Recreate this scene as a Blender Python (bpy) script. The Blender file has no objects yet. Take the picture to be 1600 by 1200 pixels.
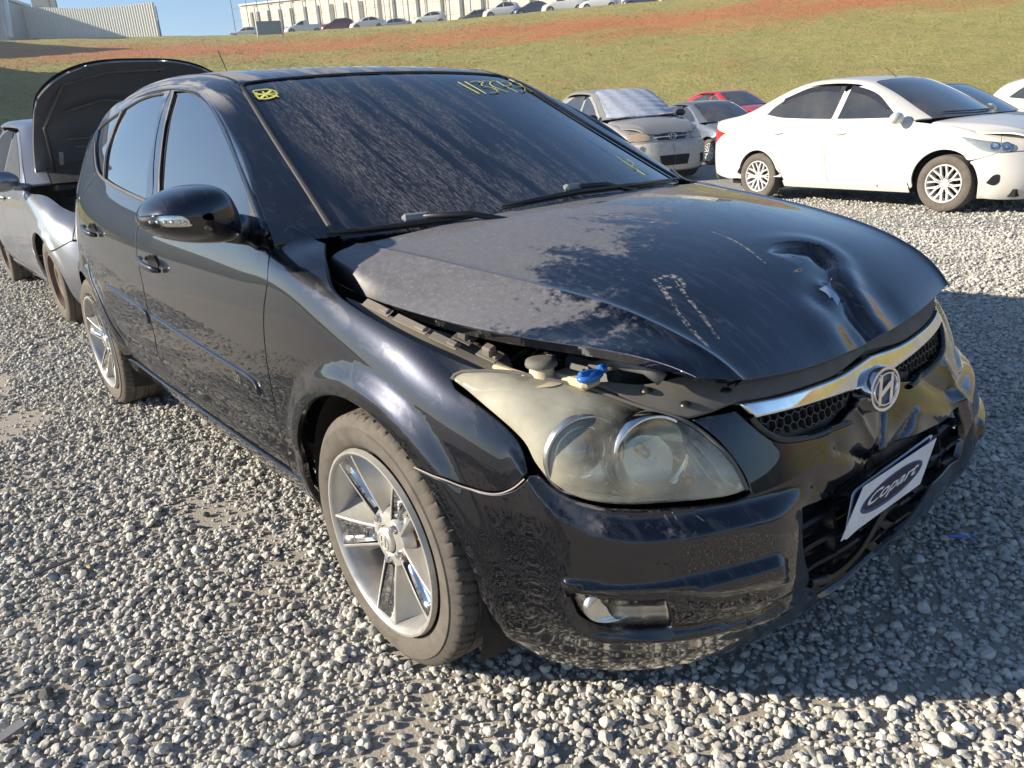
import bpy, bmesh, math, random
import numpy as np
from mathutils import Vector, Matrix, noise
from mathutils.bvhtree import BVHTree
from mathutils.geometry import delaunay_2d_cdt
rng = np.random.default_rng(7); random.seed(7)
SC = bpy.context.scene
COL = SC.collection
# ------------------------------------------------------------------ camera
CAM = np.array([1.42388, -1.59729, 1.24047]); YAW, PIT, ROL, FPX = 2.463657, -0.343307, -0.068986, 1183.43
_fw = np.array([math.cos(PIT)*math.cos(YAW), math.cos(PIT)*math.sin(YAW), math.sin(PIT)])
_r = np.cross(_fw, [0, 0, 1]); _r /= np.linalg.norm(_r); _u = np.cross(_r, _fw)
RT = _r*math.cos(ROL)+_u*math.sin(ROL); UP = -_r*math.sin(ROL)+_u*math.cos(ROL); FW = _fw
cd = bpy.data.cameras.new('camera'); cam = bpy.data.objects.new('camera', cd); COL.objects.link(cam)
M = Matrix([[RT[i], UP[i], -FW[i], CAM[i]] for i in range(3)]+[[0, 0, 0, 1]]); cam.matrix_world = M
cd.sensor_fit = 'HORIZONTAL'; cd.sensor_width = 36; cd.lens = 36*FPX/1600; cd.clip_start = .05; cd.clip_end = 3000
SC.camera = cam
def ray(px, py):
    d = FW+RT*(px-800)/FPX+UP*(600-py)/FPX
    return d/np.linalg.norm(d)
def un(px, py, ax, val):
    d = ray(px, py); i = 'xyz'.index(ax); t = (val-CAM[i])/d[i]
    return CAM+d*t
def undist(px, py, dist):          # point at horizontal distance
    d = ray(px, py); return CAM+d*dist/math.hypot(d[0], d[1])
# ------------------------------------------------------------------ light
SUNV = np.array([1.30, 2.15, -1.0]); SUNV /= np.linalg.norm(SUNV)     # travel direction
elev = math.asin(-SUNV[2]); az = math.atan2(-SUNV[0], -SUNV[1])       # azimuth of the sun from +Y clockwise
w = bpy.data.worlds.new('World'); SC.world = w; w.use_nodes = True
nt = w.node_tree; bg = nt.nodes['Background']
sky = nt.nodes.new('ShaderNodeTexSky'); sky.sky_type = 'NISHITA'; sky.sun_disc = False
sky.sun_elevation = elev; sky.sun_rotation = az; sky.air_density = 1.0; sky.dust_density = 0.15; sky.ozone_density = 4.0; sky.altitude = 700
nt.links.new(sky.outputs[0], bg.inputs[0]); bg.inputs[1].default_value = 0.080
sl = bpy.data.lights.new('sun', 'SUN'); so = bpy.data.objects.new('sun', sl); COL.objects.link(so)
sl.energy = 5.0; sl.angle = math.radians(.53); sl.color = (1, .89, .72)
so.rotation_euler = Vector(-SUNV).to_track_quat('Z', 'Y').to_euler()
SC.view_settings.view_transform = 'Standard'; SC.view_settings.look = 'None'
SC.view_settings.exposure = 1.05; SC.view_settings.gamma = 1; SC.view_settings.use_curve_mapping = False
SC.cycles.max_bounces = 8; SC.cycles.transparent_max_bounces = 12; SC.cycles.caustics_reflective = False; SC.cycles.caustics_refractive = False
SC.cycles.sample_clamp_indirect = 6
# ------------------------------------------------------------------ materials
class NT:
    def __init__(s, name):
        s.m = bpy.data.materials.new(name); s.m.use_nodes = True; s.t = s.m.node_tree; s.b = s.t.nodes['Principled BSDF']; s.out = s.t.nodes['Material Output']
    def n(s, ty, **k):
        q = s.t.nodes.new('ShaderNode'+ty)
        for a, v in k.items(): setattr(q, a, v)
        return q
    def set(s, q, i, v):
        if hasattr(v, 'outputs') or hasattr(v, 'is_linked'):
            s.t.links.new(v.outputs[0] if hasattr(v, 'outputs') else v, q.inputs[i])
        else: q.inputs[i].default_value = v if not (isinstance(v, tuple) and len(v) == 3 and q.inputs[i].type == 'RGBA') else v+(1,)
    def P(s, **k):
        names = dict(col='Base Color', rough='Roughness', metal='Metallic', coat='Coat Weight', coatr='Coat Roughness', normal='Normal', alpha='Alpha', trans='Transmission Weight', ior='IOR', spec='Specular IOR Level', emit='Emission Color', es='Emission Strength', sub='Subsurface Weight', sheen='Sheen Weight')
        for a, v in k.items(): s.set(s.b, names[a], v)
        return s
    def coord(s, kind='Object', scale=(1, 1, 1), rot=(0, 0, 0)):
        c = s.n('TexCoord'); mp = s.n('Mapping'); s.t.links.new(c.outputs[kind], mp.inputs[0]); mp.inputs[3].default_value = scale; mp.inputs[2].default_value = rot
        return mp
    def noise(s, co, scale=5, detail=6, rough=.6, dist=0):
        q = s.n('TexNoise'); s.t.links.new(co.outputs[0], q.inputs['Vector']); q.inputs['Scale'].default_value = scale; q.inputs['Detail'].default_value = detail; q.inputs['Roughness'].default_value = rough; q.inputs['Distortion'].default_value = dist
        return q
    def ramp(s, src, stops, interp='LINEAR'):
        q = s.n('ValToRGB'); s.t.links.new(src if not hasattr(src, 'outputs') else src.outputs[0], q.inputs[0]); e = q.color_ramp.elements; q.color_ramp.interpolation = interp
        while len(e) < len(stops): e.new(.5)
        for el, (p, c) in zip(e, stops):
            el.position = p; el.color = (c, c, c, 1) if not isinstance(c, tuple) else c+(1,)
        return q
    def math(s, op, a, b=0.0, c=None, clamp=False):
        q = s.n('Math', operation=op); q.use_clamp = clamp; s.set(q, 0, a); s.set(q, 1, b)
        if c is not None: s.set(q, 2, c)
        return q
    def mix(s, f, a, b):
        q = s.n('Mix', data_type='RGBA'); s.set(q, 0, f)
        for i, v in ((6, a), (7, b)):
            if hasattr(v, 'outputs') or hasattr(v, 'is_linked'): s.t.links.new(v.outputs[0] if hasattr(v, 'outputs') else v, q.inputs[i])
            else: q.inputs[i].default_value = v+(1,)
        return q.outputs[2]
    def bump(s, h, strength=.3, dist=.01):
        q = s.n('Bump'); s.t.links.new(h.outputs[0] if hasattr(h, 'outputs') else h, q.inputs['Height']); q.inputs['Strength'].default_value = strength; q.inputs['Distance'].default_value = dist
        return q
MATS = {}
def simple(name, col, rough=.5, metal=0, **k):
    if name in MATS: return MATS[name]
    t = NT(name); co = t.coord(); nz = t.noise(co, 14, 5, .65)
    c = t.mix(t.ramp(nz, [(.3, 0.), (.75, 1.)]), tuple(x*.82 for x in col), tuple(min(1, x*1.12+.004) for x in col))
    t.P(col=c, rough=t.ramp(t.noise(co, 30, 4), [(.3, max(0, rough-.06)), (.7, min(1, rough+.08))]), metal=metal, **k)
    MATS[name] = t.m; return t.m
# ------------------------------------------------------------------ object helpers
def thing(name, label, cat, loc=(0, 0, 0), rotz=0, group=None):
    o = bpy.data.objects.new(name, None); COL.objects.link(o); o.location = loc; o.rotation_euler = (0, 0, rotz); o.empty_display_size = .2
    o['label'] = label; o['category'] = cat
    if group: o['group'] = group
    return o
def link(name, me, mat, parent=None, **props):
    o = bpy.data.objects.new(name, me); COL.objects.link(o)
    if mat is not None and len(me.materials) == 0: me.materials.append(mat)
    if parent is not None: o.parent = parent
    for k, v in props.items(): o[k] = v
    return o
def mesh(name, V, F, smooth=True, normals=None, mirror=False):
    V = np.asarray(V, float)
    if mirror:
        V = V*[1, -1, 1]; F = [tuple(reversed(f)) for f in F]
        if normals is not None: normals = np.asarray(normals)*[1, -1, 1]
    me = bpy.data.meshes.new(name); me.from_pydata([tuple(v) for v in V], [], [tuple(int(i) for i in f) for f in F])
    if smooth: me.polygons.foreach_set('use_smooth', [True]*len(me.polygons))
    if normals is not None: me.normals_split_custom_set_from_vertices([tuple(n) for n in normals])
    me.update(); return me
class MB:
    """collects pieces into one mesh"""
    def __init__(s): s.V = []; s.F = []; s.S = []
    def add(s, V, F, smooth=False):
        k = len(s.V); s.V += [tuple(v) for v in V]; s.F += [tuple(i+k for i in f) for f in F]; s.S += [smooth]*len(F); return s
    def box(s, c, d, R=None, bev=0.0):
        d = np.array(d)/2.
        b = min(bev, min(d)*.9)
        if b <= 0:
            P = np.array([[x, y, z] for x in (-1, 1) for y in (-1, 1) for z in (-1, 1)])*d
            F = [(0, 1, 3, 2), (4, 6, 7, 5), (0, 4, 5, 1), (2, 3, 7, 6), (0, 2, 6, 4), (1, 5, 7, 3)]
        else:
            pts = []; idx = {}
            for sx in (-1, 1):
                for sy in (-1, 1):
                    for sz in (-1, 1):
                        for ax in range(3):
                            p = np.array([sx, sy, sz])*(d-b); p[ax] += (sx, sy, sz)[ax]*b; idx[(sx, sy, sz, ax)] = len(pts); pts.append(p)
            F = []
            for ax in range(3):
                a1, a2 = [(1, 2), (2, 0), (0, 1)][ax]
                for sg in (-1, 1):
                    q = []
                    for (p1, p2) in ((-1, -1), (1, -1), (1, 1), (-1, 1)):
                        t = [0, 0, 0]; t[ax] = sg; t[a1] = p1; t[a2] = p2; q.append(idx[(*t, ax)])
                    F.append(tuple(q if sg > 0 else q[::-1]))
            for ax in range(3):
                a1, a2 = [(1, 2), (2, 0), (0, 1)][ax]
                for s1 in (-1, 1):
                    for s2 in (-1, 1):
                        t0 = [0, 0, 0]; t0[ax] = -1; t0[a1] = s1; t0[a2] = s2; t1 = list(t0); t1[ax] = 1
                        q = [idx[(*t0, a1)], idx[(*t1, a1)], idx[(*t1, a2)], idx[(*t0, a2)]]
                        F.append(tuple(q if s1*s2 < 0 else q[::-1]))
            for sx in (-1, 1):
                for sy in (-1, 1):
                    for sz in (-1, 1):
                        q = [idx[(sx, sy, sz, a)] for a in range(3)]; F.append(tuple(q if sx*sy*sz > 0 else q[::-1]))
            P = np.array(pts)
        if R is not None: P = P@np.array(R).T
        return s.add(P+np.array(c), F)
    def tube(s, pts, r, n=8, cap=True, smooth=True):
        pts = np.array(pts, float); m = len(pts); rr = np.ones(m)*r if np.isscalar(r) else np.array(r)
        T = np.gradient(pts, axis=0); T /= np.linalg.norm(T, axis=1)[:, None]+1e-12
        a = np.array([0, 0, 1.]) if abs(T[0][2]) < .9 else np.array([1., 0, 0]); V = []
        N = np.cross(T[0], a); N /= np.linalg.norm(N)
        for i in range(m):
            N = N-T[i]*(N@T[i]); N /= np.linalg.norm(N); B = np.cross(T[i], N)
            for k in range(n):
                th = 2*math.pi*k/n; V.append(pts[i]+rr[i]*(N*math.cos(th)+B*math.sin(th)))
        F = [(i*n+k, i*n+(k+1) % n, (i+1)*n+(k+1) % n, (i+1)*n+k) for i in range(m-1) for k in range(n)]
        if cap: F += [tuple(range(n))[::-1], tuple((m-1)*n+k for k in range(n))]
        return s.add(V, F, smooth)
    def lathe(s, prof, n=48, axis='y', c=(0, 0, 0), closed=False, a0=0, a1=2*math.pi):
        """prof: (r, h) pairs; axis along y: h -> y"""
        full = abs(a1-a0-2*math.pi) < 1e-6; nn = n if full else n+1; V = []
        for k in range(nn):
            th = a0+(a1-a0)*k/n
            for (r, h) in prof:
                if axis == 'y': V.append((c[0]+r*math.cos(th), c[1]+h, c[2]+r*math.sin(th)))
                elif axis == 'z': V.append((c[0]+r*math.cos(th), c[1]+r*math.sin(th), c[2]+h))
                else: V.append((c[0]+h, c[1]+r*math.cos(th), c[2]+r*math.sin(th)))
        m = len(prof); F = []
        for k in range(n):
            k2 = (k+1) % nn
            for j in range(m-1 if not closed else m):
                j2 = (j+1) % m; F.append((k*m+j, k2*m+j, k2*m+j2, k*m+j2))
        return s.add(V, F, True)
    def sphere(s, c, r, nu=12, nv=8, sc=(1, 1, 1)):
        V = [(c[0]+r*sc[0]*math.sin(math.pi*j/nv)*math.cos(2*math.pi*i/nu), c[1]+r*sc[1]*math.sin(math.pi*j/nv)*math.sin(2*math.pi*i/nu), c[2]+r*sc[2]*math.cos(math.pi*j/nv)) for j in range(nv+1) for i in range(nu)]
        F = [(j*nu+i, (j+1)*nu+i, (j+1)*nu+(i+1) % nu, j*nu+(i+1) % nu) for j in range(nv) for i in range(nu)]
        return s.add(V, F, True)
    def prism(s, poly, h0, h1, axis='y', c=(0, 0, 0), smooth=False):
        n = len(poly); V = []
        for h in (h0, h1):
            for (a, b) in poly:
                V.append({'y': (c[0]+a, c[1]+h, c[2]+b), 'z': (c[0]+a, c[1]+b, c[2]+h), 'x': (c[0]+h, c[1]+a, c[2]+b)}[axis])
        F = [tuple(range(n)), tuple(range(n, 2*n))[::-1]]+[(i, i+n, (i+1) % n+n, (i+1) % n) for i in range(n)]
        return s.add(V, F, smooth)
    def mesh(s, name, fix=True):
        me = bpy.data.meshes.new(name); me.from_pydata(s.V, [], s.F); me.polygons.foreach_set('use_smooth', s.S)
        if fix:
            bm = bmesh.new(); bm.from_mesh(me); bmesh.ops.recalc_face_normals(bm, faces=bm.faces); bm.to_mesh(me); bm.free()
        if any(s.S) and not all(s.S): pass
        me.update(); return me
    def build(s, name, mat, parent=None, **props): return link(name, s.mesh(name), mat, parent, **props)
def autosmooth(me, ang=40):
    me.polygons.foreach_set('use_smooth', [True]*len(me.polygons))
    bm = bmesh.new(); bm.from_mesh(me)
    for e in bm.edges:
        if len(e.link_faces) == 2 and e.calc_face_angle(0) > math.radians(ang): e.smooth = False
    bm.to_mesh(me); bm.free(); return me
# ------------------------------------------------------------------ B-spline surfaces
def bsw(t):
    return np.stack([(1-t)**3, 3*t**3-6*t**2+4, -3*t**3+3*t**2+3*t+1, t**3], -1)/6.
class Surf:
    def __init__(s, G, disp=None):
        G = np.asarray(G, float)      # (nu, nv, 3)
        s.nu, s.nv = G.shape[:2]
        G = np.concatenate([2*G[:1]-G[1:2], G, 2*G[-1:]-G[-2:-1]], 0)
        G = np.concatenate([2*G[:, :1]-G[:, 1:2], G, 2*G[:, -1:]-G[:, -2:-1]], 1)
        s.G = G; s.disp = disp; s.bvh = None; s.fr = None
    def base(s, u, v):
        u = np.clip(u, 0, s.nu-1-1e-9); v = np.clip(v, 0, s.nv-1-1e-9)
        iu = u.astype(int); iv = v.astype(int); wu = bsw(u-iu); wv = bsw(v-iv); P = np.zeros(u.shape+(3,))
        for a in range(4):
            for b in range(4): P += (wu[..., a]*wv[..., b])[..., None]*s.G[iu+a, iv+b]
        return P
    def nrm0(s, u, v, e=2e-3):
        N = np.cross(s.base(u+e, v)-s.base(u-e, v), s.base(u, v+e)-s.base(u, v-e)); return N/(np.linalg.norm(N, axis=-1)[..., None]+1e-12)
    def ev(s, u, v):
        u = np.asarray(u, float); v = np.asarray(v, float); P = s.base(u, v)
        if s.disp is not None: P = s.disp(P, u, v, s.nrm0(u, v))
        return P
    def nrm(s, u, v, e=4e-3):
        u = np.asarray(u, float); v = np.asarray(v, float)
        u = np.clip(u, e, s.nu-1-e); v = np.clip(v, e, s.nv-1-e)
        N = np.cross(s.ev(u+e, v)-s.ev(u-e, v), s.ev(u, v+e)-s.ev(u, v-e)); return N/(np.linalg.norm(N, axis=-1)[..., None]+1e-12)
    def cast(s, o, d, last=False):
        if s.bvh is None:
            k = 8; uu = np.linspace(0, s.nu-1, (s.nu-1)*k+1); vv = np.linspace(0, s.nv-1, (s.nv-1)*k+1)
            U, V = np.meshgrid(uu, vv, indexing='ij'); P = s.ev(U, V).reshape(-1, 3); nv = len(vv); F = []
            for i in range(len(uu)-1):
                for j in range(nv-1):
                    a = i*nv+j; F.append((a, a+nv, a+nv+1)); F.append((a, a+nv+1, a+1))
            s.UV = np.stack([U.ravel(), V.ravel()], -1); s.PP = P; s.FF = F
            s.bvh = BVHTree.FromPolygons([tuple(p) for p in P], F)
        h = s.bvh.ray_cast(Vector(o), Vector(d))
        if h[0] is None:
            h = s.bvh.find_nearest(Vector(o)+Vector(d)*float(np.linalg.norm(s.PP.mean(0)-o))) if False else None
            if h is None: return None
        f = s.FF[h[2]]; a, b, c = s.PP[list(f)]; p = np.array(h[0])
        T = np.stack([b-a, c-a], -1); w = np.linalg.lstsq(T, p-a, rcond=None)[0]
        return s.UV[f[0]]*(1-w[0]-w[1])+s.UV[f[1]]*w[0]+s.UV[f[2]]*w[1]
    def px(s, x, y):
        o_, d_ = CAM, ray(x, y)
        if s.fr is not None: o_ = s.fr[1].T@(CAM-s.fr[0]); d_ = s.fr[1].T@d_
        r = s.cast(o_, d_)
        if r is None:
            d = (s.PP if s.fr is None else s.PP@s.fr[1].T+s.fr[0])-CAM; z = d@FW; X = 800+FPX*(d@RT)/z; Y = 600-FPX*(d@UP)/z; e = np.hypot(X-x, Y-y); k = int(np.argmin(e)); print('NEAR', x, y, round(float(e[k]), 1)); r = s.UV[k]
        return r
    def xz(s, x, z, side=-1): return s.cast(np.array([x, side*2.5, z]), np.array([0, -side, 0.]))
    def yz(s, y, z): return s.cast(np.array([3., y, z]), np.array([-1., 0, 0.]))
    def xy(s, x, y): return s.cast(np.array([x, y, 3.]), np.array([0, 0, -1.]))
def resolve(surf, pts):
    """pts: (x,y[,'c']) pixel; ('xz',x,z[,'c']); ('uv',u,v[,'c']); ('yz',..); ('xy',..)"""
    out = []; fl = []
    for p in pts:
        k = 'px'; q = list(p); c = False
        if isinstance(q[0], str): k = q.pop(0)
        if q[-1] == 'c': c = True; q.pop()
        r = np.array(q, float) if k == 'uv' else getattr(surf, k)(*q)
        if r is None: print('MISS', p); continue
        out.append(r); fl.append(c)
    return np.array(out), fl
def smooth_loop(surf, pts, h=.012, closed=True):
    P, fl = resolve(surf, pts); n = len(P); out = []; X = surf.ev(P[:, 0], P[:, 1])
    for i in range(n if closed else n-1):
        p0, p1, p2, p3 = (P[(i+k-1) % n] for k in range(4)) if closed else (P[max(0, min(n-1, i+k-1))] for k in range(4))
        d = np.linalg.norm(X[(i+1) % n]-X[i]); m = max(1, int(round(d/h)))
        t1 = (p2-p0)/2 if not fl[i] else (p2-p1); t2 = (p3-p1)/2 if not fl[(i+1) % n] else (p2-p1)
        l12 = np.linalg.norm(p2-p1)+1e-9
        for (a, b) in ((t1, p1), (t2, p2)):
            pass
        s1 = min(1, 1.2*l12/(np.linalg.norm(t1)+1e-9)); s2 = min(1, 1.2*l12/(np.linalg.norm(t2)+1e-9)); t1 = t1*s1; t2 = t2*s2
        for k in range(m):
            t = k/m; out.append((2*t**3-3*t**2+1)*p1+(t**3-2*t**2+t)*t1+(-2*t**3+3*t**2)*p2+(t**3-t**2)*t2)
    if not closed: out.append(P[-1])
    return np.array(out)
def inpoly(Q, L):
    x, y = Q[:, 0], Q[:, 1]; ins = np.zeros(len(Q), bool); n = len(L)
    for i in range(n):
        a, b = L[i], L[(i+1) % n]
        if a[1] == b[1]: continue
        c = ((a[1] > y) != (b[1] > y)) & (x < (b[0]-a[0])*(y-a[1])/(b[1]-a[1])+a[0]); ins ^= c
    return ins
def sdline(Q, L, closed=False):
    """distance, side and arclength parameter of a polyline"""
    n = len(L); m = n if closed else n-1; E = np.array([L[(i+1) % n]-L[i] for i in range(m)]); le = np.linalg.norm(E, axis=1)+1e-12; U = E/le[:, None]; acc = np.concatenate([[0], np.cumsum(le)])
    best = np.full(len(Q), 1e9); sgn = np.zeros(len(Q)); sp = np.zeros(len(Q))
    for i in range(m):
        a = L[i]; t0 = ((Q-a)@E[i])/le[i]**2; t = np.clip(t0, 0, 1); d = Q-(a+t[:, None]*E[i]); dd = np.linalg.norm(d, axis=1); k = dd < best
        dr = np.repeat(U[i][None], len(Q), 0)
        if closed or i < m-1: dr = np.where((t0 >= 1)[:, None], U[i]+U[(i+1) % m], dr)
        if closed or i > 0: dr = np.where((t0 <= 0)[:, None], U[i]+U[i-1], dr)
        cr = dr[:, 0]*d[:, 1]-dr[:, 1]*d[:, 0]
        best[k] = dd[k]; sgn[k] = np.sign(cr)[k]; sp[k] = acc[i]+t[k]*le[i]
    return best, sgn, sp/acc[-1]
def sstep(x): x = np.clip(x, 0, 1); return x*x*(3-2*x)
def offs(L, d):
    A = np.roll(L, 1, 0); B = np.roll(L, -1, 0); e1 = L-A; e2 = B-L
    e1 /= np.linalg.norm(e1, axis=1)[:, None]+1e-12; e2 /= np.linalg.norm(e2, axis=1)[:, None]+1e-12
    n1 = np.stack([-e1[:, 1], e1[:, 0]], -1); n2 = np.stack([-e2[:, 1], e2[:, 0]], -1); n = n1+n2; n /= np.linalg.norm(n, axis=1)[:, None]+1e-9
    c = np.clip((n*n1).sum(1), .45, 1); return L+n*(d/c)[:, None]
def area(L): x, y = L[:, 0], L[:, 1]; return .5*np.sum(x*np.roll(y, -1)-y*np.roll(x, -1))
def dedup(L, eps):
    out = [L[0]]
    for p in L[1:]:
        if np.linalg.norm(p-out[-1]) > eps: out.append(p)
    if np.linalg.norm(out[0]-out[-1]) < eps: out.pop()
    return np.array(out)
def panel(name, surf, loops, mat, parent, h=.02, gap=.002, er=.004, flange=.012, off=0.0, both=False, hb=None, flip=False, prop=None, offf=None, wantmesh=False, dense=None):
    """trimmed panel of a surface with rounded edges and a flange turned inward"""
    LP = [smooth_loop(surf, l, hb or min(h, .014)) if isinstance(l, list) else l for l in loops]
    allp = np.concatenate(LP); u, v = allp[:, 0], allp[:, 1]; e = 1e-2
    su = np.median(np.linalg.norm(surf.base(u+e, v)-surf.base(u-e, v), axis=1))/(2*e); sv = np.median(np.linalg.norm(surf.base(u, v+e)-surf.base(u, v-e), axis=1))/(2*e)
    S2 = np.array([su, sv]); L2 = []
    for i, l in enumerate(LP):
        l = dedup(l*S2, .0012)
        if (area(l) > 0) != (i == 0): l = l[::-1]
        L2.append(offs(l, gap))
    V2 = []; dep = []; tilt = []; outd = []; F = []
    if er > 0: rings = [(0, er+flange, 1.), (0, er, 1.), (er*.3, er*.28, .7), (er, 0, 0.)]
    elif flange > 0: rings = [(0, flange, 1.), (0, 0, 0.)]
    else: rings = [(0, 0, 0.)]
    inner = []; k = 0
    for l in L2:
        n = len(l); n0 = offs(l, 1e-3)-l; n0 /= np.linalg.norm(n0, axis=1)[:, None]+1e-12; idr = []
        for (d, z, t) in rings:
            q = offs(l, d) if d else l
            V2.append(q); dep += [z]*n; tilt += [t]*n; outd.append(-n0); idr.append(k); k += n
        for a, b in zip(idr[:-1], idr[1:]):
            F += [(a+i, a+(i+1) % n, b+(i+1) % n, b+i) for i in range(n)]
        inner.append((idr[-1], n, V2[-1]))
    lo = np.min([q[2].min(0) for q in inner], 0); hi = np.max([q[2].max(0) for q in inner], 0)
    gx = np.arange(lo[0]+h*.5+1.37e-4, hi[0], h); gy = np.arange(lo[1]+h*.5+2.11e-4, hi[1], h); Q = np.array([(x+(h*.5 if j % 2 else 0), y) for j, y in enumerate(gy) for x in gx])
    if len(Q):
        Q = Q+rng.uniform(-.04*h, .04*h, Q.shape)
        ins = np.zeros(len(Q), bool)
        for (_, _, l) in inner: ins ^= inpoly(Q, l)
        Q = Q[ins]
        keep = np.ones(len(Q), bool)
        for (_, _, l) in inner: keep &= sdline(Q, l, True)[0] > h*.45
        Q = Q[keep]
    if dense is not None and len(Q):
        f_, h2 = dense; hx = np.arange(lo[0]+h2*.5, hi[0], h2); hy = np.arange(lo[1]+h2*.5, hi[1], h2); G2 = np.array([(x+(h2*.5 if j % 2 else 0), y) for j, y in enumerate(hy) for x in hx])
        G2 = G2[f_(G2/S2)]; ins = np.zeros(len(G2), bool)
        for (_, _, l) in inner: ins ^= inpoly(G2, l)
        G2 = G2[ins]
        for (_, _, l) in inner: G2 = G2[sdline(G2, l, True)[0] > h2*.6]
        Q = np.concatenate([Q[~f_(Q/S2)], G2])
    loc = []; ids = []; ed = []
    for (a, n, l) in inner:
        b = len(loc); loc += [tuple(p) for p in l]; ids += list(range(a, a+n)); ed += [(b+i, b+(i+1) % n) for i in range(n)]
    gi = k; loc += [tuple(p) for p in Q]; ids += list(range(gi, gi+len(Q)))
    V2.append(Q if len(Q) else np.zeros((0, 2))); dep += [0]*len(Q); tilt += [0]*len(Q); outd.append(np.zeros((len(Q), 2)))
    r = delaunay_2d_cdt([Vector(p) for p in loc], ed, [], 0, 1e-7)
    vo = np.array([tuple(p) for p in r[0]]); orig = r[3]; T = np.array([t for t in r[2]]); cen = vo[T].mean(1); ins = np.zeros(len(T), bool)
    for (_, _, l) in inner: ins ^= inpoly(cen, l)
    mp = []; extra = []
    for i, o in enumerate(orig):
        if len(o): mp.append(ids[o[0]])
        else: mp.append(gi+len(Q)+len(extra)); extra.append(vo[i])
    if extra: V2.append(np.array(extra)); dep += [0]*len(extra); tilt += [0]*len(extra); outd.append(np.zeros((len(extra), 2)))
    F += [tuple(mp[i] for i in t) for t in T[ins]]
    X2 = np.concatenate(V2); UV = X2/S2; OD = np.concatenate(outd)/S2; dep = np.array(dep); tilt = np.array(tilt)[:, None]
    P = surf.ev(UV[:, 0], UV[:, 1]); N = surf.nrm(UV[:, 0], UV[:, 1])
    if flip: N = -N
    o_ = off if offf is None else off+offf(P, UV)
    P = P+N*(o_-dep)[:, None]
    T3 = surf.base(UV[:, 0]+OD[:, 0]*1e-2, UV[:, 1]+OD[:, 1]*1e-2)-surf.base(UV[:, 0], UV[:, 1]); T3 /= np.linalg.norm(T3, axis=1)[:, None]+1e-12
    th = tilt*math.pi/2*.9; NN = N*np.cos(th)+T3*np.sin(th)
    if offf is not None: NN = None
    # orient faces with the normals
    Fo = []
    for f in F:
        a, b, c = P[f[0]], P[f[1]], P[f[2]]; nn = np.cross(b-a, c-a)
        if nn@nn < 1e-18 and len(f) == 4: nn = np.cross(P[f[2]]-a, P[f[3]]-a)
        m = (NN if NN is not None else N)[list(f)].mean(0); Fo.append(f if nn@m >= 0 else f[::-1])
    res = []
    me = mesh(name, P, Fo, True, NN)
    if wantmesh: return P, Fo, NN
    o = link(name, me, mat, parent); res.append(o)
    if prop: o['label'] = prop
    if both:
        me2 = mesh(name, P, Fo, True, NN, mirror=True); res.append(link(name, me2, mat, parent))
    return res
def mirror_uv(surf, L): return np.stack([surf.nu-1-L[:, 0], L[:, 1]], -1)
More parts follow.
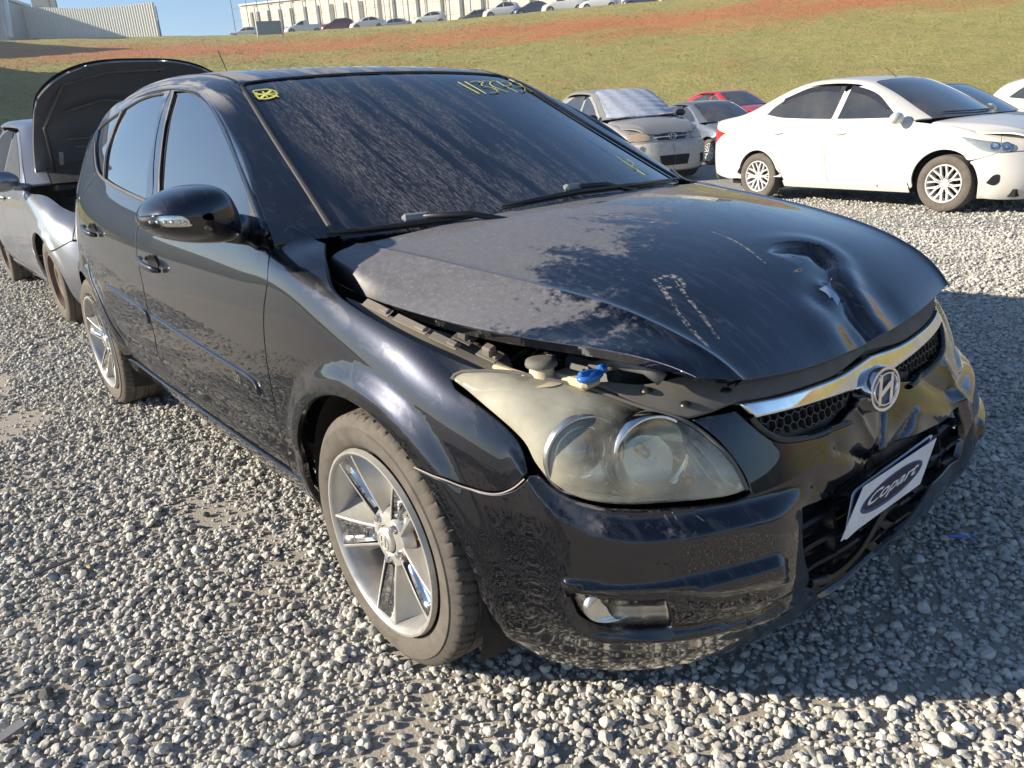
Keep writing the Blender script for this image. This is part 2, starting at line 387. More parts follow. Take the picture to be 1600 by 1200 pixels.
# ================================================================== HERO CAR (car coordinates = world coordinates)
def mk_paint():
    t = NT('black_paint'); co = t.coord(); sx = t.n('SeparateXYZ'); t.t.links.new(co.outputs[0], sx.inputs[0]); X, Y, Z = sx.outputs
    g = t.n('NewGeometry'); sn = t.n('SeparateXYZ'); t.t.links.new(g.outputs['Normal'], sn.inputs[0]); nz = sn.outputs[2]
    up = t.math('POWER', t.math('MAXIMUM', nz, 0.0), 1.5)
    n1 = t.noise(co, 4.2, 9, .66, .5); n2 = t.noise(co, 60, 6, .7); n3 = t.noise(t.coord(scale=(3, 14, 3)), 3, 8, .65, .5)
    # boundary of the washed part of the hood
    a = t.math('SUBTRACT', t.math('SUBTRACT', .20, t.math('MULTIPLY', Y, .5)), X)
    a = t.math('ADD', t.math('MULTIPLY', a, 5.0), t.math('MULTIPLY', t.math('SUBTRACT', n1, .5), 8.5))
    a = t.math('ADD', a, t.math('MULTIPLY', t.math('SUBTRACT', n2, .5), 3.5), clamp=True)
    onhood = t.math('MULTIPLY', t.math('MULTIPLY', t.math('ADD', X, .36), 18.0, clamp=True), t.math('MULTIPLY', t.math('SUBTRACT', t.math('ADD', .805, 0.0), t.math('ABSOLUTE', Y)), 22.0, clamp=True))
    a = t.math('MULTIPLY', a, t.math('ADD', .10, t.math('MULTIPLY', onhood, .90)))
    st = t.ramp(n3, [(.50, 0.), (.62, 1.)]); st2 = t.math('MULTIPLY', st, .20)
    vo = t.n('TexVoronoi'); t.t.links.new(co.outputs[0], vo.inputs['Vector']); vo.inputs['Scale'].default_value = 90
    sp = t.ramp(vo.outputs['Distance'], [(.12, 1.), (.34, .25)]); spn = t.math('MULTIPLY', sp, t.ramp(n2, [(.4, .1), (.65, 1.)]))
    d = t.math('MAXIMUM', t.math('MULTIPLY', a, .66), st2)
    d = t.math('MULTIPLY', d, t.math('ADD', .62, t.math('MULTIPLY', spn, .5)))
    rf = t.noise(t.coord(scale=(.9, 7, .9)), 2.2, 7, .68, .6); rr = t.math('MULTIPLY', t.math('MULTIPLY', t.math('SUBTRACT', Z, 1.28), 12.0, clamp=True), t.ramp(rf, [(.46, .06), (.57, .85)]))
    d = t.math('MULTIPLY', t.math('MAXIMUM', d, rr), up)
    # thin dirt everywhere, more towards the sills and arches
    low = t.ramp(t.math('MULTIPLY', Z, 1.0), [(.15, .022), (.6, .004)])
    e = t.math('MULTIPLY', low, t.ramp(n1, [(.3, .4), (.7, 1.)]))
    d = t.math('MAXIMUM', d, t.math('ADD', e, t.math('MULTIPLY', spn, .018)))
    col = t.mix(t.math('MULTIPLY', d, 1.0), (.0030, .0045, .0115), t.mix(n1, (.32, .305, .30), (.40, .385, .385)))
    scr = t.noise(t.coord(scale=(1, 1, 9), rot=(0, .5, 0)), 40, 2, .5)
    t.P(col=col, metal=t.math('SUBTRACT', .9, t.math('MULTIPLY', d, 2.2), clamp=True), rough=t.math('ADD', .32, t.math('MULTIPLY', d, .5)), coat=t.math('SUBTRACT', 1.0, t.math('MULTIPLY', d, 1.6), clamp=True), coatr=.010, spec=.5)
    t.b.inputs['Coat IOR'].default_value = 1.66
    t.P(normal=t.bump(t.noise(co, 2.2, 2, .4), .06, .02))
    return t.m
def mk_windscreen():
    t = NT('dusty_windscreen'); co = t.coord(); sx = t.n('SeparateXYZ'); t.t.links.new(co.outputs[0], sx.inputs[0]); X, Y, Z = sx.outputs
    st = t.noise(t.coord(scale=(1.2, 16, 1.2)), 1.6, 5, .6, .35); fine = t.noise(t.coord(scale=(.9, 5.5, .9)), 34, 4, .7, .8); big = t.noise(co, 2.1, 3, .5)
    reg = t.math('ADD', t.math('MULTIPLY', t.math('SUBTRACT', .06, Y), 2.2), t.math('MULTIPLY', t.math('SUBTRACT', big, .42), 3.2))
    edge = t.math('MULTIPLY', t.math('SUBTRACT', .60, t.math('ABSOLUTE', Y)), 9.0, clamp=True)
    low = t.math('MULTIPLY', t.math('SUBTRACT', 1.40, Z), 3.0)
    m = t.math('ADD', reg, t.math('MULTIPLY', t.math('SUBTRACT', st, .53), 13.0)); m = t.math('ADD', m, low, clamp=True)
    m = t.math('MULTIPLY', m, edge)
    s2 = t.math('MULTIPLY', m, t.ramp(fine, [(.47, 0.), (.58, 1.)]))
    far = t.math('MULTIPLY', t.ramp(st, [(.52, 0.), (.66, 1.)]), .10)
    d = t.math('ADD', t.math('MULTIPLY', s2, .34), t.math('ADD', far, t.math('MULTIPLY', m, .035)))
    t.P(col=t.mix(d, (.004, .007, .014), (.34, .31, .29)), rough=t.math('ADD', .02, t.math('MULTIPLY', d, .8)), coat=t.math('SUBTRACT', .6, d, clamp=True), coatr=.01)
    return t.m
def mk_tint():
    t = NT('tinted_glass'); co = t.coord(); n = t.noise(co, 5, 5, .6); d = t.ramp(n, [(.35, .0), (.8, .05)])
    t.P(col=t.mix(d, (.010, .014, .020), (.3, .29, .28)), rough=t.math('ADD', .015, t.math('MULTIPLY', d, .8)), coat=1.0, coatr=.01, ior=1.52); return t.m
def mk_tyre():
    t = NT('dusty_rubber'); co = t.coord(); n = t.noise(co, 13, 9, .78, .6); n2 = t.noise(co, 80, 4, .6)
    t.P(col=t.mix(t.ramp(n, [(.28, .25), (.72, 1.)]), (.032, .029, .026), (.145, .124, .102)), rough=.85, normal=t.bump(n2, .25, .002)); return t.m
def mk_lens():
    """yellowed, crazed polycarbonate: mostly clear, some haze"""
    m = bpy.data.materials.new('hazed_lens'); m.use_nodes = True; T = m.node_tree; T.nodes.clear(); o = T.nodes.new('ShaderNodeOutputMaterial')
    tr = T.nodes.new('ShaderNodeBsdfTransparent'); tr.inputs[0].default_value = (.93, .90, .80, 1)
    df = T.nodes.new('ShaderNodeBsdfDiffuse'); df.inputs[0].default_value = (.95, .89, .70, 1)
    gl = T.nodes.new('ShaderNodeBsdfGlossy'); gl.inputs['Roughness'].default_value = .09; gl.inputs[0].default_value = (.9, .9, .88, 1)
    fr = T.nodes.new('ShaderNodeFresnel'); fr.inputs[0].default_value = 1.5
    tc = T.nodes.new('ShaderNodeTexCoord'); nz = T.nodes.new('ShaderNodeTexNoise'); nz.inputs['Scale'].default_value = 5; nz.inputs['Detail'].default_value = 7; T.links.new(tc.outputs['Object'], nz.inputs['Vector'])
    nz2 = T.nodes.new('ShaderNodeTexNoise'); nz2.inputs['Scale'].default_value = 120; T.links.new(tc.outputs['Object'], nz2.inputs['Vector'])
    sx = T.nodes.new('ShaderNodeSeparateXYZ'); T.links.new(tc.outputs['Object'], sx.inputs[0])
    mr = T.nodes.new('ShaderNodeMapRange'); mr.inputs[1].default_value = .58; mr.inputs[2].default_value = .80; mr.inputs[3].default_value = .07; mr.inputs[4].default_value = .34; mx_ = T.nodes.new('ShaderNodeMath'); mx_.operation = 'MULTIPLY_ADD'; T.links.new(sx.outputs[0], mx_.inputs[0]); mx_.inputs[1].default_value = -.22; T.links.new(sx.outputs[2], mx_.inputs[2]); mr.inputs[1].default_value = .46; mr.inputs[2].default_value = .70; T.links.new(mx_.outputs[0], mr.inputs[0])
    ad = T.nodes.new('ShaderNodeMath'); ad.operation = 'MULTIPLY_ADD'; T.links.new(nz.outputs[0], ad.inputs[0]); ad.inputs[1].default_value = 1.25; ad.inputs[2].default_value = -.58
    a2 = T.nodes.new('ShaderNodeMath'); a2.use_clamp = True; T.links.new(ad.outputs[0], a2.inputs[0]); T.links.new(mr.outputs[0], a2.inputs[1])
    m1 = T.nodes.new('ShaderNodeMixShader'); T.links.new(a2.outputs[0], m1.inputs[0]); T.links.new(tr.outputs[0], m1.inputs[1]); T.links.new(df.outputs[0], m1.inputs[2])
    m2 = T.nodes.new('ShaderNodeMixShader'); T.links.new(fr.outputs[0], m2.inputs[0]); T.links.new(m1.outputs[0], m2.inputs[1]); T.links.new(gl.outputs[0], m2.inputs[2]); T.links.new(m2.outputs[0], o.inputs[0])
    return m
def mk_clear(name, tint, haze=0.0, rough=.02):
    m = bpy.data.materials.new(name); m.use_nodes = True; T = m.node_tree; T.nodes.clear(); o = T.nodes.new('ShaderNodeOutputMaterial')
    tr = T.nodes.new('ShaderNodeBsdfTransparent'); tr.inputs[0].default_value = tint+(1,)
    df = T.nodes.new('ShaderNodeBsdfDiffuse'); df.inputs[0].default_value = (.5, .5, .48, 1)
    gl = T.nodes.new('ShaderNodeBsdfGlossy'); gl.inputs['Roughness'].default_value = rough
    fr = T.nodes.new('ShaderNodeFresnel'); fr.inputs[0].default_value = 1.5
    m1 = T.nodes.new('ShaderNodeMixShader'); m1.inputs[0].default_value = haze; T.links.new(tr.outputs[0], m1.inputs[1]); T.links.new(df.outputs[0], m1.inputs[2])
    m2 = T.nodes.new('ShaderNodeMixShader'); T.links.new(fr.outputs[0], m2.inputs[0]); T.links.new(m1.outputs[0], m2.inputs[1]); T.links.new(gl.outputs[0], m2.inputs[2]); T.links.new(m2.outputs[0], o.inputs[0])
    return m
PAINT = mk_paint(); WSC = mk_windscreen(); TINT = mk_tint(); TYRE = mk_tyre(); LENS = mk_lens()
CLEAR = mk_clear('clear_plastic', (.95, .95, .95))
BLACKP = simple('black_plastic', (.012, .012, .013), .38); DARK = simple('dark_void', (.006, .006, .006), .9)
CHROME = simple('chrome', (.80, .80, .80), .06, 1.0); SILV = simple('rim_silver', (.56, .54, .50), .34, .55); REFL = simple('reflector_silver', (.86, .84, .78), .14, 1.0)
GREYP = simple('dusty_grey_plastic', (.13, .12, .105), .75); BEIGE = simple('dusty_metal', (.36, .31, .25), .7); WHITEP = simple('white_card', (.78, .78, .78), .5)
NAVY = simple('navy_print', (.012, .02, .10), .4); BLUEP = simple('blue_plastic', (.03, .16, .55), .35); YEL = simple('yellow_marker', (.75, .72, .16), .6); RUST = simple('rusty_steel', (.16, .075, .04), .8)
BRIGHT = simple('bright_edge', (.55, .55, .54), .25, .9); CREAMP = simple('cream_plastic', (.55, .45, .30), .5); AMBER = simple('amber', (.75, .30, .03), .3); SILPAINTED = simple('bright_silver', (.70, .69, .66), .25, .3)

car = thing('hatchback_car', 'black five-door hatchback in the foreground with dented hood and broken front bumper', 'car')
# --- side / front shell: columns from front centre to rear, rows sill -> roof rail
fz = [.122, .185, .28, .37, .46, .54, .60, .655, .70, .74, .765, .78, .785, .785]
def col_(xs, ys, zs): return [(x, y, z) for x, y, z in zip(xs, ys, zs)]
HC = []
HC.append(col_([.688, .743, .783, .788, .763, .738, .713, .698, .683, .658, .623, .583, .543, .493], [0]*14, fz))
HC.append(col_([.685, .74, .78, .785, .76, .735, .71, .695, .68, .655, .62, .58, .54, .49], [.15]*14, fz))
HC.append(col_([.672, .727, .767, .772, .75, .725, .70, .683, .665, .64, .605, .565, .525, .48], [.31]*14, fz))
HC.append(col_([.64, .69, .725, .73, .715, .695, .67, .65, .63, .60, .565, .53, .49, .45], [.46, .47, .48, .48, .48, .48, .48, .475, .465, .455, .45, .44, .43, .42], fz))
HC.append(col_([.57, .62, .645, .65, .635, .615, .59, .565, .54, .51, .475, .445, .415, .385], [.58, .61, .63, .635, .635, .635, .63, .62, .605, .585, .56, .54, .52, .50], [.122, .185, .28, .37, .46, .54, .60, .655, .70, .735, .76, .775, .785, .785]))
HC.append(col_([.49, .53, .55, .555, .545, .53, .51, .49, .465, .435, .405, .38, .355, .33], [.67, .70, .72, .73, .73, .73, .725, .715, .70, .68, .655, .63, .60, .57], [.124, .19, .285, .37, .46, .54, .605, .66, .705, .74, .765, .78, .79, .79]))
HC.append(col_([.40, .43, .445, .45, .445, .435, .42, .40, .38, .355, .33, .31, .29, .27], [.73, .77, .79, .802, .805, .805, .80, .79, .775, .75, .722, .69, .655, .62], [.128, .195, .29, .375, .465, .545, .615, .67, .715, .75, .775, .79, .80, .80]))
HC.append(col_([.29, .31, .32, .32, .315, .31, .30, .285, .27, .255, .24, .23, .22, .21], [.765, .81, .837, .85, .857, .858, .853, .843, .826, .80, .765, .73, .69, .65], [.14, .205, .30, .39, .48, .56, .63, .69, .735, .77, .795, .81, .82, .82]))
HC.append(col_([.15]*14, [.775, .825, .857, .874, .882, .883, .878, .865, .846, .82, .79, .755, .715, .67], [.17, .23, .32, .42, .505, .585, .66, .722, .772, .812, .836, .846, .85, .85]))
HC.append(col_([0.]*14, [.78, .83, .862, .88, .888, .888, .884, .874, .858, .834, .80, .765, .73, .69], [.17, .23, .32, .42, .51, .60, .68, .75, .805, .845, .87, .88, .885, .885]))
HC.append(col_([-.17]*14, [.78, .83, .862, .88, .888, .889, .885, .878, .864, .842, .808, .775, .74, .70], [.17, .23, .32, .42, .515, .61, .70, .775, .84, .885, .915, .93, .935, .935]))
zs_ = np.array([.17, .24, .33, .43, .53, .63, .73, .81, .885, .95, 1.01, 1.12, 1.26, 1.40])
ys_ = np.array([.78, .83, .862, .880, .888, .889, .886, .878, .863, .842, .812, .768, .708, .640])
for x, dz, dy in [(-.34, -.02, .0), (-.52, -.005, 0), (-.8, 0, 0), (-1.15, .0, .0), (-1.55, .01, .0), (-1.95, .03, .0), (-2.3, .05, -.002), (-2.65, .075, -.012), (-2.95, .09, -.045), (-3.18, .10, -.11), (-3.30, .10, -.22)]:
    k = sstep((zs_-.6)/.4); HC.append(col_([x+.03*max(0, -x-2.6)*0 for _ in zs_], ys_+dy-(.0 if x > -2.5 else .03*k*(-x-2.5)/.5), zs_+dz*k*(1-sstep((zs_-1.05)/.35)*1.0)))
HC.append(col_([-3.38]*14, ys_*.62, zs_+.1*sstep((zs_-.6)/.4)*(1-sstep((zs_-1.05)/.35))))
HC.append(col_([-3.41]*14, ys_*.30, zs_+.1*sstep((zs_-.6)/.4)*(1-sstep((zs_-1.05)/.35))))
HC.append(col_([-3.42]*14, ys_*0, zs_+.1*sstep((zs_-.6)/.4)*(1-sstep((zs_-1.05)/.35))))
HC.insert(12, [tuple(q) for q in HC[11]])
for ci, x in ((11, -.33), (12, -.44)):
    for r_, (y, z) in zip(range(8, 14), ((.868, .876), (.848, .925), (.815, .949), (.77, .962), (.72, .968), (.68, .972))): HC[ci][r_] = (x, y, z)
    HC[ci] = [(x, y, z) for (_, y, z) in HC[ci]]
HC[13] = [(-.56, y, z) for (_, y, z) in HC[13]]
for ci in range(1, 7): HC[ci] = [(x+.016, y*1.01, z) for (x, y, z) in HC[ci]]
HC = np.array(HC); nh = len(HC)
right = HC[::-1].copy(); right[..., 1] *= -1
SG = np.concatenate([right[:-1], HC], 0); UC = nh-1.
for k_, dx_, dy_ in ((2, .008, 0), (3, .022, .0), (4, .036, .012), (5, .036, .022), (6, .022, .018)):      # the far corner of the bumper has sprung outwards
    for r_ in range(0, 7): SG[nh-1+k_, r_] += [dx_*(1-.10*r_), dy_*(1-.10*r_), 0]
ARCHF = (-.025, .30, .368); ARCHR = (-2.68, .305, .362)
S0 = Surf(SG)
fogL = [(868, 884), (960, 900), (1100, 886), (1205, 857, 'c'), (1222, 880), (1226, 940, 'c'), (1190, 965), (1100, 975), (1000, 985), (930, 982), (895, 950)]
FOGP = smooth_loop(S0, [(878, 922), (960, 930), (1036, 929), (1110, 940), (1222, 918, 'c'), (1226, 942, 'c'), (1190, 966), (1100, 982), (1000, 994), (925, 988)], .02)
BLADE = smooth_loop(S0, [(880, 888), (960, 899), (1100, 884), (1200, 856), (1216, 866, 'c'), (1219, 900, 'c'), (1110, 922), (1036, 916), (960, 916), (890, 910)], .02)
cr1 = resolve(S0, [(800, 700), (835, 752), (870, 785), (920, 812), (970, 824), (1060, 822), (1130, 808), (1212, 786)])[0]
_ds = .28
CREASES = [((-.20, .545), (-.06, .475), -.007, .014), ((-.06, .475), (.02, .56), -.008, .012), ((-.10, .60), (-.05, .50), .005, .012), ((.0, .46), (.13, .53), -.007, .014), ((.13, .53), (.30, .47), .006, .016), ((.20, .60), (.33, .52), -.010, .020), ((-.05, .50), (-.02, .43), -.010, .010), ((.36, .58), (.40, .42), .008, .02), ((-.30, .50), (-.22, .44), -.004, .015)]
def SDISP(P, u, v, N):
    d = np.zeros(u.shape); ay = np.abs(P[..., 1])
    for (cx, cz, R) in (ARCHF, ARCHR):
        r = np.hypot(P[..., 0]-cx, P[..., 2]-cz); k = sstep((ay-.69)/.07)*sstep((P[..., 2]-.12)/.15)
        d += .017*sstep((R+.085-r)/.06)*k
    # crease in the doors above the sill, moulded waist
    side = sstep((-.25-P[..., 0])/.15)*sstep((P[..., 0]+2.35)/.15)*sstep((ay-.7)/.05)
    d -= .008*np.exp(-((P[..., 2]-.40)/.05)**2)*side
    q = np.stack([np.where(u > UC, 2*UC-u, u), v], -1).reshape(-1, 2)
    fr = (P[..., 0].ravel() > .2)
    if fr.any():
        dd = np.zeros(len(q)); Q = q[fr]
        # shelf under the headlamp
        vv = np.interp(Q[:, 0], cr1[:, 0], cr1[:, 1]); k = sstep((Q[:, 0]-cr1[:, 0].min()+.2)/.9)*sstep((cr1[:, 0].max()+.6-Q[:, 0])/.8)
        dd[fr] += .026*sstep((vv-Q[:, 1])/.46+.5)*k*sstep((Q[:, 1]-1.2)/1.2)
        # fog lamp scoop
        S2 = np.array([.155, .085]); b, _, _ = sdline(Q*S2, FOGP*S2, True); ins = inpoly(Q, FOGP); vmid = np.interp(Q[:, 0], [FOGP[:, 0].min(), FOGP[:, 0].max()], [2.2, 2.2])
        dd[fr] -= np.where(ins, .020*sstep(b/.018), 0); b, _, _ = sdline(Q*S2, BLADE*S2, True); dd[fr] += np.where(inpoly(Q, BLADE), .017*sstep(b/.022), 0)
        # buckled skin of the bumper, left of centre
        if u.size:
            ur = u.reshape(-1)[fr]; Pr = P.reshape(-1, 3)[fr]
            for (cy, cz, s, h) in ((-.10, .50, .050, -.020), (-.03, .50, .035, .016), (.06, .55, .05, -.014), (.13, .49, .04, .012), (-.22, .58, .06, -.008), (.27, .58, .07, -.02), (.34, .50, .05, .012), (.30, .36, .05, -.02)):
                dd[fr] += _ds*h*np.exp(-(((Pr[:, 1]-cy)/s)**2+((Pr[:, 2]-cz)/(s*.8))**2))
            yz = Pr[:, 1:3]
            for (a_, b_, h_, w_) in CREASES:
                dl, sg_, _ = sdline(yz, np.array([a_, b_])); dd[fr] += h_*np.exp(-(dl/w_)**1.3)
            dd[fr] += .0014*np.sin(Pr[:, 1]*46+Pr[:, 2]*18)*np.exp(-(((Pr[:, 1]-.05)/.22)**2+((Pr[:, 2]-.52)/.09)**2))
        d = d+dd.reshape(d.shape)
    return P+N*d[..., None]
S = Surf(SG, SDISP)
def sym(surf, pts, uc):
    """open curve on the right half starting and ending on the centre line, mirrored to a closed loop"""
    L = smooth_loop(surf, pts, .012, closed=False); R = mirror_uv(surf, L[::-1]); return np.concatenate([L, R[1:-1]])
# --- top shell (windscreen, roof, tailgate)
TR = [  # centre(x,z), quarter y, g(x,y,z), p(x,y,z), e(x,y,z)
 ((-.17, .975), (-.376, .71, .968), (-.41, .785, .965), (-.45, .84, .955)),
 ((-.42, 1.095), (-.60, .672, 1.085), (-.61, .735, 1.083), (-.66, .785, 1.085)),
 ((-.72, 1.24), (-.86, .632, 1.222), (-.86, .690, 1.218), (-.87, .727, 1.215)),
 ((-.97, 1.347), (-1.06, .596, 1.336), (-1.06, .648, 1.330), (-1.07, .690, 1.305)),
 ((-1.13, 1.410), (-1.18, .571, 1.392), (-1.19, .625, 1.385), (-1.22, .660, 1.362)),
 ((-1.33, 1.447), (-1.36, .56, 1.430), (-1.37, .612, 1.420), (-1.40, .642, 1.398)),
 ((-1.70, 1.475), (-1.70, .555, 1.458), (-1.70, .605, 1.446), (-1.70, .638, 1.422)),
 ((-2.10, 1.478), (-2.10, .55, 1.458), (-2.10, .602, 1.442), (-2.10, .640, 1.408)),
 ((-2.50, 1.458), (-2.48, .535, 1.430), (-2.47, .595, 1.408), (-2.45, .655, 1.355)),
 ((-2.85, 1.415), (-2.80, .51, 1.375), (-2.76, .59, 1.335), (-2.70, .665, 1.26)),
 ((-3.10, 1.35), (-3.02, .50, 1.28), (-2.96, .60, 1.20), (-2.90, .69, 1.12)),
 ((-3.26, 1.15), (-3.20, .52, 1.10), (-3.12, .64, 1.05), (-3.05, .74, 1.00)),
 ((-3.38, .90), (-3.32, .52, .88), (-3.24, .66, .86), (-3.16, .77, .84)),
]
rows = []
for (c, g, p, e) in TR:
    g = np.array(g); c3 = np.array([c[0], 0, c[1]]); hf = [c3]
    for f in (.38, .74): hf.append(np.array([c3[0]+(g[0]-c3[0])*f**2.2, g[1]*f, c3[2]+(g[2]-c3[2])*f**2.4]))
    hf += [g, np.array(p), np.array(e)]
    rows.append([q*[1, -1, 1] for q in hf[:0:-1]]+hf)
TGr = np.array(rows).transpose(1, 0, 2)          # (u across 11, v along 13)
T_ = Surf(TGr); UG = 2.; UGR = 8.                # glass edges at u=2 and u=8
# --- hood
HR = [  # front -> rear ; right edge, right flank, right crease, inner, centre, inner left, left crease, left flank, left edge
 [(.640, -.535, .770), (.656, -.500, .764), (.674, -.455, .750), (.700, -.25, .724), (.703, 0, .722), (.694, .25, .733), (.664, .462, .752), (.648, .505, .745), (.635, .54, .735)],
 [(.600, -.585, .806), (.622, -.535, .800), (.640, -.475, .788), (.665, -.25, .768), (.672, 0, .757), (.665, .25, .768), (.637, .475, .785), (.612, .535, .770), (.595, .58, .755)],
 [(.520, -.662, .838), (.545, -.590, .832), (.575, -.490, .818), (.595, -.25, .815), (.602, 0, .812), (.597, .25, .822), (.56, .50, .835), (.53, .59, .805), (.50, .655, .775)],
 [(.365, -.722, .842), (.405, -.630, .852), (.445, -.517, .864), (.475, -.26, .878), (.485, 0, .882), (.475, .26, .888), (.43, .525, .877), (.40, .63, .845), (.36, .71, .808)],
 [(.220, -.752, .846), (.255, -.660, .866), (.300, -.550, .886), (.335, -.27, .914), (.345, 0, .922), (.335, .27, .922), (.29, .555, .903), (.25, .66, .875), (.21, .74, .830)],
 [(.030, -.762, .850), (.060, -.690, .882), (.095, -.596, .911), (.140, -.29, .950), (.152, 0, .962), (.140, .29, .957), (.09, .60, .930), (.06, .70, .905), (.02, .757, .858)],
 [(-.150, -.765, .855), (-.138, -.745, .915), (-.110, -.640, .936), (-.050, -.31, .975), (-.035, 0, .985), (-.05, .31, .978), (-.11, .64, .948), (-.14, .745, .925), (-.15, .762, .866)],
 [(-.312, -.770, .886), (-.296, -.762, .948), (-.284, -.694, .957), (-.23, -.33, .985), (-.205, 0, .992), (-.23, .33, .986), (-.29, .694, .962), (-.30, .76, .952), (-.312, .768, .892)],
]
HG = np.array(HR).transpose(1, 0, 2)
# sharpen the two character lines by doubling their columns
lr = lambda a, b_, f: HG[a:a+1]+(HG[b_:b_+1]-HG[a:a+1])*f
HG = np.concatenate([HG[:2], lr(2, 1, .13), HG[2:3], lr(2, 3, .045), lr(2, 3, .3), HG[3:6], lr(6, 5, .3), lr(6, 5, .045), HG[6:7], lr(6, 7, .13), HG[7:]], 0)
H0 = Surf(HG)
def xyof(surf, pts):
    r, _ = resolve(surf, pts); return surf.ev(r[:, 0], r[:, 1])[:, :2]
FOLD = xyof(H0, [(1196, 392), (1215, 381), (1250, 379), (1280, 386), (1300, 402), (1306, 425), (1312, 445), (1335, 470), (1350, 495), (1372, 519)])
FOLD = np.array([ (2*q**3-3*q**2+1)*a+(q**3-2*q**2+q)*(b-z)/2+(-2*q**3+3*q**2)*b+(q**3-q**2)*(c-a)/2 for z, a, b, c in zip(FOLD[[0]+list(range(len(FOLD)-2))], FOLD[:-1], FOLD[1:], FOLD[list(range(2, len(FOLD)))+[-1]]) for q in (0, .2, .4, .6, .8)]+[FOLD[-1]])
def HDISP(P, u, v, N):
    q = P.reshape(-1, 3); d = np.zeros(len(q)); Q = q[:, :2]
    b, sg, s = sdline(Q, FOLD); sg = np.where(sg == 0, 1, sg)
    # which side is the dented one: the side of a probe point
    pb = xy_probe; s0 = sdline(pb[None], FOLD)[1][0]
    sd = b*sg*s0       # positive on the dented side
    dep = np.interp(s, [0, .10, .22, .40, .50, .62, .8, 1.0], [0.0, .010, .019, .023, .027, .015, .012, .019]); w_ = np.interp(s, [0, .3, .55, 1], [.055, .055, .055, .06])
    prof = sstep((sd+.005)/.017)*np.exp(-(np.maximum(sd, 0)/w_)**1.6)
    d -= dep*prof*np.where(s >= 1, np.exp(-b/.05), 1)*np.where(s <= 0, np.exp(-b/.03), 1)
    d += np.interp(s, [0, .4, .6, 1], [0, .003, .006, .006])*np.exp(-((sd+.028)/.028)**2)
    # kink beside the tear and shallow waves
    for (x, y, r, h) in dents: d += .6*h*np.exp(-((q[:, 0]-x)**2+(q[:, 1]-y)**2)/r**2)
    uu_ = u.reshape(-1); d += .0055*(np.exp(-((uu_-3.)/.8)**2)+np.exp(-((uu_-(len(HG)-4.))/.8)**2))
    return P+N*d.reshape(u.shape)[..., None]
xy_probe = xyof(H0, [(1240, 430)])[0]
dp = xyof(H0, [(1296, 452), (1282, 470), (1330, 440), (1300, 520), (1390, 480), (1335, 528), (1150, 430)])
dents = [(dp[0][0], dp[0][1], .022, .012), (dp[1][0], dp[1][1], .03, -.010), (dp[2][0], dp[2][1], .04, .006), (dp[3][0], dp[3][1], .06, .008), (dp[4][0], dp[4][1], .05, -.008), (dp[5][0], dp[5][1], .035, -.012), (dp[6][0], dp[6][1], .12, -.004)]
H = Surf(HG, HDISP)
HN = H.nu-1
# ------------------------------------------------------------------ panels
def arc(c, a0, a1, n, R=None):
    R = R or c[2]; return [('xz', c[0]+R*math.cos(math.radians(a0+(a1-a0)*k/(n-1))), c[1]+R*math.sin(math.radians(a0+(a1-a0)*k/(n-1)))) for k in range(n)]
def cc(p): return tuple(p)+('c',)
bump_loop = sym(S, [('uv', UC, 6.55), (1300, 672), (1262, 686), (1218, 690), (1192, 676, 'c'), (1150, 641, 'c'), (1112, 648), (1078, 655, 'c'), (1122, 690), (1157, 735), (1172, 770, 'c'), (1150, 781), (1050, 794), (960, 797), (900, 784), (862, 762), (838, 743), (828, 741, 'c'), (805, 762), (772, 771), (730, 762), (690, 748), (646, 729, 'c')]+arc(ARCHF, 42, 3, 8)[1:-1]+[('xz', .338, .262, 'c'), (800, 1010), (870, 1037), (950, 1052), (1020, 1050), (1100, 1031), ('uv', UC-2.9, .12), ('uv', UC-1.5, .10), ('uv', UC, .10)], UC)
grille_hole = sym(S, [('uv', UC, 4.35), (1300, 776), (1256, 797, 'c'), (1258, 860), (1268, 913, 'c'), ('uv', UC-1.4, 1.15), ('uv', UC, 1.15)], UC)
lf = grille_hole[:, 0] > UC+.15; grille_hole[lf, 1] = np.maximum(grille_hole[lf, 1], 1.15+1.55*np.clip((grille_hole[lf, 0]-UC-.15)/1.0, 0, 1)); fog_hole_r = smooth_loop(S, [(884, 926, 'c'), (940, 936), (1000, 941), (1037, 939, 'c'), (1045, 960), (1047, 980, 'c'), (990, 984), (945, 980), (908, 962)], .012)
bmp = panel('front_bumper', S, [bump_loop, grille_hole, fog_hole_r, mirror_uv(S, fog_hole_r)[::-1]], PAINT, car, h=.0085, hb=.010)[0]
fender = [(423, 391, 'c'), (436, 366), (453, 350, 'c'), (483, 366), (510, 380, 'c'), (511, 410), (514, 436), (527, 459), (600, 507), (700, 557), (752, 577, 'c'), (706, 589, 'c'), (712, 606), (745, 630), (783, 660), (812, 692), (828, 738, 'c'), (805, 762), (772, 771), (730, 762), (690, 748), (646, 729, 'c')]+arc(ARCHF, 42, 187, 16)[1:-1]+[('xz', -.392, .245, 'c'), ('xz', -.44, .24, 'c'), (462, 742), (447, 705), (430, 640), (418, 575), (412, 520), (412, 480), (417, 440)]
panel('front_fender', S, [fender], PAINT, car, h=.016, both=True)
frontdoor = [(423, 391, 'c'), (417, 440), (412, 480), (412, 520), (418, 575), (430, 640), (447, 705), (459, 738), ('xz', -.46, .315, 'c'), ('xz', -1.0, .305), ('xz', -1.50, .305, 'c'), (254, 567), (242, 527), (232, 490), (222, 440), (213, 393), (214, 359), (225, 335), (238, 300), (240, 255), (245, 210), (256, 165), (267, 130, 'c'), (292, 130), (315, 139), (333, 158), (358, 201), (383, 254), (404, 325)]
fwin = [(271, 145, 'c'), (293, 144), (314, 152), (332, 170), (346, 190), (359, 219), (372, 255), (384, 300), (391, 340), (393, 366, 'c'), (330, 340), (249, 308, 'c'), (251, 250), (259, 190)]
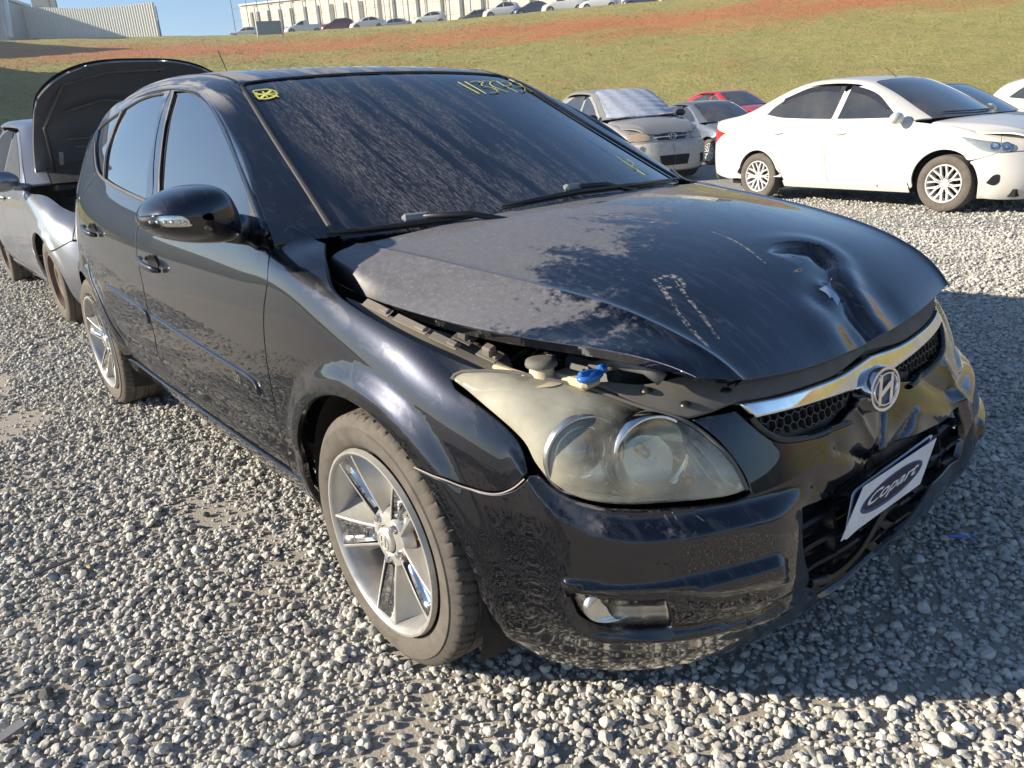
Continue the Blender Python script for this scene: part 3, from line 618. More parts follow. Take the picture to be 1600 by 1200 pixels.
fd = panel('front_door', S, [frontdoor, fwin], PAINT, car, h=.022, both=True)
reardoor = [(267, 130, 'c'), (256, 165), (245, 210), (240, 255), (238, 300), (225, 335), (214, 359), (213, 393), (222, 440), (232, 490), (242, 527), (254, 567), ('xz', -1.505, .305, 'c'), ('xz', -1.9, .305), ('xz', -2.22, .315, 'c'), ('xz', -2.27, .42), ('xz', -2.36, .56), ('xz', -2.47, .66), ('xz', -2.56, .76), ('xz', -2.62, .88), ('xz', -2.60, 1.0), (147, 275), (145, 245), (149, 205, 'c'), (166, 177), (187, 158), (225, 140)]
rwin = [(255, 148, 'c'), (236, 151), (214, 159), (193, 172, 'c'), (181, 196), (169, 232), (164, 278, 'c'), (190, 295), (227, 312, 'c'), (230, 270), (238, 225), (247, 176)]
qwin = [(186, 177, 'c'), (170, 188), (154, 202, 'c'), (150, 225), (149, 246), (153, 268), (160, 276, 'c'), (164, 232), (172, 205)]
rd = panel('rear_door', S, [reardoor, rwin, qwin], PAINT, car, h=.022, both=True)
for nm, loop, d_ in (('window', fwin, fd), ('window', rwin, rd), ('window', qwin, rd)):
    ws = panel(nm, S, [loop], TINT, None, h=.04, gap=.0, er=0, flange=0, off=-.007, both=True)
    ws[0].parent = d_[0]; ws[1].parent = d_[1]
quarter = [('xz', -2.22, .315, 'c'), ('xz', -2.27, .42), ('xz', -2.36, .56), ('xz', -2.47, .66), ('xz', -2.56, .76), ('xz', -2.62, .88), ('xz', -2.60, 1.0), (147, 275), (145, 245), (149, 205, 'c'), ('xz', -2.75, 1.25), ('uv', 3.2, 12.3, 'c'), ('uv', 3.0, 11.), ('uv', 2.6, 9.6), ('uv', 2.4, 8.), ('uv', 2.4, 5.2, 'c'), ('xz', -3.0, .55, 'c'), ]+arc(ARCHR, 40, 178, 14)
panel('rear_quarter', S, [quarter], PAINT, car, h=.03, both=True)
panel('rear_bumper', S, [[('uv', 2.4, 5.15, 'c'), ('xz', -3.0, .54, 'c'), ('xz', -2.92, .55), ('xz', -2.34, .28)][:2]+arc(ARCHR, 36, 2, 5)+[('xz', -2.315, .22, 'c')][:0]+[('xz', -3.0, .2, 'c'), ('uv', 2., .2), ('uv', .02, .2, 'c'), ('uv', .02, 5.1, 'c')]], PAINT, car, h=.04, both=True)
rocker = [('xz', -.45, .30, 'c'), ('xz', -1.0, .290), ('xz', -1.5, .290), ('xz', -2.0, .29), ('xz', -2.27, .30, 'c'), ('xz', -2.29, .22), ('xz', -2.25, .178, 'c'), ('xz', -1.3, .172), ('xz', -.46, .178, 'c'), ('xz', -.43, .24)]
panel('rocker_panel', S, [rocker], PAINT, car, h=.03, both=True, off=.006)
# hood
hoodL = [('uv', .02, .02, 'c'), ('uv', .02, 2), ('uv', .02, 4), ('uv', .02, 6.98, 'c'), ('uv', HN/2, 6.98), ('uv', HN-.02, 6.98, 'c'), ('uv', HN-.02, 4), ('uv', HN-.02, 2), ('uv', HN-.02, .02, 'c'), ('uv', HN/2, .02)]
hood = panel('hood', H, [hoodL], PAINT, car, h=.009, hb=.008, gap=0, er=.004, flange=.016, dense=(lambda UV: sdline(H0.base(UV[:, 0], UV[:, 1])[:, :2], FOLD[::3])[0] < .085, .0042))[0]
scr_ = panel('scrape_sheen', H, [[(1279, 452, 'c'), (1292, 447), (1300, 434, 'c'), (1301, 448), (1312, 468, 'c'), (1308, 479, 'c'), (1300, 465), (1296, 466, 'c'), (1290, 458)]], simple('scrape_sheen', (.34, .42, .55), .35, .3), hood, h=.008, hb=.004, gap=0, er=0, flange=0, off=.0008)  # torn scrape; its sky reflection is put into the pale blue colour
hoodin = panel('hood_underside', H, [hoodL], simple('hood_inner', (.015, .015, .016), .6), hood, h=.05, hb=.03, gap=.03, er=0, flange=0, off=-.030, flip=False)
# roof with pillars, opening for the windscreen
TN = T_.nu-1
roofL = [('uv', .15, .05, 'c'), ('uv', .15, 2), ('uv', .15, 4), ('uv', .15, 7), ('uv', .15, 9.6, 'c'), ('uv', 5, 9.85), ('uv', TN-.15, 9.6, 'c'), ('uv', TN-.15, 7), ('uv', TN-.15, 4), ('uv', TN-.15, 2), ('uv', TN-.15, .05, 'c'), ('uv', UGR+.05, .03, 'c'), ('uv', UGR+.05, 2), ('uv', UGR+.04, 3.75), ('uv', UGR-.12, 4.02), ('uv', 6.5, 4.12), ('uv', 5, 4.15), ('uv', 3.5, 4.12), ('uv', UG+.12, 4.02), ('uv', UG-.04, 3.75), ('uv', UG-.05, 2), ('uv', UG-.05, .03, 'c')]
roofL = [(*p[:1], p[1], p[2], *p[3:]) for p in roofL]
roof = panel('roof', T_, [roofL], PAINT, car, h=.028, gap=.001, flange=.01)[0]
glassL = [('uv', UG+.03, .0, 'c'), ('uv', UG+.02, 2), ('uv', UG+.04, 3.68), ('uv', UG+.20, 3.92), ('uv', 3.5, 4.02), ('uv', 5, 4.05), ('uv', 6.5, 4.02), ('uv', UGR-.2, 3.92), ('uv', UGR-.04, 3.68), ('uv', UGR-.02, 2), ('uv', UGR-.03, .0, 'c')]
wind = panel('windscreen', T_, [glassL], WSC, car, h=.035, gap=0, er=.002, flange=.006, off=-.004)[0]
def ribbon(surf, pts, wd, name, mat, parent, off=.0015, h=.012, rnd=True, thick=.003):
    """flat strip of width wd laid on a surface along a curve"""
    L = smooth_loop(surf, pts, h, closed=False) if isinstance(pts, list) else pts
    P = surf.ev(L[:, 0], L[:, 1]); N = surf.nrm(L[:, 0], L[:, 1]); Tn = np.gradient(P, axis=0); Tn /= np.linalg.norm(Tn, axis=1)[:, None]+1e-12; B = np.cross(N, Tn)
    n = len(P); V = []; F = []; W = np.ones(n)*wd
    for k, (a, o) in enumerate([(-.5, off-thick), (-.5, off*.3), (-.25, off), (.25, off), (.5, off*.3), (.5, off-thick)]):
        V += list(P+B*(a*W)[:, None]+N*o)
    for k in range(5): F += [(k*n+i, k*n+i+1, (k+1)*n+i+1, (k+1)*n+i) for i in range(n-1)]
    Fo = []
    for f in F:
        a, b, c = (np.array(V[f[j]]) for j in range(3)); nn = np.cross(b-a, c-a); m = N[min(f) % n]; Fo.append(f if nn@m >= 0 else f[::-1])
    return link(name, mesh(name, V, Fo), mat, parent)
TRIM = simple('windscreen_trim', (.05, .045, .045), .55)
for uu in (UG-.02, UGR+.02): ribbon(T_, [('uv', uu, .0), ('uv', uu, 2.), ('uv', uu, 3.7)], .020, 'windscreen_trim', TRIM, roof, off=.006)
ribbon(T_, [('uv', UG-.02, 3.72), ('uv', UG+.2, 3.97), ('uv', 3.5, 4.07), ('uv', 5, 4.10), ('uv', 6.5, 4.07), ('uv', UGR-.2, 3.97), ('uv', UGR+.02, 3.72)], .016, 'windscreen_trim', BLACKP, roof, off=.002)
for uu in (UG-.02, UGR+.02): ribbon(T_, [('uv', uu, 4.05), ('uv', uu, 6.), ('uv', uu, 9.4)], .012, 'roof_strip', BLACKP, roof, off=.0015)
for sd in (0, 1):
    vv_ = np.linspace(.3, 9.6, 60); P_ = T_.ev(np.full(60, .06 if sd == 0 else TN-.06), vv_); N_ = T_.nrm(np.full(60, .2 if sd == 0 else TN-.2), vv_); b = MB(); b.tube(P_-N_*.017, .015, 10); b.build('drip_rail', PAINT, roof)
# tailgate
tgL = [('uv', .2, 9.66, 'c'), ('uv', 5, 9.92), ('uv', TN-.2, 9.66, 'c'), ('uv', TN-.2, 11.9, 'c'), ('uv', .2, 11.9, 'c')]
tgw = [('uv', 1.6, 9.95, 'c'), ('uv', 5, 10.1), ('uv', TN-1.6, 9.95, 'c'), ('uv', TN-1.4, 11.4, 'c'), ('uv', 1.4, 11.4, 'c')]
tg = panel('tailgate', T_, [tgL, tgw], PAINT, car, h=.05)[0]
panel('rear_window', T_, [tgw], TINT, tg, h=.08, gap=0, er=0, flange=0, off=-.004)
panel('tailgate_lower', S, [sym(S, [('uv', 0.0, 5.2), ('uv', 2.3, 5.2, 'c'), ('uv', 2.3, 9.4, 'c'), ('uv', 0.0, 9.4)], 0)[:0].tolist() or [('uv', .02, 5.2, 'c'), ('uv', 2.3, 5.2, 'c'), ('uv', 2.5, 9.4, 'c'), ('uv', .02, 9.4, 'c')]], PAINT, tg, h=.06, both=True)
# black underlay added behind the panel gaps, standing in for their darkness
def gap_underlay():
    uu = np.linspace(0, S.nu-1, (S.nu-1)*3+1); vv = np.linspace(.1, 9.2, 34); U, V = np.meshgrid(uu, vv, indexing='ij'); P = S0.ev(U, V); N = S0.nrm(U, V)
    deep = .03+.085*sstep((P[..., 0]-.12)/.2)+.02*sstep((P[..., 0]-.55)/.1); deep = np.where(V > 8.3, deep+.03, deep)
    Pn = P-N*deep[..., None]; nv = len(vv); F = []
    for i in range(len(uu)-1):
        for j in range(nv-1):
            c = P[i:i+2, j:j+2].reshape(-1, 3); bad = False
            for A in (ARCHF, ARCHR):
                if np.any(np.hypot(c[:, 0]-A[0], c[:, 2]-A[1]) < A[2]+.012): bad = True
            if c[:, 0].mean() > -.45 and c[:, 2].mean() > .80: bad = True
            if not bad: a = i*nv+j; F.append((a, a+nv, a+nv+1, a+1))
    return link('gap_underlay', mesh('gap_underlay', Pn.reshape(-1, 3), F), DARK, car)
gap_underlay()
b = MB(); b.box((-1.35, 0, .20), (3.7, 1.3, .06)); b.box((-1.6, 0, .62), (2.3, 1.2, .5)); b.box((.18, 0, .50), (.62, .9, .44)); b.build('underbody', DARK, car)
# wheel wells
for (A) in (ARCHF, ARCHR):
    for sgn in (-1, 1):
        b = MB(); b.lathe([(A[2]+.004, .845*sgn), (A[2]+.012, .80*sgn), (A[2]+.02, .55*sgn), (.12, .53*sgn)], 40, 'y', (A[0], 0, A[1]), a0=math.radians(-28), a1=math.radians(208))
        b.build('wheel_arch_liner', simple('arch_liner', (.016, .014, .013), .9), car)
# ------------------------------------------------------------------ wheels
def tyre_mesh(R=.317, rr=.2325, wdt=.218, grooves=True, nth=384):
    h = wdt/2
    prof = [(rr-.004, -h*.80), (rr+.004, -h*.86), (rr+.012, -h*.93), (rr+.030, -h*.99), (rr+.052, -h*1.0), (R-.030, -h*.965), (R-.016, -h*.91), (R-.008, -h*.855), (R-.0045, -h*.80)]
    tread = [-.76, -.70, -.64, -.56, -.50, -.485, -.455, -.44, -.34, -.24, -.14, -.10, -.085, -.055, -.04, 0]
    gro = {-.485: .007, -.455: .007, -.085: .007, -.055: .007}
    prof += [(R-.0045+.0045*(1-(t/.8)**2)-(gro.get(t, 0)), h*t) for t in tread]
    full = prof+[(r, -y) for r, y in prof[-2::-1]]; m = len(full); V = []; F = []
    for k in range(nth):
        th = 2*math.pi*k/nth
        for j, (r, y) in enumerate(full):
            d = 0.0
            if grooves:
                a = abs(y)/h
                if .46 < a < .93 and r > R-.02:
                    ph = (th*68/(2*math.pi)+(a-.5)*1.3*np.sign(y)+.3) % 1.0
                    if ph < .17: d = .0052*min(1, (.93-a)/.08)
                if .10 < a < .42 and r > R-.02 and (th*68/(2*math.pi)+a*1.5+.5) % 2.0 < .2: d = .004
                if rr+.036 < r < rr+.05: d = -.0006*((th*200) % 1 > .5)
            V.append(((r-d)*math.cos(th), y, (r-d)*math.sin(th)))
    for k in range(nth):
        k2 = (k+1) % nth
        for j in range(m-1): F.append((k*m+j, k*m+j+1, k2*m+j+1, k2*m+j))
    me = mesh('tyre', V, F); autosmooth(me, 32)
    bm = bmesh.new(); bm.from_mesh(me); bmesh.ops.recalc_face_normals(bm, faces=bm.faces); bm.to_mesh(me); bm.free()
    return me
def spoke_grid(ang, rs, sec):
    """sec(t) -> list of (lateral, y)"""
    V = []; ca, sa = math.cos(ang), math.sin(ang)
    for i, r in enumerate(rs):
        for (l, y) in sec(i/(len(rs)-1), r): V.append((r*ca-l*sa, y, r*sa+l*ca))
    n = len(sec(0, rs[0])); F = [(i*n+j, (i+1)*n+j, (i+1)*n+j+1, i*n+j+1) for i in range(len(rs)-1) for j in range(n-1)]
    return V, F
def alloy_parts():
    """outer face towards -y, lip plane at y=0"""
    P = {}
    b = MB(); b.lathe([(.226, .010), (.2225, -.002), (.217, -.002), (.2115, .003), (.207, .014), (.203, .040), (.197, .10), (.200, .16), (.218, .19), (.222, .192)], 96, 'y')
    rs = np.linspace(.050, .2125, 12); A0 = math.radians(122)
    yf = lambda t: .020+.014*(1-t)**1.5-.016*t
    hw = lambda t: .025+.019*t**1.15
    for k in range(5):
        a = A0+k*2*math.pi/5
        def sec(t, r): w_ = hw(t); y = yf(t); return [(-w_-.030*t**.6-.004, y+.058), (-w_-.012*t, y+.030), (-w_-.002, y+.010), (-w_, y+.001), (-w_+.0015, y), (-w_+.0055, y), (-w_+.0065, y+.0015)]
        def sec2(t, r): return [(-l, y) for l, y in sec(t, r)][::-1]
        for s_ in (sec, sec2): V, F = spoke_grid(a, rs, s_); b.add(V, F, True)
    b.lathe([(.078, .060), (.074, .045), (.066, .034), (.050, .030), (.040, .028), (.034, .031), (.0325, .040)], 60, 'y')
    me = b.mesh('rim'); autosmooth(me, 35); P['rim'] = me
    c = MB()
    for k in range(5):
        a = A0+k*2*math.pi/5
        def tr(t, r): w_ = hw(t)-.0068; y = yf(t); g = .010*math.sin(math.pi*min(1, t*1.02+.02))**.5; return [(-w_, y+.0015), (-w_*.62, y+.0035+g*.2), (-w_*.45, y+.004+g), (w_*.45, y+.004+g), (w_*.62, y+.0035+g*.2), (w_, y+.0015)]
        V, F = spoke_grid(a, rs[2:], tr); c.add(V, F, True)
    me = c.mesh('chrome_insert'); autosmooth(me, 35); P['chrome_insert'] = me
    return P
def hub_cap_mesh():
    b = MB(); b.lathe([(.0, .0175), (.020, .018), (.027, .020), (.0305, .024), (.0315, .034)], 40, 'y')
    def bar(x0, z0, x1, z1, w_):
        d = np.array([x1-x0, z1-z0]); d /= np.linalg.norm(d); n_ = np.array([-d[1], d[0]])*w_/2
        q = [(x0+n_[0], z0+n_[1]), (x1+n_[0], z1+n_[1]), (x1-n_[0], z1-n_[1]), (x0-n_[0], z0-n_[1])]; b.prism(q, .0150, .0185)
    bar(-.010, -.013, -.006, .013, .0045); bar(.006, -.013, .010, .013, .0045); bar(-.008, -.004, .008, .004, .0045)
    b.lathe([(.019, .0185), (.0195, .0165), (.0215, .0165), (.022, .0195)], 40, 'y')
    return autosmooth(b.mesh('hub_cap'), 35)
def nut_mesh():
    b = MB(); b.lathe([(0, -.010), (.006, -.010), (.0095, -.006), (.0105, .004), (.0105, .012)], 12, 'y'); return autosmooth(b.mesh('wheel_nut'), 35)
TY = tyre_mesh(); AP = alloy_parts(); HCM = hub_cap_mesh(); NM = nut_mesh()
CAPM = simple('cap_silver', (.62, .60, .54), .32, .4)
bd = MB(); bd.lathe([(.075, .050), (.075, .078), (.142, .078), (.142, .100), (.05, .100)], 48, 'y'); BD = bd.mesh('brake_disc')
bc = MB(); bc.box((.105, .085, .075), (.09, .05, .13), bev=.012); bc.box((.12, .068, .05), (.03, .03, .05), bev=.006); BC = bc.mesh('brake_caliper')
def wheel(x, side, roty, yl=.889, parent=car, ty=TY, full=True):
    e = link('wheel', ty, TYRE, parent); e.location = (x, side*(yl-.109), .311)
    fl = 0 if side < 0 else math.pi; e.rotation_euler = (0, 0, 0)
    e.rotation_euler = (0, roty, 0) if side < 0 else (0, roty, math.pi)
    off = (0, -.110, 0)
    for nm, me, mt in (('rim', AP['rim'], SILV), ('chrome_insert', AP['chrome_insert'], CHROME), ('hub_cap', HCM, CAPM), ('brake_disc', BD, RUST), ('brake_caliper', BC, RUST)):
        o = link(nm, me, mt, e); o.location = off; o.scale = (1.03, 1, 1.03)
    for k in range(5):
        a = math.radians(122+72*k); o = link('wheel_nut', NM, BRIGHT, e); o.location = (.0545*math.cos(a), -.110+.030, .0545*math.sin(a))
    return e
wheel(0, -1, 0); wheel(0, 1, .4); wheel(-2.65, -1, .5); wheel(-2.65, 1, 1.)
# ================================================================== HERO CAR DETAILS
# headlamps
hl = [(706, 592, 'c'), (722, 581), (760, 580), (800, 583), (850, 591), (900, 603), (950, 618), (1000, 636), (1040, 649), (1072, 659), (1098, 676), (1128, 702), (1152, 733), (1168, 766, 'c'), (1140, 776), (1050, 786), (960, 789), (900, 777), (860, 752), (835, 722), (818, 690), (782, 655), (732, 612)]
HLP = smooth_loop(S, hl, .012)
def dome(L, amt, w_=.05):
    c2 = np.array([.155, .085])
    def f(P, UV):
        q = np.stack([np.where(UV[:, 0] > UC, 2*UC-UV[:, 0], UV[:, 0]), UV[:, 1]], -1); return amt*sstep(sdline(q*c2, L*c2, True)[0]/w_)
    return f
bez = panel('headlamp', S, [HLP], simple('lamp_bezel', (.78, .74, .64), .28, .8), car, h=.02, gap=.004, er=0, flange=0, off=0., offf=dome(HLP, -.058, .03), both=True)
lens = panel('headlamp_lens', S, [HLP], LENS, None, h=.02, gap=.001, er=.004, flange=.010, off=.001, offf=dome(HLP, .010, .06), both=True)
for b_, l_ in zip(bez, lens): l_.parent = b_
def spt(surf, x, y, off=0.0, kind='px'):
    r = np.array(getattr(surf, kind)(x, y)) if kind != 'uv' else np.array([x, y], float); p = surf.ev(r[:1], r[1:])[0]; n = surf.nrm(r[:1], r[1:])[0]; return p+n*off, n
def placed(name, me, mat, parent, p, ax, roll=0., mirror=True, sc=1.):
    """object whose local +X points along ax"""
    out = []
    for s in ((1, -1) if mirror else (1,)):
        a = Vector(ax)*1.0; a.y *= s; q = a.to_track_quat('X', 'Z'); o = link(name, me, mat, parent if not isinstance(parent, (list, tuple)) else parent[0 if s > 0 else 1]); o.location = (p[0], p[1]*s, p[2]); o.rotation_mode = 'QUATERNION'; o.rotation_quaternion = q; o.scale = (1, sc, sc); out.append(o)
    return out
c1 = spt(S, 917, 715, -.020)[0]; c2 = spt(S, 1024, 716, -.016)[0]; ax = (.93, -.34, .02)
b = MB(); b.lathe([(-.0+.050, -.050), (.056, -.020), (.066, -.006), (.070, .000), (.073, -.004), (.074, -.030)], 56, 'x'); placed('projector_ring', b.mesh('projector_ring'), BRIGHT, bez, c1, ax, sc=1.12)
b = MB(); b.lathe([(.052, -.045), (.050, -.020), (.046, -.016), (.040, -.022)], 48, 'x'); placed('projector_shroud', b.mesh('projector_shroud'), CHROME, bez, c1, ax, sc=1.15)
b = MB(); b.lathe([(0, .004), (.014, .002), (.026, -.005), (.035, -.014), (.040, -.024)], 40, 'x'); placed('projector_lens', b.mesh('projector_lens'), simple('lens_glass', (.18, .24, .30), .03, .75), bez, c1, ax, sc=1.15)
b = MB(); b.lathe([(0, -.062), (.018, -.060), (.036, -.050), (.052, -.034), (.066, -.012), (.072, 0), (.076, -.002), (.078, -.03)], 56, 'x'); placed('main_beam_reflector', b.mesh('main_beam_reflector'), REFL, bez, c2, ax, sc=1.1)
b = MB(); b.lathe([(0, -.022), (.010, -.024), (.012, -.05)], 20, 'x'); placed('bulb', b.mesh('bulb'), BRIGHT, bez, c2, ax)
c3, _ = spt(S, 1083, 752, -.022); b = MB(); b.sphere((0, 0, 0), .009, 14, 9); placed('side_bulb', b.mesh('side_bulb'), AMBER, bez, c3, ax)
c4, _ = spt(S, 800, 612, -.03); b = MB(); b.lathe([(0, -.035), (.02, -.03), (.034, -.012), (.038, 0)], 30, 'x'); placed('indicator_reflector', b.mesh('indicator_reflector'), REFL, bez, c4, (.75, -.65, .1))
ribbon(S, [(706, 593), (722, 581), (800, 582), (900, 602), (1000, 635), (1072, 659), (1128, 702), (1152, 733), (1167, 765)], .008, 'lamp_rim', GREYP, bez[0], off=.004)
for pts_ in ([(735, 603), (800, 600), (870, 618), (930, 642)], [(745, 616), (800, 622), (850, 645), (880, 668)], [(1090, 690), (1120, 722), (1148, 762)], [(1080, 700), (1108, 735), (1130, 768)], [(880, 768), (960, 779), (1060, 777), (1140, 770)]): ribbon(S, pts_, .007, 'lamp_rib', BRIGHT, bez[0], off=-.022, thick=.01)
# fog lamps
FL = fog_hole_r
fg = panel('fog_lamp', S, [FL], simple('fog_housing', (.75, .74, .70), .16, .9), bmp, h=.02, gap=-.002, er=0, flange=0, off=-.014, both=True)
fc, fn = spt(S, 962, 950, -.010); ax2 = (.90, -.40, .02)
b = MB(); b.lathe([(0, -.004), (.02, -.0035), (.034, -.001), (.037, .002), (.039, .002), (.041, -.012)], 44, 'x'); b.V = [(x, y*1.55, z*.95) for x, y, z in b.V]; placed('fog_reflector', b.mesh('fog_reflector'), simple('fog_lens_silver', (.60, .60, .57), .22, .95), fg, fc, ax2)
panel('fog_glass', S, [FL], CLEAR, fg[0], h=.02, gap=.001, er=0, flange=0, off=-.006)
# grille
vt, vb = S.px(1361, 553)[1], S.px(1352, 606)[1]
chr_r = sym(S, [('uv', UC, vt), (1317, 582), (1267, 603), (1210, 620), (1150, 630, 'c'), (1160, 640), (1177, 655, 'c'), (1234, 642), (1284, 627), (1328, 612), ('uv', UC, vb-.05)], UC)
gr_loop = sym(S, [('uv', UC, vt+.25), (1317, 578), (1267, 598), (1210, 616), (1150, 628, 'c'), (1175, 655), (1192, 674), (1218, 688), (1262, 684), (1300, 670), ('uv', UC, 6.62)], UC)
gb = panel('grille', S, [gr_loop], BLACKP, car, h=.03, gap=0, er=0, flange=0, off=-.022)[0]
panel('chrome_bar', S, [chr_r], CHROME, gb, h=.012, gap=0, er=.007, flange=.012, off=.010)
low_edge = sym(S, [('uv', UC, 6.75), (1322, 655), (1300, 671), (1262, 685), (1222, 688), (1200, 676), (1178, 655)], UC); k0 = len(low_edge)//2
LE = smooth_loop(S, [(1172, 652), (1184, 666), (1200, 678), (1222, 687), (1262, 684), (1300, 670), (1325, 660)], .01, closed=False)
for L in (LE, mirror_uv(S, LE)): ribbon(S, L, .012, 'grille_trim', simple('satin_black', (.02, .02, .02), .25), gb, off=.010, thick=.02)
# honeycomb
def honeycomb(surf, loop, pitch, su, sv, off, r):
    b = MB(); seen = set(); a = pitch/2; R = pitch/math.sqrt(3); uc, vc = loop.mean(0); S2 = np.array([su, sv]); L2 = loop*S2; lo = L2.min(0)-pitch; hi = L2.max(0)+pitch
    pts = []; nx = int((hi[0]-lo[0])/pitch)+2; ny = int((hi[1]-lo[1])/(R*1.5))+2
    segs = []
    for j in range(ny):
        for i in range(nx):
            cx = lo[0]+i*pitch+(a if j % 2 else 0); cy = lo[1]+j*R*1.5
            for k in range(3):
                a0 = math.radians(90+60*k); a1 = math.radians(150+60*k); segs.append(((cx+R*math.cos(a0), cy+R*math.sin(a0)), (cx+R*math.cos(a1), cy+R*math.sin(a1))))
    sg = np.array(segs); mid = sg.mean(1); ins = inpoly(mid, L2)
    for s_ in sg[ins]:
        uv = np.array(s_)/S2; P = surf.ev(uv[:, 0], uv[:, 1]); N = surf.nrm(uv[:, 0], uv[:, 1]); T = P[1]-P[0]; B = np.cross(N[0], T); B /= np.linalg.norm(B)+1e-9
        V = [P[0]+N[0]*off-B*r, P[0]+N[0]*off+B*r, P[1]+N[1]*off+B*r, P[1]+N[1]*off-B*r]; W = [v-N[0]*.014 for v in V]; b.add(V+W, [(0, 1, 2, 3), (0, 4, 5, 1), (3, 2, 6, 7), (1, 5, 6, 2), (0, 3, 7, 4)])
    return b
hex_r = sym(S, [('uv', UC-.35, vb-.02), (1318, 612), (1283, 625), (1233, 640), (1182, 656, 'c'), (1196, 664), (1218, 674), (1262, 668), (1300, 653), ('uv', UC-.35, 6.95)], UC)
honeycomb(S, hex_r, .021, .150, .055, -.002, .0011).build('honeycomb_mesh', simple('mesh_plastic', (.035, .034, .032), .4), gb)
# emblem
pe, ne = spt(S, UC, S.px(1347, 620)[1], .022, 'uv'); ne = np.array([.97, 0, .16]); ne /= np.linalg.norm(ne)
Ey = np.array([0, 1., 0]); Ez = np.cross(ne, Ey)
if Ez[2] < 0: Ez = -Ez
def plate_xf(p, X, Y, Z):
    def f(V): V = np.asarray(V, float); return p+V[:, :1]*X+V[:, 1:2]*Y+V[:, 2:3]*Z
    return f
EX = plate_xf(pe, Ey, Ez, ne)
def ell(a, bb, n=56): return [(a*math.cos(2*math.pi*k/n), bb*math.sin(2*math.pi*k/n)) for k in range(n)]
def ring(a, bb, w_, h0, h1, n=56):
    V = []; F = []
    prof = [(0, h0), (0, (h0+h1)/2), (w_*.25, h1), (w_*.75, h1), (w_, (h0+h1)/2), (w_, h0)]
    for k in range(n):
        th = 2*math.pi*k/n
        for (d, h) in prof: V.append(((a-d)*math.cos(th), (bb-d)*math.sin(th), h))
    m = len(prof); F = [(k*m+j, k*m+j+1, (k+1) % n*m+j+1, (k+1) % n*m+j) for k in range(n) for j in range(m-1)]
    return V, F
b = MB(); V, F = ring(.070, .051, .013, -.035, .004); b.add(EX(V), F, True); V, F = ring(.055, .037, .006, -.004, .006); b.add(EX(V), F, True)
def bar3(b, x0, y0, x1, y1, w_, h0, h1):
    d = np.array([x1-x0, y1-y0]); d /= np.linalg.norm(d); n_ = np.array([-d[1], d[0]])*w_/2
    q = [(x0+n_[0], y0+n_[1]), (x1+n_[0], y1+n_[1]), (x1-n_[0], y1-n_[1]), (x0-n_[0], y0-n_[1])]; V = [(x, y, h0) for x, y in q]+[(x*.98, y*.98, h1) for x, y in q]; b.add(EX(V), [(0, 1, 2, 3), (7, 6, 5, 4), (0, 4, 5, 1), (1, 5, 6, 2), (2, 6, 7, 3), (3, 7, 4, 0)])
bar3(b, -.036, -.030, -.016, .036, .013, -.002, .005); bar3(b, .016, -.036, .036, .030, .013, -.002, .005)
bar3(b, -.024, -.008, .024, .008, .012, -.002, .0048)
b.prism([(0, 0), (0, 0), (0, 0)], 0, 0) if False else None
em = link('emblem', autosmooth(b.mesh('emblem'), 40), CHROME, gb)
b = MB(); V = [(0, 0, 0)]+[(x, y, 0) for x, y in ell(.061, .042)]; b.add(EX(V), [(0, i+1, (i+1) % 56+1) for i in range(56)]); b.build('emblem_back', simple('emblem_blue', (.01, .018, .05), .15), em)
# lower grille
lg = sym(S, [('uv', UC, 4.45), (1300, 770), (1254, 792, 'c'), (1254, 860), (1264, 918, 'c'), ('uv', UC-1.4, 1.0), ('uv', UC, 1.0)], UC)
lgb = panel('lower_grille', S, [lg], BLACKP, bmp, h=.04, gap=0, er=0, flange=0, off=-.040)[0]
for v_ in (1.55, 2.1, 2.65, 3.2, 3.75): ribbon(S, [('uv', UC-2.3, v_), ('uv', UC-1.2, v_), ('uv', UC, v_), ('uv', UC+1.2, v_), ('uv', UC+2.3, v_)], .010, 'grille_slat', BLACKP, lgb, off=-.020, thick=.012, h=.03)
for u_ in (-1.6, 1.6): ribbon(S, [('uv', UC+u_, 1.3), ('uv', UC+u_, 2.5), ('uv', UC+u_, 4.2)], .009, 'grille_rib', BLACKP, lgb, off=-.030, thick=.008, h=.03)
# broken lower lip strip
LL = smooth_loop(S, [(1266, 913), (1290, 906), (1320, 885), (1345, 858), (1368, 820), (1384, 796)], .012, closed=False)
ribbon(S, LL, .018, 'bumper_lip', BLACKP, bmp, off=.006, thick=.012)
# plate and paper card
def quad_map(px, xs):
    C = [un(a, b_, 'x', x) for (a, b_), x in zip(px, xs)]       # bl, br, tr, tl
    def f(V, h=0.0):
        V = np.asarray(V, float); s, t = V[:, :1], V[:, 1:2]; P = (1-s)*(1-t)*C[0]+s*(1-t)*C[1]+s*t*C[2]+(1-s)*t*C[3]
        n = np.cross(C[1]-C[0], C[3]-C[0]); n /= np.linalg.norm(n); return P+n*(h+(V[:, 2:3] if V.shape[1] > 2 else 0))
    return f, C
nump, nC = quad_map([(1318, 842), (1430, 742), (1456, 680), (1331, 772)], (.795, .80, .795, .79))
card, cC = quad_map([(1313, 846), (1437, 756), (1463, 684), (1349, 760)], (.812, .812, .806, .806))
def gridmesh(f, loop, h=0.0, thick=.0012):
    lp = np.array(loop); n = len(lp); T = f(lp, h+thick); B_ = f(lp, h); c = f(lp.mean(0)[None], h+thick); V = np.concatenate([T, B_, c]); F = [(i, (i+1) % n, 2*n) for i in range(n)]+[(i, i+n, (i+1) % n+n, (i+1) % n) for i in range(n)]; b = MB(); b.add(V, F); return b
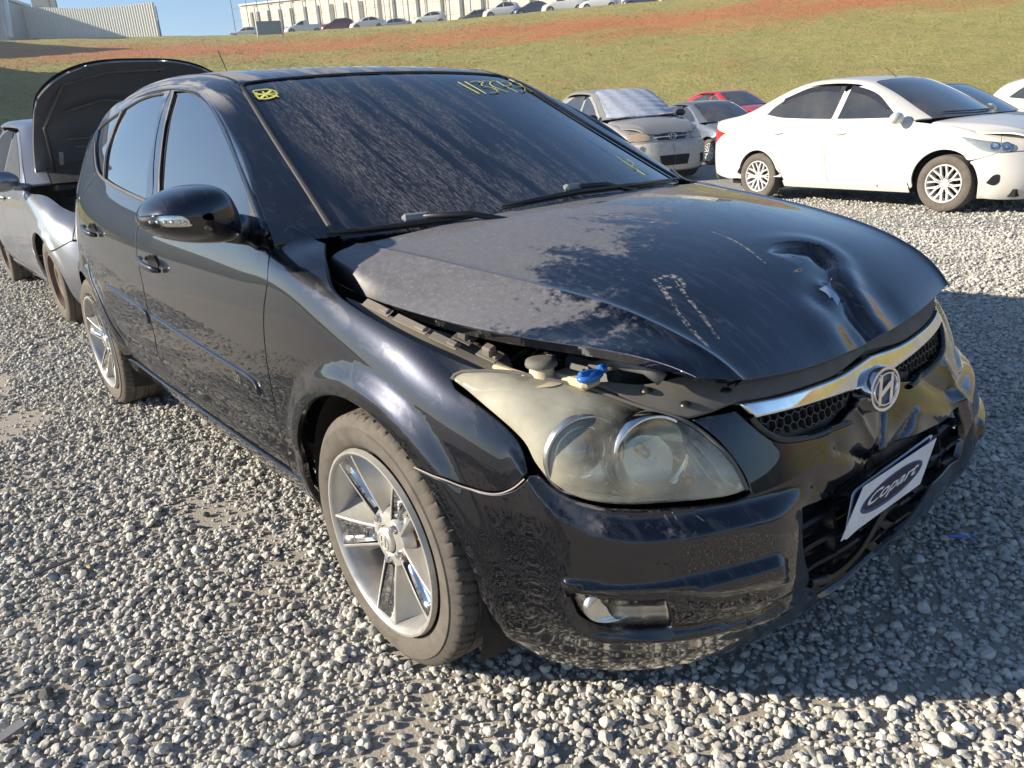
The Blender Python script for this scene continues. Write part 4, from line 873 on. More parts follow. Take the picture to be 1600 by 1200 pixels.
def rrect(x0, y0, x1, y1, r, n=5):
    out = []
    for (cx, cy, a) in ((x1-r, y0+r, -90), (x1-r, y1-r, 0), (x0+r, y1-r, 90), (x0+r, y0+r, 180)):
        out += [(cx+r*math.cos(math.radians(a+90*k/n)), cy+r*2.2*math.sin(math.radians(a+90*k/n))) for k in range(n+1)]
    return out
npl = gridmesh(nump, rrect(0, 0, 1, 1, .05), 0, .002).build('number_plate', WHITEP, car)
gridmesh(nump, rrect(.02, .05, .98, .95, .05), .0022, .0006).build('plate_face', NAVY, npl)
cd_ = gridmesh(card, [(0, 0), (1, 0), (1, 1), (0, 1)], 0, .001).build('paper_card', WHITEP, car)
ec = np.array([.50, .50])
gridmesh(card, [(.50+.40*math.cos(a), .50+.33*math.sin(a)) for a in np.linspace(0, 2*math.pi, 48, endpoint=False)], .0012, .0004).build('card_oval', simple('print_blue', (.05, .08, .20), .5), cd_)
gridmesh(card, [(.50+.37*math.cos(a), .515+.27*math.sin(a)) for a in np.linspace(0, 2*math.pi, 48, endpoint=False)], .0018, .0004).build('card_oval_inner', simple('print_navy', (.008, .010, .035), .5), cd_)
def text_mesh(txt, name, shear=0.0, bold=.0):
    cu = bpy.data.curves.new(name, 'FONT'); cu.body = txt; cu.size = 1; cu.shear = shear; cu.offset = bold; cu.align_x = 'CENTER'; cu.align_y = 'CENTER'; cu.resolution_u = 3
    o = bpy.data.objects.new(name, cu); COL.objects.link(o); dg = bpy.context.evaluated_depsgraph_get(); me = bpy.data.meshes.new_from_object(o.evaluated_get(dg)); bpy.data.objects.remove(o)
    V = np.array([v.co[:] for v in me.vertices]); F = [tuple(p.vertices) for p in me.polygons]; return V, F
V, F = text_mesh('Copart', 't', .3, .018); V[:, 0] -= (V[:, 0].max()+V[:, 0].min())/2; V[:, 1] -= (V[:, 1].max()+V[:, 1].min())/2; wv = np.ptp(V[:, 0]); 
b = MB(); b.add(card(np.stack([.50+V[:, 0]/wv*.66, .52+V[:, 1]/wv*1.05, V[:, 0]*0], -1), .0026), F); b.build('card_lettering', WHITEP, cd_)
# side mouldings and badge
for (x0, x1, z0, z1, par) in ((-1.555, -.585, .600, .560, fd), (-2.17, -1.605, .632, .603, rd)):
    zz = lambda x: z0+(z1-z0)*(x-x0)/(x1-x0)
    lp = [('xz', x0, zz(x0)-.028, 'c'), ('xz', (x0+x1)/2, zz((x0+x1)/2)-.028), ('xz', x1-.02, zz(x1)-.028), ('xz', x1, zz(x1)-.008), ('xz', x1-.012, zz(x1)+.018), ('xz', x1-.05, zz(x1-.05)+.027), ('xz', (x0+x1)/2, zz((x0+x1)/2)+.027), ('xz', x0, zz(x0)+.027, 'c')]
    m = panel('side_moulding', S, [lp], PAINT, None, h=.03, gap=0, er=.007, flange=.004, off=.008, both=True); m[0].parent = par[0]; m[1].parent = par[1]
    if par is fd:
        V, F = text_mesh('i30', 't', .0, .01); bp, bn = spt(S, -.725, .562, .0095, 'xz'); Tx = np.array([1., 0, -.04]); Tx -= bn*(Tx@bn); Tx /= np.linalg.norm(Tx); Tz = np.cross(bn, Tx); Tz = Tz if Tz[2] > 0 else -Tz
        b = MB(); V = V*.042; b.add(bp+V[:, :1]*Tx+V[:, 1:2]*Tz+V[:, 2:3]*bn, F); b.build('badge', BRIGHT, m[0])
# door handles
for (x, z, par) in ((-1.44, .822, fd), (-2.315, .877, rd)):
    for s_ in (0, 1):
        b = MB(); pts = []; V = []; n = 14; m = 10
        for i in range(n+1):
            t = i/n; q, nn = spt(S, x-.105+.21*t, z+.010-.022*t, 0, 'xz'); o = .010+.026*math.sin(math.pi*t)**.45; wz = .015*(.55+.45*math.sin(math.pi*t)**.5)
            for k in range(m):
                a = 2*math.pi*k/m; V.append(q+nn*(o+.0075*math.cos(a))+np.array([0, 0, 1.])*wz*math.sin(a))
        F = [(i*m+k, i*m+(k+1) % m, (i+1)*m+(k+1) % m, (i+1)*m+k) for i in range(n) for k in range(m)]+[tuple(range(m)), tuple(n*m+k for k in range(m))]
        if s_: V = [np.array(v)*[1, -1, 1] for v in V]
        b.add(V, F, True); h_ = b.build('door_handle', PAINT, par[s_])
        b = MB(); q, nn = spt(S, x+.01, z, .002, 'xz'); V = [q]+[q+np.array([.062*math.cos(a), 0, .034*math.sin(a)]) for a in np.linspace(0, 2*math.pi, 24, endpoint=False)]
        V = [np.array(v)*[1, -1 if s_ else 1, 1] for v in V]
        b.add(V, [(0, i+1, (i+1) % 24+1) for i in range(24)]); b.build('handle_cup', simple('handle_cup', (.006, .006, .007), .3), h_)
# window trims (sill strips and chrome-edged divider)
for par, pts_, wd in ((fd, [(249, 309), (330, 341), (394, 367)], .014), (rd, [(149, 222), (149, 246), (153, 268), (164, 281), (190, 297), (227, 314)], .013), (fd, [(271, 145), (259, 190), (251, 250), (248, 308)], .012), (rd, [(191, 173), (179, 197), (167, 232), (162, 278)], .012)):
    L = smooth_loop(S, pts_, .02, closed=False)
    for q, LL_ in ((0, L), (1, mirror_uv(S, L))): ribbon(S, LL_, wd, 'window_trim', TRIM, par[q], off=.003)
# sail panel + mirror
sail = [(384, 290, 'c'), (404, 328), (422, 390, 'c'), (398, 380), (372, 372, 'c'), (388, 350), (389, 320)]
panel('mirror_base', S, [sail], BLACKP, None, h=.02, gap=0, er=.003, flange=.004, off=.004, both=True)
mb_ = [o for o in bpy.data.objects if o.name.startswith('mirror_base')]
mb_[0].parent = fd[0]; mb_[1].parent = fd[1]
mo = [(362, 322), (369, 338), (371, 356), (367, 373), (345, 379), (316, 380), (286, 379), (258, 374), (236, 366), (222, 356), (217, 345), (219, 331), (230, 314), (250, 301), (276, 292), (302, 287), (326, 287), (342, 293), (353, 305)]
XM = -.50
OL = np.array([un(a, b_, 'x', XM) for a, b_ in mo]); cen = OL.mean(0); cen[2] -= .01
secs = [(.055, .90, 0), (.052, .97, 0), (.03, 1.0, 0), (0., 1.0, 0), (-.04, .965, .0), (-.075, .86, .003), (-.10, .68, .006), (-.115, .42, .009), (-.12, .12, .011)]
MG = []
for (dx, sc, dz) in secs: MG.append([cen+(q-cen)*sc+np.array([-dx, 0, dz]) for q in OL])
MG = np.array(MG).transpose(1, 0, 2); MG = np.concatenate([MG, MG[:4]], 0)
MS = Surf(MG[::-1] if False else MG)
_n = MS.nrm(np.array([9.]), np.array([4.]))[0]
if _n[2] > 0 and False: pass
def surf_mesh(surf, u0, u1, v0, v1, nu_, nv_):
    U, V = np.meshgrid(np.linspace(u0, u1, nu_), np.linspace(v0, v1, nv_), indexing='ij'); P = surf.ev(U, V).reshape(-1, 3); F = [(i*nv_+j, (i+1)*nv_+j, (i+1)*nv_+j+1, i*nv_+j+1) for i in range(nu_-1) for j in range(nv_-1)]; return P, F
nm_ = len(mo); P, F = surf_mesh(MS, 1, nm_+1, 0, 8, 96, 28)
cent = P.mean(0); b = MB(); b.add(P, F, True); me = b.mesh('wing_mirror')
MIRS = []
for s_ in (0, 1):
    m2 = me.copy() if s_ else me
    if s_: m2.transform(Matrix.Scale(-1, 4, (0, 1, 0))); m2.flip_normals()
    MIRS.append(link('wing_mirror', m2, PAINT, fd[s_]))
b = MB(); V = [tuple(cen+(q-cen)*.9+np.array([-.05, 0, 0])) for q in OL]; b.add(V, [tuple(range(len(V)))]); gmm = b.mesh('mirror_glass')
for s_ in (0, 1):
    m2 = gmm.copy()
    if s_: m2.transform(Matrix.Scale(-1, 4, (0, 1, 0)))
    link('mirror_glass', m2, CHROME, MIRS[s_])
sig = [(218, 338, 'c'), (240, 336), (270, 336), (286, 338), (296, 344), (303, 353, 'c'), (270, 356), (240, 357), (220, 357, 'c')]
flipm = MS.nrm(np.array([10.]), np.array([5.]))[0][0] < 0
sg_ = panel('turn_signal', MS, [sig], CLEAR, None, h=.012, hb=.006, gap=0, er=.003, flange=.003, off=.004, flip=flipm, both=True)
sb_ = panel('signal_reflector', MS, [sig], REFL, None, h=.012, hb=.008, gap=.001, er=0, flange=0, off=.0008, flip=flipm, both=True)
for s_ in (0, 1): sg_[s_].parent = MIRS[s_]; sb_[s_].parent = MIRS[s_]
for k, (a, b_) in enumerate([(236, 347), (247, 347), (258, 347), (269, 347), (280, 347), (290, 348)]):
    q, nn = spt(MS, a, b_, 0); nn = -nn if flipm else nn; bb = MB(); bb.sphere(tuple(q+nn*.0005), .0046, 12, 8)
    m1 = bb.mesh('signal_led'); link('signal_led', m1, simple('led_white', (.85, .87, .9), .08, .6), MIRS[0]); m2 = m1.copy(); m2.transform(Matrix.Scale(-1, 4, (0, 1, 0))); link('signal_led', m2, MATS['led_white'], MIRS[1])
ap = [un(352, 358, 'x', XM-.0), un(372, 357, 'x', XM+.01), un(388, 360, 'x', -.50), spt(S, 403, 366, .004)[0], spt(S, 410, 372, -.02)[0]]
b = MB()
rad = [(.020, .034), (.024, .040), (.024, .038), (.030, .046), (.03, .05)]; n = 14; V = []
for q, (ry, rz) in zip(ap, rad):
    for k in range(n): a = 2*math.pi*k/n; V.append(q+np.array([1., 0, .0])*ry*math.cos(a)+np.array([0, .15, 1.])*rz*math.sin(a))
F = [(i*n+k, i*n+(k+1) % n, (i+1)*n+(k+1) % n, (i+1)*n+k) for i in range(len(ap)-1) for k in range(n)]; b.add(V, F, True); am = b.mesh('mirror_arm')
for s_ in (0, 1):
    m2 = am.copy()
    if s_: m2.transform(Matrix.Scale(-1, 4, (0, 1, 0))); m2.flip_normals()
    o = link('mirror_arm', m2, PAINT, MIRS[s_]); md = o.modifiers.new('s', 'SUBSURF'); md.levels = 2; md.render_levels = 2
# wipers
def twp(a, b_, off): return spt(T_, a, b_, off)[0]
for blade, cap_, arm in (([(513, 371), (560, 367), (620, 360), (680, 352), (735, 347)], (650, 348), [(650, 350), (700, 352), (770, 349), (850, 345)]), ([(782, 329), (840, 318), (900, 306), (980, 296), (1058, 286)], (892, 301), [(892, 303), (950, 301), (1010, 300), (1050, 300)])):
    wr = thing('wiper', 'x', 'x') if False else None
    P = np.array([twp(a, b_, .014) for a, b_ in blade]); b = MB(); b.tube(P, [.004, .007, .008, .007, .004], 8)
    P2 = np.array([twp(a, b_, .004) for a, b_ in blade]); b.tube(P2, .0028, 6); wb = b.build('wiper', BLACKP, car)
    q, nn = spt(T_, *cap_, .018); d = (P[-1]-P[0])/np.linalg.norm(P[-1]-P[0]); Rm = np.stack([d, np.cross(nn, d), nn], 1); b = MB(); b.box(q, (.075, .026, .022), R=Rm, bev=.009); b.build('wiper_pivot_cap', simple('grey_plastic', (.20, .21, .22), .45), wb)
    A = np.array([q, q+d*.14+nn*.006-Rm[:, 1]*.02, q+d*.30-Rm[:, 1]*.06-nn*.02]); b = MB(); b.tube(A, [.009, .008, .008], 8); b.build('wiper_arm', BLACKP, wb)
b = MB(); b.box((-.31, 0, .925), (.20, 1.30, .05)); b.build('cowl_panel', BLACKP, car)
# marker writing on the windscreen
def scribble(strokes, wd, name, col=YEL):
    root = None
    for s_ in strokes:
        L = smooth_loop(T_, s_, .006, closed=False); o = ribbon(T_, L, wd, name, col, root or wind, off=.0006, thick=.0008)
        if root is None: root = o
Z = lambda pts, ox, oy, sc: [(ox+a/sc, oy+b_/sc) for a, b_ in pts]
q_ = lambda pts: Z(pts, 690, 100, 9.41)
scribble([q_([(245, 265), (400, 350), (560, 435)]), q_([(345, 258), (500, 345), (660, 435)]), q_([(420, 268), (500, 250), (610, 268), (590, 300), (610, 325)]), q_([(610, 325), (740, 345), (830, 395), (800, 415), (710, 415)]), q_([(545, 270), (640, 250), (720, 262), (720, 300), (800, 345), (980, 412)]), q_([(720, 262), (790, 245), (850, 275), (930, 320), (1120, 412)]), q_([(880, 262), (930, 252), (1010, 280), (1030, 305), (900, 325)]), q_([(1030, 262), (1120, 275), (1190, 325), (1090, 325)]), q_([(1190, 325), (1230, 370), (1215, 400), (1150, 395)]), q_([(1215, 330), (1300, 350), (1350, 395), (1290, 400)])], .0065, 'marker_number')
q_ = lambda pts: Z(pts, 380, 125, 22.86)
scribble([q_([(440, 470), (350, 450), (380, 390), (600, 350), (850, 330), (1080, 370), (1190, 440), (1195, 520), (1100, 590), (900, 655), (720, 670), (560, 650), (440, 560), (430, 480), (500, 450)]), q_([(690, 400), (790, 510), (880, 620)]), q_([(990, 380), (820, 500), (620, 650)]), q_([(440, 490), (700, 500), (1150, 470)]), q_([(480, 540), (800, 510), (1150, 560), (1280, 600)]), q_([(540, 660), (620, 690)])], .008, 'marker_star')
q_ = lambda pts: Z(pts, 950, 220, 17.14)
scribble([q_([(250, 425), (480, 580), (720, 740), (990, 910)]), q_([(300, 415), (500, 480), (700, 610), (710, 690), (650, 640)]), q_([(720, 730), (850, 740), (1120, 840)])], .005, 'marker_letter')
# aerial
b = MB(); b.tube([(-2.62, 0, 1.44), (-2.70, 0, 1.53), tuple(un(341, 80, 'y', 0))], [.006, .0035, .0025], 8); b.sphere((-2.62, 0, 1.45), .025, 12, 8, (1.6, 1, .7)); b.build('aerial', BLACKP, roof)
# engine bay and inner wing under the lifted bonnet
rs_ = [(925, 598, 'c'), (950, 596), (1010, 600), (1062, 588), (1085, 590), (1147, 584), (1250, 562), (1340, 532), ('uv', UC, 9.6, 'c'), ('uv', UC, 7.95, 'c'), (1310, 583), (1265, 602), (1205, 620), (1150, 630), (1110, 645), (1076, 654, 'c'), (1040, 647), (1000, 633), (955, 612)]
RSL = smooth_loop(S0, rs_, .014)
panel('radiator_support', S0, [RSL], GREYP, car, h=.03, gap=0, er=.004, flange=.01, off=.002, both=True)
for (a, b_) in ((1070, 631), (1133, 610), (1010, 610)):
    q, nn = spt(S0, a, b_, .004)
    for s_ in (1, -1): b = MB(); b.lathe([(0, .004), (.007, .003), (.011, 0), (.012, -.003)], 18, 'z', (q[0], q[1]*s_, q[2])); b.build('clip', BLACKP, car)
iw = [(527, 452, 'c'), (580, 470), (640, 486), (720, 508), (790, 532), (800, 575), (758, 577), (705, 556), (600, 506), (530, 461, 'c')]
IWL = smooth_loop(S0, iw, .014)
inw = panel('inner_wing', S0, [IWL], simple('inner_wing_dusty', (.13, .115, .095), .75), car, h=.02, gap=0, er=.002, flange=.01, off=-.030, both=True)
for k, (a, b_, l) in enumerate([(586, 474, .09), (640, 499, .10), (694, 525, .07), (726, 520, .045), (764, 546, .050)]):
    q, nn = spt(S0, a, b_, -.014); q2, _ = spt(S0, a+12, b_+5.5, -.014); d_ = (q2-q)/np.linalg.norm(q2-q); Rm_ = np.stack([d_, np.cross(nn, d_), nn], 1)
    for s_ in (0, 1):
        b = MB(); b.box((0, 0, 0), (l, .020 if k < 3 else .030, .003), R=Rm_, bev=.001); b.box(Rm_@np.array([l*.28, .0, .004]), (l*.3, .014, .006), R=Rm_, bev=.002)
        if k >= 3: b.box(Rm_@np.array([0, .0, .012]), (.024, .022, .022), R=Rm_, bev=.004)
        b.V = [tuple(np.array(v_)*[1, 1 if s_ == 0 else -1, 1]+q*[1, 1 if s_ == 0 else -1, 1]) for v_ in b.V]
        b.build('wing_bracket', simple('bracket_dusty', (.21, .18, .145), .8) if k != 3 else GREYP, inw[s_])
q = un(846, 575, 'z', .775); b = MB(); b.lathe([(0, .020), (.018, .021), (.030, .017), (.032, .010), (.031, .006)], 36, 'z', q); b.box(q+[-.01, .035, .012], (.02, .012, .012), bev=.003); wc = b.build('washer_cap', GREYP, car)
b = MB(); b.lathe([(.024, .008), (.024, -.016), (.030, -.018), (.05, -.022)], 30, 'z', q); b.build('filler_neck', CREAMP, wc)
b = MB(); b.box(q+[.05, .04, -.022], (.10, .05, .02), bev=.008); b.box(q+[-.06, -.03, -.012], (.10, .018, .012), bev=.005); b.build('reservoir', CREAMP, wc)
q = un(922, 583, 'z', .775); b = MB(); b.sphere(q+[0, 0, -.006], .021, 20, 12, (.85, 1.5, .55)); b.box(q+[.0, .032, .0], (.018, .024, .018), bev=.006); b.box(q+[.0, -.014, .004], (.012, .03, .008), bev=.003); b.build('blue_cap', BLUEP, car)
q = un(1010, 590, 'z', .76); b = MB(); b.tube([q+[-.12, -.02, 0], q+[-.06, -.01, .02], q+[0, 0, .02], q+[.03, .01, 0]], .014, 12); b.build('coolant_hose', simple('hose', (.12, .12, .12), .4), car)
b = MB()      # wiring and hoses seen in the gap
for k in range(5): q1 = un(800+25*k, 562+3*k, 'z', .76-.01*k); b.tube([q1, q1+[-.05, .10, -.01+.01*(k % 2)], q1+[-.09, .22, -.03], q1+[-.10, .34, -.02]], .005+.002*(k % 3), 8)
b.build('wiring', simple('cable_black', (.02, .02, .022), .45), car)
b = MB(); q1 = un(985, 578, 'z', .74); b.box(q1+[-.08, .06, -.04], (.16, .20, .10), bev=.012); b.build('battery', simple('battery_grey', (.14, .14, .14), .6), car)
# chipped seam edges
for pts_, wd in (([(647, 730), (690, 748), (730, 763), (772, 772), (800, 764), (820, 748)], .0032), ):
    L = smooth_loop(S, pts_, .01, closed=False); ribbon(S, L, wd, 'chipped_edge', simple('chip', (.36, .30, .27), .8), bmp, off=.0012, thick=.0014)

for o_ in [MIRS[1], mb_[1]]:
    for ch in list(o_.children_recursive): bpy.data.objects.remove(ch)
    bpy.data.objects.remove(o_)
def mk_streak():
    m = bpy.data.materials.new('dust_streak'); m.use_nodes = True; T = m.node_tree; T.nodes.clear(); o = T.nodes.new('ShaderNodeOutputMaterial'); tr = T.nodes.new('ShaderNodeBsdfTransparent'); df = T.nodes.new('ShaderNodeBsdfDiffuse'); df.inputs[0].default_value = (.42, .40, .38, 1)
    tc = T.nodes.new('ShaderNodeTexCoord'); nz = T.nodes.new('ShaderNodeTexNoise'); nz.inputs['Scale'].default_value = 90; nz.inputs['Detail'].default_value = 5; T.links.new(tc.outputs['Object'], nz.inputs['Vector']); cr = T.nodes.new('ShaderNodeValToRGB'); cr.color_ramp.elements[0].position = .42; cr.color_ramp.elements[1].position = .62; cr.color_ramp.elements[1].color = (.75, .75, .75, 1); T.links.new(nz.outputs[0], cr.inputs[0])
    mx = T.nodes.new('ShaderNodeMixShader'); T.links.new(cr.outputs[0], mx.inputs[0]); T.links.new(tr.outputs[0], mx.inputs[1]); T.links.new(df.outputs[0], mx.inputs[2]); T.links.new(mx.outputs[0], o.inputs[0]); return m
STK = mk_streak()
def streak(surf, pts, wd, par):
    L = smooth_loop(surf, pts, .006, closed=False); P = surf.ev(L[:, 0], L[:, 1]); N = surf.nrm(L[:, 0], L[:, 1]); Tn = np.gradient(P, axis=0); Tn /= np.linalg.norm(Tn, axis=1)[:, None]+1e-12; B = np.cross(N, Tn); n = len(P)
    W = wd*(.6+.5*np.array([noise.noise(Vector((i*.35, wd*900, 0))) for i in range(n)])); V = list(P-B*W[:, None]/2+N*.0006)+list(P+B*W[:, None]/2+N*.0006)
    link('dust_streak', mesh('dust_streak', V, [(i, i+1, n+i+1, n+i) for i in range(n-1)]), STK, par)
streak(H, [(1022, 436), (1040, 458), (1062, 492), (1085, 520), (1110, 545)], .016, hood); streak(H, [(1050, 432), (1072, 462), (1098, 495), (1122, 530)], .014, hood); streak(H, [(1030, 436), (1050, 430), (1068, 446), (1040, 450)], .016, hood)
streak(H, [(1110, 362), (1150, 378), (1195, 412)], .012, hood); streak(H, [(930, 330), (990, 345), (1060, 350)], .010, hood)
streak(S, [(1035, 802), (1045, 818)], .008, bmp); streak(S, [(1050, 800), (1062, 818)], .007, bmp); streak(S, [(1085, 803), (1100, 815)], .007, bmp)
# ================================================================== OTHER VEHICLES
def car_paint(name, col, metal=0.0, rough=.28, dust=.3):
    if name in MATS: return MATS[name]
    t = NT(name); co = t.coord(); n = t.noise(co, 2.5, 6, .6); n2 = t.noise(co, 30, 4, .6); g = t.n('NewGeometry'); sn = t.n('SeparateXYZ'); t.t.links.new(g.outputs['Normal'], sn.inputs[0])
    up = t.math('ADD', .12, t.math('MULTIPLY', t.math('MAXIMUM', sn.outputs[2], 0.0), .8)); d = t.math('MULTIPLY', t.math('MULTIPLY', up, dust), t.ramp(n, [(.3, .2), (.7, 1.)]))
    t.P(col=t.mix(d, col, (.36, .32, .27)), rough=t.math('ADD', rough, t.math('MULTIPLY', d, .6)), metal=metal, coat=t.math('SUBTRACT', .8, d, clamp=True), coatr=.03); MATS[name] = t.m; return t.m
ECV = [(-.45, .955), (-.66, 1.085), (-.87, 1.215), (-1.07, 1.305), (-1.22, 1.362), (-1.40, 1.398), (-1.70, 1.422), (-2.10, 1.408), (-2.45, 1.355), (-2.70, 1.26), (-2.90, 1.12), (-3.05, 1.0), (-3.2, .84)]
CCV = [(-.17, .975), (-.42, 1.095), (-.72, 1.24), (-.97, 1.347), (-1.13, 1.41), (-1.33, 1.447), (-1.7, 1.475), (-2.1, 1.478), (-2.5, 1.458), (-2.85, 1.415), (-3.10, 1.35), (-3.26, 1.15), (-3.38, .90)]
SED_E = ECV[:7]+[(-2.08, 1.395), (-2.40, 1.31), (-2.70, 1.17), (-2.92, 1.055), (-3.18, 1.01), (-3.36, .98)]
SED_C = CCV[:7]+[(-2.10, 1.468), (-2.45, 1.39), (-2.75, 1.24), (-2.98, 1.10), (-3.20, 1.07), (-3.40, 1.035)]
PIC_E = ECV[:6]+[(-1.62, 1.405), (-1.78, 1.36), (-1.86, 1.20), (-1.92, 1.02), (-2.4, 1.0), (-3.0, 1.0), (-3.38, 1.0)]
PIC_C = CCV[:6]+[(-1.66, 1.47), (-1.84, 1.43), (-1.95, 1.22), (-2.0, 1.0), (-2.4, .98), (-3.0, .98), (-3.40, .98)]
def y_alloy():
    b = MB(); b.lathe([(.205, .012), (.200, .0), (.190, .0), (.184, .010), (.178, .05), (.176, .15), (.2, .17)], 48, 'y')
    for k in range(8):
        a = k*math.pi/4+.2
        for s in (-1, 1):
            V, F = spoke_grid(a, np.linspace(.04, .188, 6), lambda t, r: [(s*(.004+.062*max(0, t-.35))-.013, .028-.016*t+.02), (s*(.004+.062*max(0, t-.35))-.010, .024-.016*t), (s*(.004+.062*max(0, t-.35))+.010, .024-.016*t), (s*(.004+.062*max(0, t-.35))+.013, .028-.016*t+.02)]); b.add(V, F, True)
    b.lathe([(0, .018), (.03, .020), (.05, .028), (.052, .05)], 24, 'y'); return autosmooth(b.mesh('wheel_cover'), 40)
def steel_wheel():
    b = MB(); b.lathe([(.205, .008), (.198, 0), (.190, .004), (.184, .03), (.178, .05), (.150, .045), (.135, .030), (.10, .028), (.075, .05), (.045, .045), (.04, .03), (.03, .028), (0, .028)], 48, 'y')
    return autosmooth(b.mesh('steel_wheel'), 40)
YA = y_alloy(); SW = steel_wheel(); TY2 = tyre_mesh(.300, .205, .185, False, 64)
bw = MB(); bw.lathe([(0, .09), (.19, .09)], 24, 'y'); BK = bw.mesh('wheel_back')
GLS = car_paint('car_glass', (.012, .018, .024), 0, .03, .35)
PLSH = simple('hub_plastic', (.62, .62, .60), .35, .2)
def gen_car(name, label, o, yaw, paint, kind='sedan', keys=(-3.42, -2.55, -1.0, 0., .79), zs=1.0, ws=1.0, cat='car', group=None, wheel_me=None, wheel_mat=None, detail=2, hood=True, gl=None, fwopen=False, ride=0.):
    X0 = np.array([-3.42, -2.65, -1.0, 0., .79]); K = np.array(keys)
    wx = lambda x: np.interp(x, X0, K)+np.where(np.asarray(x) > .79, np.asarray(x)-.79, 0)
    def WP(P): P = np.array(P, float); Q = P.copy(); Q[..., 0] = wx(P[..., 0]); Q[..., 1] *= ws; Q[..., 2] = ride+(P[..., 2])*zs; return Q
    fr = (np.array(o, float), np.array([[math.cos(yaw), -math.sin(yaw), 0], [math.sin(yaw), math.cos(yaw), 0], [0, 0, 1.]]))
    root = thing(name, label, cat, o, yaw, group); gp = gl or GLS
    AF = (wx(-.02), ride+.30*zs, .355*zs); AR = (float(wx(-2.66)), ride+.30*zs, .350*zs)
    def disp(P, u, v, N):
        d = np.zeros(u.shape); ay = np.abs(P[..., 1])
        for A in (AF, AR): d += .014*sstep((A[2]+.07-np.hypot(P[..., 0]-A[0], P[..., 2]-A[1]))/.06)*sstep((ay-.66*ws)/.08)
        return P+N*d[..., None]
    s_ = Surf(WP(SG), disp); s_.fr = fr; W = lambda x, z, c=None: ('xz', float(wx(x)), ride+z*zs)+(('c',) if c else ())
    EC, CC = {'sedan': (SED_E, SED_C), 'pickup': (PIC_E, PIC_C)}.get(kind, (ECV, CCV))
    rows = []
    for i, ((ex, ez), (cx, cz)) in enumerate(zip(EC, CC)):
        r = s_.xz(float(wx(ex)), ride+ez*zs); e = s_.ev(r[:1], r[1:])[0] if r is not None else WP([ex, -.75, ez]); e = np.abs(e)*[0, 1, 0]+e*[1, 0, 1]
        c = WP([cx, 0, cz]); gw = [.845, .86, .87, .865, .865, .87, .87, .865, .83, .80, .80, .82, .82][i]; g = np.array([c[0]+(e[0]-c[0])*.6, e[1]*gw, c[2]+(e[2]-c[2])*.28+(.0 if i else -.0)]); p = np.array([c[0]+(e[0]-c[0])*.85, e[1]*.94, c[2]+(e[2]-c[2])*.5])
        hf = [c]+[np.array([c[0]+(g[0]-c[0])*f**2.2, g[1]*f, c[2]+(g[2]-c[2])*f**2.4]) for f in (.38, .74)]+[g, p, e]; rows.append([q*[1, -1, 1] for q in hf[:0:-1]]+hf)
    t_ = Surf(np.array(rows).transpose(1, 0, 2)); t_.fr = fr
    hh = .05 if detail > 1 else .11; hb = .03 if detail > 1 else .08; er = .004 if detail > 1 else 0; fl = .012 if detail > 1 else 0; kw = dict(h=hh, hb=hb, er=er, flange=fl, gap=.003 if detail > 1 else 0)
    def arcw(A, a0, a1, n): return [('xz', A[0]+A[2]*math.cos(math.radians(a0+(a1-a0)*k/(n-1))), A[1]+A[2]*math.sin(math.radians(a0+(a1-a0)*k/(n-1)))) for k in range(n)]
    top = lambda i0, i1: [W(*EC[i]) for i in range(i0, i1)]
    # front bumper (both halves separately), fender, doors, quarter
    def two(nm, loop, mat, par=None, **k2):
        q = dict(kw); q.update(k2); r = panel(nm, s_, loop, mat, None, both=True, **q)
        for i, x in enumerate(r): x.parent = (par[i] if isinstance(par, list) else (par or root))
        return r
    fl_ = [W(-.45, .95, 1), ('uv', UC-11.6, 10.2), W(-.30, .30, 1)][:0]
    u_f = UC-8.
    two('front_bumper', [[('uv', UC-.02, 6.3), ('uv', UC-3, 6.4), ('uv', UC-5.6, 6.2, 'c')]+arcw(AF, 42, 3, 6)+[('uv', UC-6.9, .3, 'c'), ('uv', UC-3, .2), ('uv', UC-.02, .2, 'c')]], paint)
    two('front_fender', [[W(-.42, .94, 1), ('uv', UC-10.4, 9.6), ('uv', UC-9.2, 11.2), ('uv', UC-7.5, 11.3), ('uv', UC-5.8, 11.3), ('uv', UC-4.9, 11.3, 'c'), ('uv', UC-5.5, 6.25, 'c')]+arcw(AF, 44, 188, 12)+[W(-.42, .23, 1), W(-.44, .30), W(-.47, .55), W(-.44, .8)]], paint)
    two('nose', [[('uv', UC-.02, 6.35, 'c'), ('uv', UC-3, 6.45), ('uv', UC-5.5, 6.3, 'c'), ('uv', UC-4.9, 11.4, 'c'), ('uv', UC-.02, 11.4, 'c')]], paint)
    BX = -1.52; dr = []
    dbot = .25
    d1 = two('front_door', [[W(-.42, .94, 1), W(-.44, .8), W(-.47, .55), W(-.44, .30), W(-.46, dbot, 1), W(BX, dbot, 1), W(BX-.04, .6), W(BX, .95), W(BX+.06, 1.3), W(BX+.10, 1.415, 1)]+top(4, 0-1)[:0]+[W(*EC[i]) for i in (4, 3, 2, 1)]], paint)
    fw_ = [W(-.66, .99, 1), W(-.78, 1.09), W(-.95, 1.19), W(-1.12, 1.27), W(-1.28, 1.33), W(-1.40, 1.355, 1), W(BX+.05, 1.0, 1)]
    two('window', [fw_], BLACKP if fwopen else gp, d1, off=.003, er=.003 if detail > 1 else 0, gap=0, flange=.003 if detail > 1 else 0)
